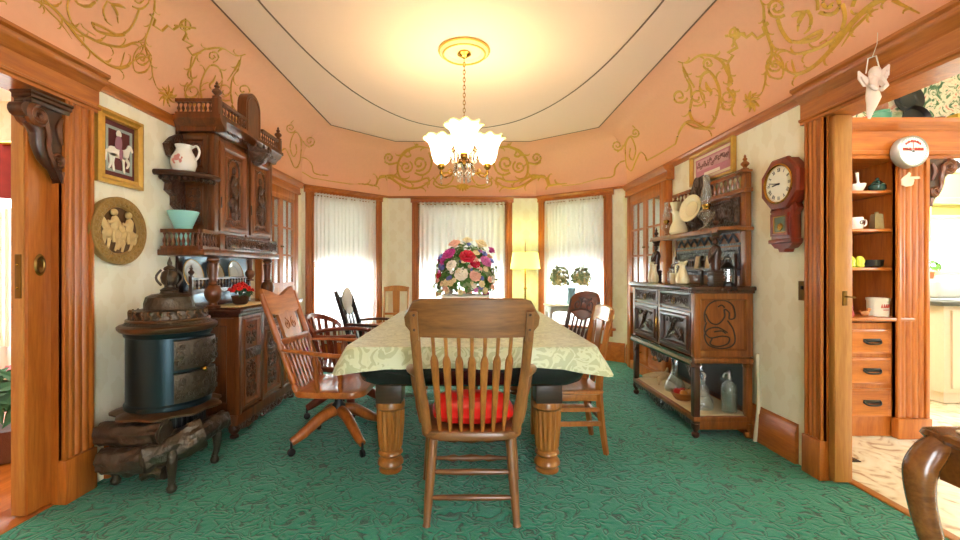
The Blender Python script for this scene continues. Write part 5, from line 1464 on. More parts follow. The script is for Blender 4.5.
cb = thing('corbel', 'large carved dark scroll corbel at the top of the left doorway', 'corbel', (-2.03, 2.12, 1.6))
corbel(cb, frame((-2.083, 2.165, 0), (0, -1, 0), (1, 0, 0)), 1.96, .36, .19, DARK, .065)
m = MB(cb).at_frame(frame((-2.012, 2.165, 0), (0, -1, 0), (1, 0, 0)))
rs = [m.ring([(0, -.071, z), (.19 + e, -.071, z), (.19 + e, .006 + e, z), (0, .006 + e, z)]) for e, z in ((0, 1.95), (.004, 1.965), (.014, 1.97), (.014, 1.983), (.022, 1.99), (.022, 1.9985))]
m.skin(rs); m.build('abacus', DARKX, cb)
# things on the shelves
def kit(name, prof, mat, label, cat, x, y, z, n=20): return mlathe(name, prof, mat, label, cat, (x, y, z), n)
kit('plate', [(.001, 0), (.05, 0), (.075, .01), (.05, .006), (.001, .006)], plain('green_plate', '#b9c9a4', .3), 'pale green plate standing on the top dresser shelf at the left', 'plate', 2.73, 3.2, 1.815).rotation_euler = (R(80), 0, 0)
mo = thing('mortar', 'white mortar with pestle on the top dresser shelf', 'mortar', (2.81, 3.1, 1.736))
m = MB(); m.lathe([(.025, 0), (.03, .008), (.045, .04), (.048, .055), (.04, .055), (.022, .015)], 18); m.build('bowl', WCER, mo)
m = MB(); m.tube([(.01, 0, .02), (0, 0, .08), (-.006, 0, .14)], [.014, .008, .011], n=10); m.build('pestle', WCER, mo)
GP = plain('dark_green_glaze', '#23413a', .25, coat=.5)
gp = thing('teapot', 'small dark green pot on the top dresser shelf beside the mortar', 'pot', (2.95, 3.1, 1.736))
m = MB(); m.lathe([(.035, 0), (.05, .02), (.05, .045), (.03, .065), (.02, .068)], 18); m.build('body', GP, gp)
m = MB(); m.lathe([(.03, .066), (.018, .08), (.008, .085), (.012, .095), (.002, .102)], 14); m.build('lid', GP, gp)
kit('tin_box', [(.04, 0), (.042, .004), (.042, .05), (.04, .055), (.001, .055)], BLACK, 'small black canister left of the dark green pot on the dresser', 'canister', 2.89, 3.2, 1.736, 4)
mg = thing('mug', 'cream mug with printed mark on the second dresser shelf', 'mug', (2.8, 3.1, 1.466))
m = MB(); m.lathe([(.034, 0), (.038, .005), (.04, .085), (.036, .085), (.033, .01), (.001, .008)], 20); m.build('body', WCER, mg)
m = MB(); m.tube(smooth([(.036, 0, .07), (.068, 0, .065), (.068, 0, .03), (.036, 0, .02)], 4), .006); m.build('handle', WCER, mg)
m = MB(); m.relief([(spiral(.005, .045, .018, 1.4), .0035)], d=-.0385); m.build('printed_mark', DARK, mg)
kit('tin', [(.04, 0), (.042, .003), (.036, .1), (.03, .11), (.012, .112), (.012, .125), (.001, .125)], plain('old_tin', '#a8946c', .35, .6, vary=.2), 'dull metal oil can right of the mug on the dresser', 'tin', 2.945, 3.1, 1.466, 4).rotation_euler = (0, 0, .6)
kit('canister', [(.042, 0), (.044, .004), (.044, .1), (.001, .104)], BLACK, 'black canister behind the mug on the second dresser shelf', 'canister', 2.89, 3.24, 1.466)
YG = plain('yellow_green_glaze', '#c2c83c', .25, coat=.4)
for k, (x, lb) in enumerate(((2.75, 'yellow green salt shaker at the left on the third dresser shelf'), (2.815, 'yellow green pepper shaker right of its twin on the third dresser shelf'))):
    q = thing('shaker', lb, 'shaker', (x, 3.09, 1.191), 0, 'yellow green shakers')
    m = MB(); m.lathe([(.022, 0), (.028, .01), (.022, .035), (.028, .05), (.022, .07), (.012, .082), (.001, .084)], 14); m.build('body', YG, q)
    m = MB(); m.tube(smooth([(.02, 0, .06), (.036, 0, .05), (.026, 0, .02)], 4), .004); m.build('handle', YG, q)
kit('baking_dish', [(.06, 0), (.075, .012), (.08, .05), (.082, .055), (.074, .055), (.06, .012), (.001, .01)], BLACK, 'black iron dish on the third dresser shelf right of the shakers', 'dish', 2.92, 3.13, 1.191)
cj = thing('crock', 'grey stoneware crock with faint red lettering on the dresser counter', 'crock', (2.945, 3.09, .841))
m = MB(); m.lathe([(.055, 0), (.06, .005), (.062, .11), (.066, .118), (.066, .132), (.056, .132), (.054, .02), (.001, .015)], 24); m.build('body', plain('stoneware', '#d9d2c0', .35), cj)
m = MB()
for k in range(5): 
    a = -PI / 2 + (k - 2) * .2
    m.tube([(.0635 * math.cos(a + x), .0635 * math.sin(a + x), .075 + z) for x, z in ((-.06, -.012), (0, .014), (.05, -.01))], .003, n=5)
m.tube([(.0635 * math.cos(-PI / 2 + x), .0635 * math.sin(-PI / 2 + x), .05) for x in (-.3, -.1, .1, .3)], .003, n=5)
m.build('red_marks', plain('faded_red', '#c0503c', .5), cj)
kit('figurine', [(.022, 0), (.026, .02), (.016, .05), (.02, .065), (.012, .08), (.001, .09)], plain('red_figurine', '#b01f2a', .3), 'small red figurine at the left end of the dresser counter', 'figurine', 2.735, 3.08, .841, 10)
m = MB(); m.ball((0, 0, .022), .02, 10, 8, sc_=(1.4, .8, .9)); m.ball((.028, 0, .05), .012, 8, 6); m.tube([(.02, 0, .03), (.027, 0, .045)], .009); m.tube(smooth([(-.025, 0, .025), (-.04, 0, .045)], 3), [.006, .002])
for s in (-1, 1): m.tube([(.01 * s + .004, .006, .012), (.014 * s + .004, .008, 0)], .005); m.tube([(.01 * s, -.006, .012), (.014 * s, -.008, 0)], .005)
solo('animal_figurine', m, plain('tan_figurine', '#b87844', .4), 'small tan animal figurine between the red figurine and the crock', 'figurine', (2.825, 3.06, .843))
# top of the dresser cornice
ZT = 2.216
kit('can', [(.03, 0), (.032, .004), (.032, .05), (.03, .054), (.001, .054)], plain('red_white_can', '#b5323a', .4), 'small red can at the left on the dresser cornice behind the hanging angel', 'can', 2.86, 3.1, ZT)
kit('jar', [(.05, 0), (.055, .01), (.055, .1), (.045, .11), (.048, .125), (.001, .125)], plain('green_jar', '#3f7a5c', .3), 'green jar on the dresser cornice beside the hanging angel', 'jar', 3.04, 3.16, ZT)
kit('tin', [(.055, 0), (.056, .004), (.056, .11), (.06, .112), (.06, .125), (.001, .128)], plain('grey_green_tin', '#7d8a66', .4, .3), 'grey green tin between the green jar and the iron skillet', 'tin', 3.19, 3.24, ZT)
skl = thing('skillet', 'black cast iron skillet leaning on the floral wall above the dresser', 'skillet', (3.42, 3.3, ZT + .11))
m = MB(); m.lathe([(.001, 0), (.09, 0), (.105, .035), (.1, .035), (.086, .006), (.001, .006)], 28, L=Matrix.Rotation(PI / 2 - .2, 4, 'X')); m.build('pan', BLACK, skl)
m = MB(); m.tube(smooth([(-.08, 0, -.05), (-.13, -.01, -.075), (-.17, -.012, -.085)], 4), [.014, .011, .016], n=8); m.build('handle', BLACK, skl)
kit('tin', [(.05, 0), (.052, .004), (.052, .11), (.001, .112)], plain('yellow_tin', '#c6a63c', .35, .3), 'mustard yellow tin at the right on the dresser cornice', 'tin', 3.64, 3.2, ZT, 4).rotation_euler = (0, 0, PI / 4)
kit('canister', [(.045, 0), (.047, .004), (.047, .105), (.001, .108)], BLACK, 'black canister left of the mustard yellow tin on the dresser cornice', 'canister', 3.55, 3.26, ZT)
plate('tray', (3.47, 3.404, 2.52), .12, (0, -1, .1), plain('black_tray', '#1c211c', .35), 'dark round tray hung on the floral wallpaper above the skillet', 'tray')
plate('plate', (3.23, 3.405, 2.47), .075, (0, -1, .1), plain('brown_plate', '#8a5c44', .35), 'small brown plate hung on the floral wallpaper left of the dark tray', 'plate')
# round dial scale and hand sign on the dresser casing
dsn = thing('dial_thermometer', 'round white dial with red markings mounted on the kitchen dresser casing', 'dial', at(910, 152, 2.93))
Ld = Matrix.Rotation(PI / 2, 4, 'X')
m = MB(); m.lathe([(.001, -.04), (.1, -.04), (.107, -.03), (.107, .02), (.1, .028), (.094, .02)], 36, L=Ld, cap1=False); m.build('rim', plain('galvanised_rim', '#a9ada4', .35, .6), dsn)
m = MB(); m.lathe([(.001, .012), (.097, .012), (.097, .02), (.001, .02)], 36, L=Ld); fc = m.build('face', plain('dial_white', '#e9ece4', .3), dsn)
RM = plain('red_print', '#cf4a3a', .5)
m = MB()
rnd = random.Random(8)
for k in range(9):                                         # arched line of worn red print
    a = R(140) - R(100) * k / 8; p = (.062 * math.cos(a), -.0215, .018 + .05 * math.sin(a))
    m.bar((p[0], p[1], p[2] - .008), (p[0] + rnd.uniform(-.004, .004), p[1], p[2] + .008), .009, .002, up=(0, 1, 0))
    if k: m.bar(q_, p, .008, .002, up=(0, 1, 0))
    q_ = p
for k in range(14):
    x = -.066 + .0102 * k
    if abs(x + .002) < .008: continue
    m.bar((x, -.0215, .004), (x + rnd.uniform(-.004, .004), -.0215, .024), .0085, .002, up=(0, 1, 0))
m.bar((-.066, -.0215, .014), (.068, -.0215, .014), .007, .002, up=(0, 1, 0)); m.bar((0, -.0215, .014), (0, -.0215, .06), .004, .002, up=(0, 1, 0))
m.build('red_markings', RM, fc)
m = MB()
for k in range(36):
    a = 2 * PI * k / 36; m.bar((.086 * math.cos(a), -.0215, .086 * math.sin(a)), (.093 * math.cos(a), -.0215, .093 * math.sin(a)), .002, .001, up=(0, 1, 0))
m.bar((.01, -.023, -.004), (-.06, -.023, .018), .004, .0015, up=(0, 1, 0)); m.ball((0, -.023, 0), .006)
m.build('pointer', BLACK, fc)
HSW = plain('worn_white_sign', '#d9c0a0', .7, vary=.2, bscale=30)
m = MB()
hs = [(-.045, -.03), (-.05, .01), (-.03, .03), (-.01, .045), (.0, .06), (.012, .05), (.005, .028), (.07, .03), (.075, .015), (.03, .012), (.035, 0), (.03, -.01), (.028, -.025), (.015, -.035), (-.02, -.04)]
m.prism(hs, -.01, 0, 'xz'); solo('hand_sign', m, HSW, 'small worn white pointing hand sign under the round dial', 'sign', at(908, 181, 2.955))
# kitchen units far back
stv = thing('kitchen_stove', 'white enamel kitchen range below the bright kitchen window', 'stove', (5.3, 4.95, 0))
m = MB(stv); m.box(4.75, 6.4, 4.67, 5.35, .08, .87, .01); m.box(4.8, 6.35, 4.72, 5.35, 0, .08); m.build('body', WHITE, stv)
m = MB(stv); m.box(4.73, 6.45, 4.63, 5.36, .87, .9, .006); m.build('cooktop', WHITE, stv)
m = MB(stv).at_frame(FY(4.67)); m.panel(4.83, 5.5, .3, .78, [(0, 0), (0, .02), (.02, .025), (.04, .025), (.05, .02)]); d = m.build('oven_door', WHITE, stv)
m = MB(stv).at_frame(FY(4.67)); m.tube([(4.9, .05, .74), (5.43, .05, .74)], .012); m.build('handle', WHITE, d)
m = MB(stv).at_frame(FY(4.67)); m.panel(4.83, 5.5, .1, .27, [(0, 0), (0, .02), (.015, .024)]); m.build('warming_drawer', WHITE, stv)
m = MB(stv); m.box(5.75, 6.4, 5.2, 5.33, .9, 1.1, .02); m.build('back_guard', WHITE, stv)
ml = thing('mixing_bowl', 'large white cup shaped bowl with handle on the kitchen range', 'bowl', (5.15, 4.8, .901))
m = MB(); m.lathe([(.05, 0), (.08, .02), (.1, .08), (.105, .1), (.098, .1), (.06, .02), (.001, .015)], 20); m.build('body', WCER, ml)
m = MB(); m.tube(smooth([(.1, 0, .09), (.16, 0, .085), (.16, 0, .04), (.08, 0, .03)], 4), .012); m.build('handle', WCER, ml)
isl = thing('kitchen_island', 'pale wood kitchen island unit with dark worktop at the right edge', 'kitchen unit', (4.5, 3.95, 0))
m = MB(isl); m.box(4.14, 5.2, 3.74, 4.3, .1, .86, .006); m.box(4.18, 5.16, 3.78, 4.28, 0, .1); m.build('body', plain('pale_maple', '#dcc8ae', .4, vary=.05), isl)
m = MB(isl); m.box(4.06, 5.25, 3.68, 4.35, .86, .9, .008); m.build('worktop', plain('grey_worktop', '#55544e', .3), isl)
m = MB(isl).at_frame(FY(3.74)); m.panel(4.2, 4.65, .14, .82, [(0, 0), (0, .016), (.05, .018), (.06, .01)]); m.build('door', plain('pale_maple_door', '#dcc8ae', .4), isl)
bx = thing('toaster', 'small light toaster on the kitchen island worktop', 'toaster', (4.35, 3.95, .901))
m = MB(); m.box(-.12, .12, -.08, .08, .01, .18, .03, 3); m.build('body', plain('toaster_white', '#e8ebe8', .3), bx)
m = MB(); m.box(-.09, .09, -.03, -.01, .178, .182); m.box(-.09, .09, .01, .03, .178, .182); m.build('slot', BLACK, bx)
kp = thing('potted_plant', 'small green potted plant on the kitchen window sill', 'potted plant', (5.72, 5.34, 1.062))
m = MB(); m.lathe([(.04, 0), (.055, .08), (.048, .08), (.001, .07)], 14); m.build('pot', plain('terracotta', '#a8623c', .7), kp)
leafcloud('leaves', 60, dome(.12, .1, .1, .15), .05, GREENL, kp, 5)
m = MB().at_frame(KF); m.panel(4.7, 5.5, 1.5, 2.3, [(0, 0), (0, .3), (.06, .3), (.07, .29)]); m.panel(5.5, 6.9, 1.98, 2.4, [(0, 0), (0, .2), (.06, .2), (.07, .19)]); solo('wall_cupboard', m, plain('yellow_cupboard', '#d9cf86', .5), 'pale yellow kitchen wall cupboard beside the bright window', 'cupboard')
vt = thing('floor_register', 'small dark floor register just inside the kitchen doorway', 'floor vent', (2.3, 2.7, 0))
m = MB(); m.frame4(-.11, .11, -.06, .06, [(0, 0)] * 0 + [(0, 0), (.02, .0), (.02, .004), (0, .004)]) if False else m.box(-.11, .11, -.065, .065, -.004, .001); m.build('plate', BLACK, vt)
m = MB()
for k in range(10): m.box(-.1 + .02 * k, -.09 + .02 * k, -.05, .05, .001, .005)
m.build('grille', DBRASS, vt)
# hanging angel in the doorway
AG = plain('angel_plaster', '#f0d8c6', .6)
an = thing('angel_ornament', 'white plaster angel ornament hanging on a string in the kitchen doorway', 'ornament', at(873, 112, 2.0))
az = lambda x, y: ((x - 180) * .00088 * 2.0 / 2, 0, (425 - y) * .00086 * 2.0 / 2)
P = lambda x, y, d=0: (at(840 + x * 120 / 648, 40 + y * 100 / 540, 2.0) - V(an.location)) + V((0, d, 0))
m = MB()
m.tube([P(186, 170), P(180, 215), P(175, 260), P(180, 310), P(172, 350), P(160, 395), P(158, 425)], [.012, .03, .026, .034, .024, .014, .006], n=12, up=(0, 1, 0), flat=.6)
m.ball(P(188, 178), .027, 12, 10, sc_=(.9, .9, 1.15))
m.build('body', AG, an)
for pts_ in (((172, 232), (138, 228), (112, 200), (100, 168)), ((196, 228), (226, 208), (248, 165), (266, 132))):
    m = MB(); m.tube([P(*q) for q in pts_], [.016, .024, .018, .004], n=10, up=(0, 1, 0), flat=.35)
    for q in range(4): m.tube([P(pts_[1][0] + (pts_[2][0] - pts_[1][0]) * q / 3, pts_[1][1] + (pts_[2][1] - pts_[1][1]) * q / 3, -.008), P(pts_[1][0] + (pts_[2][0] - pts_[1][0]) * q / 3 + 6, pts_[1][1] + (pts_[2][1] - pts_[1][1]) * q / 3 + 30, -.008)], [.008, .003], n=6)
    m.build('wing', AG, an)
m = MB()
m.tube([P(160, 225, -.015), P(140, 260, -.03), P(165, 285, -.035)], [.016, .013, .01], n=8); m.tube([P(205, 225, -.015), P(212, 262, -.03), P(185, 285, -.035)], [.016, .013, .01], n=8); m.build('arm', AG, an)
m = MB(); m.tube([P(140, 180), P(152, 100), P(195, 85), P(212, 150)], .003, n=6); m.tube([P(175, 92), P(200, 20), P(203, -40)], .0015, n=5); m.build('string', PAPER, an)

# ------------------------------------------------------------------ room beyond the left doorway
m = MB(); m.box(-6.5, XL - .14, YN, 5.2, -.06, -.004); struct('floor_parlor', m, TRIMY)
m = MB(); f = m.f(m.ring([(-6.5, YN, 2.9), (XL - .13, YN, 2.9), (XL - .13, 5.2, 2.9), (-6.5, 5.2, 2.9)])); struct('ceiling_parlor', m, KITF, flat=True)
PF = frame((0, 4.4, 0), (1, 0, 0), (0, -1, 0))
wall('wall_parlor_back', PF, -6.5, XL - .14, [(-5.2, -4.2, .45, 2.1)], 2.9, .12, PAPERW)
m = MB(); m.box(-6.6, -6.5, YN, 4.5, 0, 2.9); struct('wall_parlor_left', m, PAPERW)
m = MB().at_frame(PF); m.frame4(-5.3, -4.1, .35, 2.2, [(0, 0), (0, .03), (.1, .03), (.1, 0)]); pw = struct('window_5', m, TRIM)
m = MB().at_frame(PF); m.frame4(-5.2, -4.2, .45, 2.1, [(0, -.08), (0, -.04), (.05, -.04), (.05, -.08)]); m.build('sash', TRIM, pw)
def drape(name, x0, x1, y, z0, z1, mat, label, cat, amp=.03, k=40, gather=0):
    m = MB(); rs = []
    for i in range(13):
        t = i / 12; row = []
        for j in range(61):
            s = j / 60
            w_ = 1 - gather * math.sin(PI * min(1, t * 1.1)) * .6
            row.append((x0 + (x1 - x0) * (s * w_), y + amp * math.sin(s * k + 2 * math.sin(s * 7)), z1 + (z0 - z1) * t))
        rs.append(m.ring(row))
    m.skin(rs, closed=False, cap0=False, cap1=False)
    return solo(name, m, mat, label, cat)
drape('sheer_curtain', -5.2, -4.25, 4.33, .1, 2.1, SHEER, 'white sheer curtain in the room beyond the left doorway', 'curtain')
REDV = plain('red_velvet', '#8a2414', .7, bump=.3, bscale=20, vary=.3)
drape('drapery_swag', -3.45, -2.95, 3.05, 1.68, 2.06, REDV, 'dark red velvet drapery swag glimpsed in the room beyond the left doorway', 'drape', .03, 34)
m = MB(); m.tube([(-3.5, 3.05, 2.07), (-2.9, 3.05, 2.07)], .018, n=10); m.ball((-2.88, 3.05, 2.07), .03); solo('drapery_pole', m, BRASS, 'brass pole carrying the red drapery beyond the left doorway', 'curtain pole')
drape('curtain_panel', -3.42, -3.12, 3.12, .62, 1.62, sheer('pale_green_voile', '#e2e6cf', .15, .5), 'pale gathered curtain hanging below the red drapery swag', 'curtain', .03, 30)
pl_ = thing('potted_plant', 'leafy plant with pink blooms on the floor beyond the left doorway', 'potted plant', (-2.85, 2.68, 0))
m = MB(); m.lathe([(.09, 0), (.1, .01), (.13, .2), (.12, .2), (.001, .18)], 18); m.build('pot', plain('wicker_pot', '#6b3a20', .7, bump=.6, bscale=80), pl_)
leafcloud('leaves', 260, dome(.24, .24, .2, .38, .5), .07, GREEND, pl_, 9)
for k in range(9):
    a = k * 2.4; blossom(pl_, (.2 * math.cos(a), .2 * math.sin(a), .4 + .12 * math.sin(k * 1.7)), .04, (math.cos(a), math.sin(a), .6), plain('pink_bloom', '#d98a94', .5) if k == 0 else bpy.data.materials['pink_bloom'], 2)

# ------------------------------------------------------------------ dining table
TX0, TX1, TY0, TY1 = -.65, .69, 2.32, 4.3
tb = thing('dining_table', 'long dining table with dark rounded apron and fluted oak legs', 'table', (.02, 3.3, 0))
def rrect(x0, x1, y0, y1, r, k=8):
    o = []
    for cx, cy, a0 in ((x1 - r, y1 - r, 0), (x0 + r, y1 - r, PI / 2), (x0 + r, y0 + r, PI), (x1 - r, y0 + r, 1.5 * PI)):
        for i in range(k + 1):
            a = a0 + PI / 2 * i / k; o.append((cx + r * math.cos(a), cy + r * math.sin(a)))
    return o
m = MB(tb); m.skin([m.ring([(x, y, z) for x, y in rrect(TX0 - e, TX1 + e, TY0 - e, TY1 + e, .09)]) for e, z in ((0, .725), (.01, .735), (.01, .75), (0, .758))]); m.build('tabletop', TABLEW, tb)
m = MB(tb); m.skin([m.ring([(x, y, z) for x, y in rrect(TX0 + .015 + e, TX1 - .015 - e, TY0 + .015 + e, TY1 - .015 - e, .16)]) for e, z in ((0, .725), (-.005, .68), (0, .6), (.02, .55), (.05, .53))]); m.build('apron', TABLEW, tb)
LEGB = wood('leg_block_wood', '#4c3322', '#2c1c13', .35, 'x')
def table_leg(x, y):
    m = MB(tb); m.box(x - .075, x + .075, y - .075, y + .075, .41, .57, .004); b_ = m.build('leg', LEGB, tb)
    m = MB(tb)
    m.lathe([(.082, .41), (.085, .4), (.085, .375), (.074, .365)], 24, c=(x, y, 0))
    m.lathe([(.08, .365), (.083, .35), (.078, .25), (.07, .15), (.064, .135)], 96, c=(x, y, 0), flute=(.14, .362, 16, .12))
    m.lathe([(.062, .14), (.06, .125), (.07, .115), (.072, .105), (.06, .095), (.052, .085), (.062, .078), (.074, .06), (.076, .045), (.062, .03), (.058, .022), (.068, .012), (.066, 0)], 24, c=(x, y, 0)); m.build('turned_shaft', OAK, b_)
for x, y in ((-.455, 2.53), (.465, 2.53), (-.455, 4.1), (.465, 4.1), (.0, 3.4)): table_leg(x, y)
m = MB(tb); m.box(-.03, .03, 2.6, 4.1, .5, .56); m.build('stretcher', TABLEW, tb)
# damask cloth
m = MB()
def cl(e, z, wob=0, ph=0):
    base_ = rrect(TX0 - e, TX1 + e, TY0 - e, TY1 + e, .05 + .02 * wob, 10)
    out = []
    # resample
    P_ = [V((a, b, 0)) for a, b in base_]; P_.append(P_[0])
    Ls = [0]
    for p, q in zip(P_, P_[1:]): Ls.append(Ls[-1] + (q - p).length)
    N_ = 260; j = 0
    for k in range(N_):
        s = Ls[-1] * k / N_
        while Ls[j + 1] < s: j += 1
        p = P_[j].lerp(P_[j + 1], (s - Ls[j]) / max(1e-9, Ls[j + 1] - Ls[j]))
        cx, cy = (TX0 + TX1) / 2, (TY0 + TY1) / 2
        d = V((p.x - cx, p.y - cy, 0)); 
        corner = max(0, 1 - min(abs(abs(p.x - cx) - (TX1 - TX0) / 2), 9) / .2) * max(0, 1 - abs(abs(p.y - cy) - (TY1 - TY0) / 2) / .2)
        w_ = wob * (.008 * math.sin(s * 21 + ph) + .006 * math.sin(s * 47)) 
        nx = d.normalized()
        out.append((p.x + nx.x * (w_ + wob * .085 * corner), p.y + nx.y * (w_ + wob * .085 * corner), z - wob * .035 * corner + wob * .004 * math.sin(s * 13)))
    return out
ctop = cl(-.02, .7615)
rings = [m.ring(cl(-.3, .7615)), m.ring(ctop), m.ring(cl(.012, .7612)), m.ring(cl(.018, .754)), m.ring(cl(.022, .73, .25)), m.ring(cl(.028, .69, .7)), m.ring(cl(.035, .65, 1))]
m.skin(rings, cap0=True, cap1=False)
solo('tablecloth', m, CLOTH, 'pale green and gold damask tablecloth draped over the dining table', 'tablecloth')

# ------------------------------------------------------------------ flower arrangement
fl = thing('flower_arrangement', 'big mixed bouquet in a white planter on the dining table', 'flower arrangement', (-.02, 3.45, .763))
m = MB(); m.skin([m.ring([(x, y, z) for x, y in rrect(-a, a, -b_, b_, .02)]) for a, b_, z in ((.16, .1, 0), (.165, .105, .005), (.19, .12, .21), (.185, .115, .212), (.17, .105, .19))]); m.build('planter', plain('white_planter', '#f2efe9', .4), fl)
leafcloud('foliage', 520, dome(.24, .17, .27, .36, .7), .045, GREENL, fl, 2)
leafcloud('filler_leaves', 260, dome(.27, .19, .28, .34, .85), .04, SAGE, fl, 3)
WHF = plain('white_blossom', '#efe9da', .5); CRF = plain('cream_blossom', '#efdcae', .5); PKF = plain('peach_blossom', '#efb9a4', .5); MAG = plain('magenta_blossom', '#c8409a', .5); CRI = plain('crimson_blossom', '#cc1a3c', .45); BLU = plain('blue_blossom', '#7480c2', .5); LIL = plain('lilac_blossom', '#d873b4', .5)
def fpx(x, y, Y=3.3): return at(420 + x * 90 / 608, 225 + y * 80 / 540, Y) - V(fl.location)
for (x, y, r_, mt, nm) in ((320, 220, .07, CRI, 'peony'), (200, 200, .062, MAG, 'peony'), (440, 250, .058, LIL, 'chrysanthemum'), (480, 170, .04, MAG, 'phlox'), (235, 130, .055, PKF, 'rose'), (320, 105, .045, CRF, 'rose'), (410, 130, .058, CRF, 'hydrangea'), (280, 335, .06, WHF, 'hydrangea'),
                          (370, 345, .052, PKF, 'rose'), (215, 275, .05, WHF, 'rose'), (180, 390, .034, CRF, 'rose'), (130, 340, .032, CRI, 'rose'), (120, 375, .03, PKF, 'rose'), (410, 420, .026, BLU, 'cornflower'), (205, 355, .022, BLU, 'cornflower'), (330, 130, .024, BLU, 'cornflower'), (400, 180, .02, BLU, 'cornflower'),
                          (490, 370, .036, WHF, 'rose'), (380, 190, .032, CRF, 'rose'), (440, 300, .03, CRF, 'rose'), (350, 400, .026, CRF, 'rose'), (150, 260, .03, MAG, 'phlox'), (280, 245, .022, BLU, 'cornflower'), (370, 265, .045, CRI, 'peony'), (160, 230, .035, MAG, 'phlox')):
    q = fpx(x, y); s_ = V((q.x * .8, -.17 * math.sqrt(max(.05, 1 - (q.x / .27) ** 2 - ((q.z - .36) / .32) ** 2)), q.z))
    k_ = 3.3 / 3.3
    p = V((q.x * (3.45 + s_.y) / 3.3, s_.y, q.z))
    blossom(fl, p, r_, (p.x * 2.2, p.y * 3, (p.z - .33) * 1.6 + .12), mt, 3 if r_ > .03 else 2, nm)
rnd = random.Random(77)
for k in range(34):                                        # small filler blooms
    x, z = rnd.uniform(-.21, .21), rnd.uniform(.24, .56)
    if (x / .23) ** 2 + ((z - .38) / .25) ** 2 > 1: continue
    y = -.17 * math.sqrt(max(.08, 1 - (x / .27) ** 2 - ((z - .36) / .3) ** 2)) - .005
    blossom(fl, (x, y, z), rnd.uniform(.018, .034), (x * 2.2, y * 3, (z - .33) * 1.6 + .12), rnd.choice((WHF, CRF, WHF, CRF, PKF, LIL, BLU)), 2, 'filler_bloom')
for k in range(12):                                        # blooms on the far side
    a = .3 + 2.6 * k / 11
    blossom(fl, (.22 * math.cos(a), .15 * math.sin(a), .36 + .16 * math.sin(k * 2.1)), .05, (math.cos(a), math.sin(a), .4), (WHF, PKF, MAG, CRF)[k % 4], 2, 'rose')

# ------------------------------------------------------------------ chairs
def turned_tube(m, p, q, prof, n=10):
    """lathe profile (t, r) along p->q"""
    p, q = V(p), V(q); T = q - p
    L = V((0, 0, 1)).rotation_difference(T.normalized()).to_matrix().to_4x4()
    m.lathe([(r_, t * T.length) for t, r_ in prof], n, c=p, L=L)
POSTP = [(0, .02), (.05, .022), (.08, .015), (.1, .023), (.16, .024), (.2, .016), (.24, .022), (.4, .019), (.46, .023), (.5, .016), (.54, .022), (.75, .02), (1, .017)]
LEGP = [(0, .018), (.06, .021), (.2, .024), (.24, .018), (.28, .026), (.4, .029), (.6, .026), (.7, .02), (.74, .025), (.9, .022), (1, .018)]
def seat_mesh(m, w, d, z0, z1, r=.09, front=1.1):
    for_ = []
    o = rrect(-w, w, -d, d, r, 6)
    o = [(x * (1 + (front - 1) * (y + d) / (2 * d)), y) for x, y in o]
    m.skin([m.ring([(x * s, y * s, z) for x, y in o]) for s, z in ((.93, z0), (.99, z0 + .006), (1, (z0 + z1) / 2), (.985, z1 - .004), (.95, z1)) ] + [m.ring([(x * .6, y * .6, z1 - .01) for x, y in o])])
def crest(m, x0, x1, y, zb, zt, th, bow=.03, top=.0, ytop=0, round_=.05):
    """curved solid crest rail between two heights"""
    n = 16; A = []; rows = []
    for i in range(n + 1):
        s = -1 + 2 * i / n
        x = x0 + (x1 - x0) * i / n
        yy = y - bow * (1 - s * s)
        e = max(0, (abs(s) - (1 - round_ * 2)) / (round_ * 2)) if round_ else 0
        zt_ = zt + top * (1 - s * s) - (zt - zb) * .42 * e ** 2
        zb_ = zb + (zt - zb) * .3 * e ** 2
        rows.append(m.ring([(x, yy - th / 2, zb_), (x, yy + th / 2, zb_), (x, yy + th / 2 + ytop, zt_ - .008), (x, yy + ytop, zt_), (x, yy - th / 2 + ytop, zt_ - .008)]))
    m.skin(rows)

# -- big pressed-back armchair at the near end (faces the table, +y)
FC = thing('dining_armchair', 'large oak spindle-back armchair with red cushion at the near table end', 'chair', (.017, 2.2, 0))
m = MB(); seat_mesh(m, .235, .235, .39, .43, .1, 1.12); m.build('seat', CHAIRX, FC)
for (x, y, xx, yy) in ((-.18, -.17, -.207, -.235), (.18, -.17, .207, -.235), (-.215, .17, -.253, .215), (.215, .17, .253, .215)):
    m = MB(); turned_tube(m, (xx, yy, 0), (x, y, .395), [(0, .012), (.01, .019), (.04, .016), (.3, .021), (.6, .023), (.85, .022), (1, .024)]); m.build('leg', CHAIRW, FC)
def lerp3(a, b, t): return V(a).lerp(V(b), t)
for z, nm in ((.125, 0), (.235, 0)):
    t_ = z / .395
    m = MB(); turned_tube(m, lerp3((-.207, -.235, 0), (-.18, -.17, .395), t_), lerp3((.207, -.235, 0), (.18, -.17, .395), t_), [(0, .008), (.1, .012), (.5, .015), (.9, .012), (1, .008)]); m.build('stretcher', CHAIRX, FC)
    m = MB(); turned_tube(m, lerp3((-.253, .215, 0), (-.215, .17, .395), t_), lerp3((.253, .215, 0), (.215, .17, .395), t_), [(0, .008), (.2, .012), (.3, .02), (.36, .012), (.5, .022), (.64, .012), (.7, .02), (.8, .012), (1, .008)]); m.build('stretcher', CHAIRX, FC)
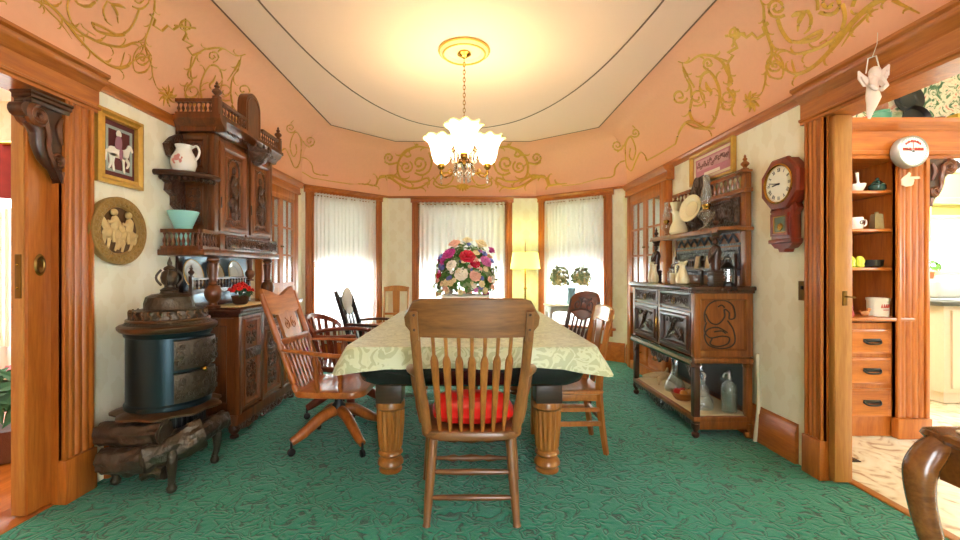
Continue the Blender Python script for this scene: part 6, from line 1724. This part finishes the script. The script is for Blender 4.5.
for s in (-1, 1):
    m = MB(); turned_tube(m, lerp3((s*.207, -.235, 0), (s*.18, -.17, .395), .45), lerp3((s*.253, .215, 0), (s*.215, .17, .395), .45), [(0, .008), (.5, .014), (1, .008)]); m.build('stretcher', CHAIRW, FC)
    # back post: slightly S-shaped bar, turned foot
    m = MB()
    pts = smooth([(s*.205, -.19, .42), (s*.222, -.22, .55), (s*.24, -.262, .72), (s*.25, -.31, .9), (s*.247, -.345, 1.0)], 5)
    m.tube(pts, [.022, .026, .021, .023, .021], n=10, up=(0, 1, 0), flat=.8); m.build('back_post', CHAIRW, FC)
    # arm: sweeps down from the post to the seat front
    m = MB(); m.tube(smooth([(s*.238, -.255, .7), (s*.27, -.2, .705), (s*.3, -.08, .69), (s*.305, .04, .655), (s*.29, .1, .6)], 5), [.018, .021, .023, .024, .018], n=10); a_ = m.build('arm', CHAIRW, FC)
    m = MB(); turned_tube(m, (s*.265, .06, .425), (s*.298, .06, .655), [(0, .016), (.15, .02), (.25, .014), (.45, .024), (.6, .015), (.75, .022), (1, .016)]); turned_tube(m, (s*.245, -.08, .425), (s*.292, -.08, .685), [(0, .012), (.3, .016), (.5, .011), (.7, .016), (1, .012)]); m.build('arm_support', CHAIRW, a_)
m = MB(); crest(m, -.29, .29, -.318, .885, 1.052, .026, .035, .006, -.03, .1); m.build('crest_rail', CHAIRX, FC)
for s in (-1, 1):
    m = MB(); m.bar((s * .245, -.343, .87), (s * .249, -.377, 1.0), .032, .016, up=(0, 1, 0)); m.build('post_top', CHAIRW, FC)
    for z in (.92, .985):
        m = MB(); m.ball((s * .247, -.362 - (z - .92) * .26, z), .007, 8, 6); m.build('screw_plug', DARK, FC)
for k in range(7):
    u = -1 + 2 * k / 6
    xb, xt = .148 * u, .172 * u
    yb, yt = -.2 - .012 * (1 - u * u), -.325 - .03 * (1 - u * u)
    m = MB(); rs = []
    for t, w_, d_ in ((0, .008, .009), (.15, .0115, .01), (.6, .0165, .0085), (.75, .018, .008), (.79, .014, .008), (.82, .008, .008), (.93, .0085, .008), (1.02, .009, .008)):
        p = V((xb, yb, .425)).lerp(V((xt, yt, .885)), t)
        rs.append(m.ring([(p.x - w_, p.y, p.z), (p.x - w_ * .6, p.y - d_, p.z), (p.x + w_ * .6, p.y - d_, p.z), (p.x + w_, p.y, p.z), (p.x + w_ * .6, p.y + d_, p.z), (p.x - w_ * .6, p.y + d_, p.z)]))
    m.skin(rs); m.build('spindle', OAK, FC)
def puffy(w, d, h, n=18, tuft=True):
    m = MB()
    def pt(i, j, s):
        u, v_ = -1 + 2 * i / n, -1 + 2 * j / n
        x = u * (1 - .1 * v_ * v_) * w; y = v_ * (1 - .1 * u * u) * d
        e = (1 - abs(u) ** 4) * (1 - abs(v_) ** 4)
        zz = h / 2 + s * h / 2 * max(0, e) ** .5
        if tuft and s > 0: zz -= .02 * math.exp(-((u ** 2 + v_ ** 2) / .02))
        return (x, y, zz + .004 * math.sin(u * 9) * math.sin(v_ * 8) * e)
    for s in (1, -1):
        g_ = [[m.v(pt(i, j, s)) for j in range(n + 1)] for i in range(n + 1)]
        for i in range(n):
            for j in range(n): m.f([g_[i][j], g_[i+1][j], g_[i+1][j+1], g_[i][j+1]])
    bmesh.ops.remove_doubles(m.bm, verts=m.bm.verts, dist=.0008)
    return m
m = puffy(.205, .19, .105); cu_ = solo('seat_cushion', m, RED, 'shiny red seat cushion on the near spindle-back armchair', 'cushion', (.025, 2.215, .424))
m = MB(); m.ball((0, 0, .087), .012, 10, 6, sc_=(1, 1, .5)); m.build('button', RED, cu_)

# -- generic pieces for the other chairs
def pedestal(t, z1, mat, rad=.31, rot=PI / 4):
    m = MB(); m.lathe([(.03, .2), (.045, .22), (.045, .26), (.028, .28), (.028, .34), (.05, z1 - .012), (.12, z1)], 16); m.build('column', BLACK, t)
    for k in range(4):
        a = rot + PI / 2 * k
        c, s = math.cos(a), math.sin(a)
        m = MB(); m.tube(smooth([(c * .02, s * .02, .225), (c * .12, s * .12, .2), (c * .24, s * .24, .125), (c * rad, s * rad, .085)], 5), [.034, .034, .03, .022], n=10, up=(0, 0, 1), flat=1.15)
        l = m.build('foot', mat, t)
        m = MB(); m.lathe([(.02, -.011), (.024, -.009), (.024, .009), (.02, .011)], 14, c=(c * rad, s * rad, .024), L=Matrix.Rotation(a, 4, 'Z') @ Matrix.Rotation(PI / 2, 4, 'X')); m.tube([(c * rad, s * rad, .024), (c * rad, s * rad, .09)], .008); m.build('caster', BLACK, l)

# -- swivel armchair left of the table
SW = thing('swivel_armchair', 'reddish oak high-back swivel armchair at the near left side of the table', 'chair', (-.88, 2.93, 0), R(-92))
pedestal(SW, .365, REDOAK, .32)
m = MB(); seat_mesh(m, .245, .235, .365, .41, .1, 1.05); m.build('seat', REDOAKX, SW)
for s in (-1, 1):
    m = MB(); turned_tube(m, (s*.205, -.2, .4), (s*.225, -.42, 1.02), POSTP); m.build('back_post', REDOAK, SW)
    m = MB(); m.tube(smooth([(s*.215, -.3, .665), (s*.26, -.15, .66), (s*.29, .06, .645), (s*.28, .17, .64)], 5), [.016, .02, .026, .022], n=10, up=(0, 0, 1), flat=.6); a_ = m.build('arm', REDOAKX, SW)
    for y in (.1, -.06):
        m = MB(); turned_tube(m, (s*.235, y * .9, .405), (s*.284, y, .64), [(0, .013), (.2, .017), (.3, .011), (.5, .019), (.65, .011), (.8, .017), (1, .012)]); m.build('arm_spindle', REDOAK, a_)
def lean(z, y0=-.2, z0=.4, k=.22 / .62): return y0 - (z - z0) * k
m = MB(); rs = []
for i in range(17):                                     # scooped crest
    s = -1 + i / 8; x = .215 * s
    zt = 1.02 + .035 * abs(s) ** 2 - .02 * math.cos(s * PI) * (1 - abs(s)); zb = .9 + .05 * (1 - s * s) * 0 - .02 * abs(math.sin(s * PI))
    rs.append(m.ring([(x, lean(zb) - .012, zb), (x, lean(zb) + .012, zb), (x, lean(zt) + .012, zt), (x, lean(zt) - .012, zt)]))
m.skin(rs); m.build('crest_rail', REDOAKX, SW)
m = MB(); rs = []
for i in range(9):
    s = -1 + i / 4; x = .12 * s
    zt = .9; zb = .72
    rs.append(m.ring([(x, lean(zb) - .01, zb), (x, lean(zb) + .01, zb), (x, lean(zt) + .01, zt), (x, lean(zt) - .01, zt)]))
m.skin(rs); m.box(-.21, .21, lean(.71) - .012, lean(.71) + .012, .69, .73, .006); m.build('pressed_panel', REDOAK, SW)
m = MB(); m.bm.free(); m = MB()
m.relief([(spiral(s * .05, .81, .04, 1.3, d=s, a0=PI / 2), .005) for s in (-1, 1)], d=0); 
for v_ in m.bm.verts: v_.co.y += lean(v_.co.z) + .011
m.build('pressed_carving', REDOAKX, SW)
for k in range(7):
    x = -.165 + .055 * k
    m = MB(); turned_tube(m, (x * .95, -.2, .4), (x, lean(.7), .7), [(0, .008), (.2, .013), (.3, .008), (.5, .014), (.7, .008), (.85, .012), (1, .008)], 8); m.build('spindle', REDOAK, SW)

# -- captain's swivel chair behind it
CP = thing('captain_chair', 'low round-backed captain swivel chair with dark base behind the high-back armchair', 'chair', (-.98, 3.5, 0), R(-96))
pedestal(CP, .385, CAPT, .31, .5)
m = MB(); seat_mesh(m, .22, .22, .385, .425, .12, 1.0); m.build('seat', CAPT, CP)
arc = [(.25 * math.sin(a), -.05 - .22 * math.cos(a) if abs(a) < PI / 2 else -.05 + .22 * (abs(a) - PI / 2) * .9, .66) for a in [R(-140) + R(280) * k / 28 for k in range(29)]]
m = MB(); m.tube(arc, .024, n=10, up=(0, 0, 1), flat=.7); m.build('arm_bow', CAPT, CP)
m = MB(); rs = []
def crestz(a): return .68 + .135 * max(0, math.cos(a / R(66) * PI / 2)) ** .6
for k in range(21):
    a = R(-64) + R(128) * k / 20
    q = V((math.sin(a), -math.cos(a), 0)); zt = crestz(a)
    c_ = V((.25 * q.x, -.05 + .22 * q.y, 0)) + q * (.02 + .25 * (zt - .68))
    rs.append(m.ring([c_ + q * .014 * s + V((0, 0, zt + dz)) for s, dz in ((-1, -.045), (1, -.045), (1.3, -.004), (0, 0), (-.8, -.004))]))
m.skin(rs); m.build('crest_rail', CAPT, CP)
for k in range(7):
    a = R(-50) + R(100) * k / 6
    q = V((math.sin(a), -math.cos(a), 0)); zt = crestz(a)
    m = MB(); m.bar((.25 * q.x * .72, (-.05 + .22 * q.y) * .8, .42), V((.25 * q.x, -.05 + .22 * q.y, 0)) + q * .03 + V((0, 0, zt - .03)), .026, .012, up=q); m.build('slat', CAPT, CP)
for s in (-1, 1):
    for a in (R(95), R(122)):
        x, y = s * .25 * math.sin(a), -.05 + .22 * (a - PI / 2) * .9
        m = MB(); turned_tube(m, (x * .74, y * .9, .42), (x, y, .655), [(0, .009), (.3, .015), (.5, .01), (.7, .015), (1, .009)], 8); m.build('arm_spindle', CAPT, CP)

# -- slim armchair with crocheted head pad, far left
def four_legs(t, w, d, h, mat, splay=.02, wb=None):
    for x, y in ((-w, -d), (w, -d), (-w, d), (w, d)):
        m = MB(); turned_tube(m, (x * (1 + splay / w), y * (1 + splay / d), 0), (x, y, h), LEGP); m.build('leg', mat, t)
    m = MB()
    for s in (-1, 1): turned_tube(m, (s * (w + .01), -d, .2), (s * (w + .01), d, .2), [(0, .009), (.5, .015), (1, .009)], 8)
    turned_tube(m, (-w, d, .25), (w, d, .25), [(0, .009), (.3, .014), (.5, .018), (.7, .014), (1, .009)], 8); turned_tube(m, (-w, -d, .25), (w, -d, .25), [(0, .009), (.5, .015), (1, .009)], 8)
    m.build('stretcher', mat, t)
HPW = thing('slatted_armchair', 'dark armchair with rounded crocheted head pad at the far left of the table', 'chair', (-.88, 4.2, 0), R(-93))
REDD = wood('dark_red_wood', '#5c2a18', '#2f140c', .3)
four_legs(HPW, .19, .19, .4, REDD); m = MB(); seat_mesh(m, .225, .225, .4, .435, .08, 1.05); m.build('seat', REDD, HPW)
for s in (-1, 1):
    m = MB(); m.tube(smooth([(s*.19, -.2, .43), (s*.185, -.25, .65), (s*.18, -.33, .9), (s*.18, -.36, .97)], 4), [.022, .02, .02, .012], n=8, up=(0, 1, 0), flat=1.3); m.build('back_post', BLACKW, HPW)
    m = MB(); m.tube(smooth([(s*.19, -.25, .66), (s*.26, -.05, .665), (s*.26, .12, .65), (s*.25, .16, .63)], 4), .02, n=8, up=(0, 0, 1), flat=.7); a_ = m.build('arm', REDD, HPW)
    m = MB(); turned_tube(m, (s*.22, .1, .43), (s*.258, .1, .65), [(0, .014), (.4, .02), (.6, .012), (1, .014)]); m.build('arm_support', REDD, a_)
for x in (-.09, 0, .09):
    m = MB(); m.bar((x, -.21, .43), (x, -.315, .86), .04, .012, up=(0, 1, 0)); m.build('slat', BLACKW, HPW)
m = MB(); m.bar((-.19, -.325, .88), (.19, -.325, .88), .02, .07); m.build('crest_rail', BLACKW, HPW)
m = MB(); m.ball((.02, -.3, .88), .13, 16, 10, sc_=(1, .25, .95)); m.ball((.02, -.275, .78), .07, 12, 8, sc_=(1.3, .2, .6)); m.build('head_pad', plain('crocheted_white', '#ddd8d2', .8, bump=.5, bscale=120), HPW)

# -- light oak splat chair against the far wall between the windows
BK = thing('splat_chair', 'light oak chair with centre splat standing against the wall between the left windows', 'chair', (-1.0, 5.78, 0), PI)
LOAK = wood('light_oak', '#c4863e', '#9a6026', .35)
four_legs(BK, .17, .17, .42, LOAK); m = MB(); seat_mesh(m, .2, .2, .42, .45, .05, 1.05); m.build('seat', LOAK, BK)
for s in (-1, 1):
    m = MB(); m.tube([(s*.165, -.17, .44), (s*.165, -.2, .7), (s*.165, -.24, .93)], .014, n=8); m.build('back_post', LOAK, BK)
m = MB(); crest(m, -.175, .175, -.215, .87, .925, .02, .01, .025, -.01, .02); m.build('crest_rail', LOAK, BK)
m = MB(); m.prism([(-.03, .44), (.03, .44), (.045, .6), (.05, .88), (-.05, .88), (-.045, .6)], -.222, -.208, 'xz'); m.build('splat', LOAK, BK)
m = MB(); m.bar((-.165, -.19, .56), (.165, -.19, .56), .016, .03); m.build('lower_rail', LOAK, BK)

# -- right side chair (faces -x)
SR = thing('side_chair', 'honey oak side chair tucked under the near right side of the table', 'chair', (.66, 2.9, 0), R(90))
HON = wood('honey_oak', '#b5702e', '#8a4c1a', .32); HONX = wood('honey_oak_x', '#bb7734', '#8a4c1a', .32, 'x')
for s in (-1, 1):
    m = MB(); m.tube(smooth([(s*.165, -.22, 0), (s*.165, -.185, .25), (s*.165, -.175, .45), (s*.17, -.2, .65), (s*.178, -.255, .92)], 5), [.018, .022, .024, .02, .014], n=4, up=(0, 1, 0)); m.build('rear_leg_post', HON, SR)
    m = MB(); m.bar((s*.185, .19, 0), (s*.185, .19, .39), .036, .036, up=(0, 1, 0)); m.build('front_leg', HON, SR)
    m = MB(); m.bar((s*.17, -.19, .2), (s*.185, .19, .2), .016, .03); m.bar((s*.17, -.19, .29), (s*.185, .19, .29), .016, .025); m.build('side_stretcher', HON, SR)
m = MB(); m.bar((-.18, .19, .25), (.18, .19, .25), .016, .03); m.bar((-.165, -.19, .22), (.165, -.19, .22), .016, .025); m.build('cross_stretcher', HONX, SR)
m = MB(); m.box(-.17, .17, -.17, .2, .34, .39, .003); m.build('seat_rail', HONX, SR)
m = MB(); seat_mesh(m, .2, .2, .388, .415, .03, 1.06); m.build('seat', HONX, SR)
m = MB(); crest(m, -.185, .185, -.235, .82, .925, .024, .02, .012, -.02, .08); m.build('crest_rail', wood('crest_glare_wood', '#d9b884', '#b98a52', .25, 'x', coat=.6), SR)  # cream highlight on the crest is put into its wood colour
m = MB(); m.prism([(-.035, .43), (.035, .43), (.05, .55), (.045, .7), (.065, .84), (-.065, .84), (-.045, .7), (-.05, .55)], -.006, .006, 'xz')
for v_ in m.bm.verts: v_.co.y += -.18 - (v_.co.z - .43) * .13
m.build('splat', HON, SR)
for x in (-.11, .11):
    m = MB(); m.bar((x, -.18, .43), (x * 1.05, -.238, .84), .018, .012, up=(0, 1, 0)); m.build('slat', HON, SR)

# -- carved pressed-back chair farther along the right side
CH = thing('carved_chair', 'dark carved chair with rounded crest farther along the right side of the table', 'chair', (.75, 3.7, 0), R(112))
four_legs(CH, .18, .18, .42, REDD); m = MB(); seat_mesh(m, .215, .21, .42, .45, .08, 1.05); m.build('seat', REDD, CH)
for s in (-1, 1):
    m = MB(); turned_tube(m, (s*.175, -.18, .44), (s*.19, -.31, .9), POSTP); m.build('back_post', DARK, CH)
m = MB(); rs = []
for i in range(17):
    s = -1 + i / 8; x = .2 * s
    zt = .95 + .035 * (1 - s * s) - .05 * abs(s) ** 6; zb = .76 - .03 * math.cos(s * PI)
    yy = lambda z: -.18 - (z - .44) * .28 - .015 * (1 - s * s)
    rs.append(m.ring([(x, yy(zb) - .012, zb), (x, yy(zb) + .012, zb), (x, yy(zt) + .012, zt), (x, yy(zt) - .012, zt)]))
m.skin(rs); cr2 = m.build('crest_panel', wood('brown_crest', '#8a4a2c', '#54281a', .25, 'x', coat=.5), CH)
m = MB(); m.relief([(spiral(s * .09, .86, .06, 1.4, d=s, a0=PI / 2), .008) for s in (-1, 1)] + [(spiral(s * .03, .9, .03, 1.2, d=s), .006) for s in (-1, 1)] + [(smooth([(-.15, .8), (0, .83), (.15, .8)], 5), .008)], d=0)
for v_ in m.bm.verts: v_.co.y += -.18 - (v_.co.z - .44) * .28 - .015 * (1 - (v_.co.x / .2) ** 2) + .012
m.build('pressed_carving', DARKX, cr2)
for k in range(5):
    x = -.12 + .06 * k
    m = MB(); turned_tube(m, (x * .9, -.185, .44), (x, -.285, .76), [(0, .009), (.2, .014), (.35, .009), (.55, .015), (.75, .009), (1, .01)], 8); m.build('spindle', REDD, CH)

# ------------------------------------------------------------------ chandelier, medallion
md = thing('ceiling_medallion', 'round cream and gold plaster ceiling medallion above the chandelier', 'medallion', (-.03, 3.38, HC))
m = MB(); m.lathe([(.001, -.004), (.05, -.022), (.07, -.02), (.1, -.014), (.135, -.014), (.15, -.03), (.175, -.034), (.19, -.02), (.2, -.001)], 48); m.build('rose', plain('cream_plaster', '#e6d4a0', .6), md)
m = MB(); m.tube([(.165 * math.cos(a), .165 * math.sin(a), -.036) for a in [2 * PI * k / 48 for k in range(48)]], .008, closed=True); m.tube([(.196 * math.cos(a), .196 * math.sin(a), -.012) for a in [2 * PI * k / 48 for k in range(48)]], .008, closed=True); m.build('gilt_ring', GOLD, md)
cd = thing('chandelier', 'brass chandelier with ruffled glass shades and crystal drops over the table', 'chandelier', (-.03, 3.38, 1.8))
Z0 = 1.8
m = MB(); m.lathe([(.001, 1.08), (.05, 1.078), (.055, 1.065), (.03, 1.05), (.01, 1.035)], 20); m.build('canopy', BRASS, cd)
m = MB()
zt = 1.035; k = 0
while zt > .56:
    pts = [(.009 * math.cos(a) * (1 if k % 2 else 0), .009 * math.cos(a) * (0 if k % 2 else 1), zt - .018 + .02 * math.sin(a)) for a in [2 * PI * j / 10 for j in range(10)]]
    m.tube(pts, .0028, n=5, closed=True); zt -= .03; k += 1
m.build('chain', BRASS, cd)
m = MB(); m.lathe([(.004, .57), (.012, .56), (.012, .54), (.025, .52), (.02, .48), (.012, .45), (.014, .36), (.03, .33), (.04, .29), (.03, .25), (.018, .23), (.03, .21), (.03, .2), (.012, .19), (.016, .17), (.004, .15)], 18); m.build('stem', BRASS, cd)
m = MB(); m.lathe([(.04, .29), (.1, .285), (.105, .295), (.1, .302), (.04, .3)], 24); m.lathe([(.03, .2), (.075, .195), (.08, .203), (.075, .21), (.03, .208)], 24); m.build('crystal_tray', BRASS, cd)
FROST = plain('frosted_shade_glass', '#f6f0de', .5, emit='#fff0cc', es=3)
FROSTE = plain('yellow_shade_edge', '#d8dc7a', .4, emit='#e2ee8a', es=.9)
BULBS = []
for k in range(3):
    a = -PI / 2 + 2 * PI * k / 3
    c, s = math.cos(a), math.sin(a)
    m = MB(); m.tube(smooth([(c*.02, s*.02, .28), (c*.09, s*.09, .16), (c*.17, s*.17, .12), (c*.215, s*.215, .16), (c*.215, s*.215, .21)], 5), .008, n=8); m.tube([(c*(.13 + x), s*(.13 + x), .165 + z) for x, z in spiral(0, 0, .03, 1.2, PI)], .005, n=6)
    ar = m.build('arm', BRASS, cd)
    m = MB(); m.lathe([(.008, .14), (.016, .155), (.01, .18), (.02, .19), (.028, .2), (.03, .225), (.022, .24), (.001, .245)], 14, c=(c*.215, s*.215, 0)); m.build('candle_cup', BRASS, ar)
    m = MB(); rs = []
    for r_, z, rf in ((.034, .23, 0), (.06, .25, 0), (.076, .3, .02), (.084, .36, .04), (.1, .41, .09), (.128, .44, .13)):
        rs.append(m.ring([(c*.215 + r_ * (1 + rf * math.cos(8 * b)) * math.cos(b), s*.215 + r_ * (1 + rf * math.cos(8 * b)) * math.sin(b), z + rf * .08 * math.sin(8 * b)) for b in [2 * PI * j / 48 for j in range(48)]]))
    m.skin(rs, cap0=False, cap1=False)
    sh_ = m.build('lamp_shade', FROST, ar)
    m = MB(); m.tube([(c*.215 + .128 * (1 + .13 * math.cos(8 * b)) * math.cos(b), s*.215 + .128 * (1 + .13 * math.cos(8 * b)) * math.sin(b), .44 + .0104 * math.sin(8 * b)) for b in [2 * PI * j / 64 for j in range(64)]], .006, n=6, closed=True); m.build('ruffled_rim', FROSTE, sh_)
    BULBS.append((-.03 + c*.215, 3.38 + s*.215, Z0 + .4))
    m = MB(); m.lathe([(.001, 0), (.012, .02), (.01, .05), (.002, .075)], 6, c=(c*.215, s*.215, .065)); m.build('crystal_drop', CRYST, ar)
for k in range(6):
    a = PI / 6 + PI / 3 * k
    m = MB(); m.tube(smooth([(.02 * math.cos(a), .02 * math.sin(a), .3), (.09 * math.cos(a), .09 * math.sin(a), .33), (.13 * math.cos(a), .13 * math.sin(a), .26), (.1 * math.cos(a), .1 * math.sin(a), .22)], 5), .004, n=6); m.build('scroll', BRASS, cd)
for R_, z, n_, h in ((.1, .215, 16, .07), (.076, .11, 14, .08), (.045, .06, 8, .08)):
    for k in range(n_):
        a = 2 * PI * k / n_
        m = MB(); m.lathe([(.001, 0), (.008, .012), (.0085, h * .7), (.003, h), (.002, h + .008)], 6, c=(R_ * math.cos(a), R_ * math.sin(a), z)); m.build('crystal_drop', CRYST, cd)

# ------------------------------------------------------------------ floor lamp, white table with plant, violet
fp = thing('floor_lamp', 'brass floor lamp with glowing yellow shade between the middle and right windows', 'floor lamp', (.765, 5.75, 0))
m = MB(); m.lathe([(.14, 0), (.145, .012), (.12, .03), (.04, .05), (.02, .07), (.014, .1), (.014, .9), (.024, .92), (.014, .94), (.012, 1.16), (.006, 1.5), (.001, 1.58)], 20); m.build('stand', BRASS, fp)
m = MB(); m.lathe([(.2, 1.18), (.19, 1.27), (.17, 1.4), (.166, 1.4), (.186, 1.27), (.196, 1.18)], 32); m.build('lamp_shade', LAMPSHADE, fp)
m = MB()
for k in range(3): a = 2 * PI * k / 3; m.tube([(0, 0, 1.38), (.168 * math.cos(a), .168 * math.sin(a), 1.38)], .003)
m.build('shade_spider', BRASS, fp)
wt = thing('side_table', 'small white curved-leg side table in front of the right bay window', 'table', (1.2, 5.15, 0))
WP = plain('white_paint', '#e9e7e2', .45)
m = MB(); m.box(-.27, .27, -.17, .17, .735, .755, .006); m.build('top', WP, wt)
m = MB(); m.prism([(-.24, .735), (.24, .735), (.24, .66), (.15, .69), (0, .67), (-.15, .69), (-.24, .66)], -.15, -.13, 'xz'); m.box(-.24, .24, .13, .15, .66, .735); m.box(-.24, -.22, -.14, .14, .66, .735); m.box(.22, .24, -.14, .14, .66, .735); m.build('apron', WP, wt)
for x in (-.22, .22):
    for y in (-.13, .13):
        m = MB(); m.tube(smooth([(x, y, .735), (x * 1.06, y * 1.06, .6), (x * .97, y * .97, .25), (x * 1.1, y * 1.1, 0)], 5), [.022, .02, .013, .014], n=8); m.build('leg', WP, wt)
vp = thing('flower_vase', 'blue glass vase of pale yellow and green sprays on the white side table', 'flower vase', (1.24, 5.15, .756))
m = MB(); m.lathe([(.05, 0), (.06, .02), (.05, .1), (.045, .16), (.06, .2), (.055, .2), (.038, .15), (.001, .03)], 18); m.build('vase', plain('pale_blue_glass', '#a8d0dc', .15, trans=.3), vp)
def off(fn, dx, dz):
    def g_(r_):
        p, n_ = fn(r_); return p + V((dx, 0, dz)), n_
    return g_
for i, dx in enumerate((-.14, .12)):
    leafcloud('spray', 110, off(dome(.12, .1, .15, .32), dx, 0), .045, SAGE, vp, 20 + i)
    leafcloud('pale_blooms', 90, off(dome(.11, .09, .14, .3), dx, -.02), .04, plain('pale_yellow_bloom', '#d8c88a', .6) if i == 0 else bpy.data.materials['pale_yellow_bloom'], vp, 30 + i)
vi = thing('potted_plant', 'purple flowering plant in a pot on the floor near the left bay window', 'potted plant', (-1.78, 4.9, 0))
m = MB(); m.lathe([(.07, 0), (.09, .14), (.08, .14), (.001, .12)], 16); m.build('pot', bpy.data.materials['terracotta'], vi)
leafcloud('leaves', 70, dome(.13, .13, .08, .17), .05, GREEND, vi, 40)
for k in range(8):
    a = k * 2.4; blossom(vi, (.09 * math.cos(a), .09 * math.sin(a), .25 + .02 * math.sin(k)), .03, (math.cos(a), math.sin(a), 1), MAG, 2)

# ------------------------------------------------------------------ corner table in the right foreground
ct = thing('cabriole_table', 'polished wood table with curved cabriole leg in the right foreground corner', 'table', (1.55, .85, 0))
TXa, TYa, TYb, TXb = 1.29, 1.24, .5, 1.9        # left edge, far edge, near edge, right edge
m = MB(ct); m.skin([m.ring([(x, y, z) for x, y in rrect(TXa + .016 - e, TXb, TYb, TYa - .016 + e, .03)]) for e, z in ((0, .7), (.014, .704), (.02, .714), (.016, .726), (.004, .731))]); m.build('top', LEGW, ct)
for p, q in (((TXa + .03, TYb + .05), (TXa + .03, TYa - .05)), ((TXb - .05, TYb + .05), (TXb - .05, TYa - .05)), ((TXa + .04, TYa - .05), (TXb - .06, TYa - .05)), ((TXa + .04, TYb + .05), (TXb - .06, TYb + .05))):
    m = MB(ct); m.bar((p[0], p[1], .648), (q[0], q[1], .648), .03, .1); m.build('apron', LEGW, ct)
for (x, y, sx, sy) in ((TXa, TYa - .05, -1, 1), (TXb - .05, TYa - .05, 1, 1), (TXa, TYb + .05, -1, -1), (TXb - .05, TYb + .05, 1, -1)):
    m = MB(ct)
    m.tube(smooth([(x - sx * .02, y, .699), (x + sx * .005, y + sy * .004, .672), (x + sx * .03, y + sy * .008, .62), (x + sx * .026, y + sy * .008, .53), (x + sx * .0, y, .4), (x - sx * .03, y, .26), (x - sx * .04, y, .13), (x - sx * .015, y + sy * .01, .04), (x, y + sy * .015, 0)], 6), [.028, .036, .037, .031, .027, .024, .021, .026, .032], n=14); m.build('leg', LEGW, ct)
DOI = plain('lace_doily', '#e6d6bc', .8, bump=.8, bscale=150, vary=.15)
m = MB()
ring_ = [((.15 + .01 * math.sin(14 * a)) * math.cos(a), (.15 + .01 * math.sin(14 * a)) * math.sin(a)) for a in [2 * PI * k / 112 for k in range(112)]]
m.skin([m.ring([(x, y, z) for x, y in ring_]) for z in (0, .004)]); solo('lace_doily', m, DOI, 'cream lace doily on the polished foreground table', 'doily', (1.455, 1.07, .732))

# ------------------------------------------------------------------ camera, light
cam = bpy.data.cameras.new('camera'); co = bpy.data.objects.new('camera', cam); COL.objects.link(co)
cam.lens = 36 * 430 / 960; cam.sensor_width = 36; cam.shift_x = 12 / 960; cam.shift_y = -1 / 960; cam.clip_start = .02
co.location = (0, 0, 1.18); co.rotation_euler = (PI / 2, 0, 0)
sc.camera = co
w = bpy.data.worlds.new('daylight'); sc.world = w; w.use_nodes = True
bg = w.node_tree.nodes['Background']; bg.inputs[0].default_value = (.9, .95, 1, 1); bg.inputs[1].default_value = 10.0
def lamp(name, typ, loc, energy, col, size=.05, rot=None):
    l = bpy.data.lights.new(name, typ); l.energy = energy; l.color = col
    if typ == 'POINT': l.shadow_soft_size = size
    if typ == 'AREA': l.size = size
    o = bpy.data.objects.new(name, l); COL.objects.link(o); o.location = loc
    if rot: o.rotation_euler = rot
    return o
for k, p in enumerate(BULBS):
    lamp('chandelier_bulb', 'POINT', p, 2.0, (1, .84, .6), .04)
lamp('floor_lamp_bulb', 'POINT', (.765, 5.75, 1.3), 7, (.9, 1, .35), .05)
lamp('kitchen_fill_light', 'AREA', (5.0, 4.4, 2.85), 80, (1, .97, .9), 1.2)  # fill light added to brighten the kitchen, no fixture there
lamp('parlor_area_light', 'AREA', (-4.0, 2.6, 2.85), 25, (1, .93, .8), .8)  # area light high in the parlor, without a fixture
sc.view_settings.view_transform = 'Standard'
sc.view_settings.look = 'None'
sc.view_settings.exposure = 1.18
sc.view_settings.gamma = 1
sc.view_settings.use_curve_mapping = False
sc.cycles.use_denoising = True
sc.cycles.max_bounces = 10
sc.cycles.transparent_max_bounces = 24
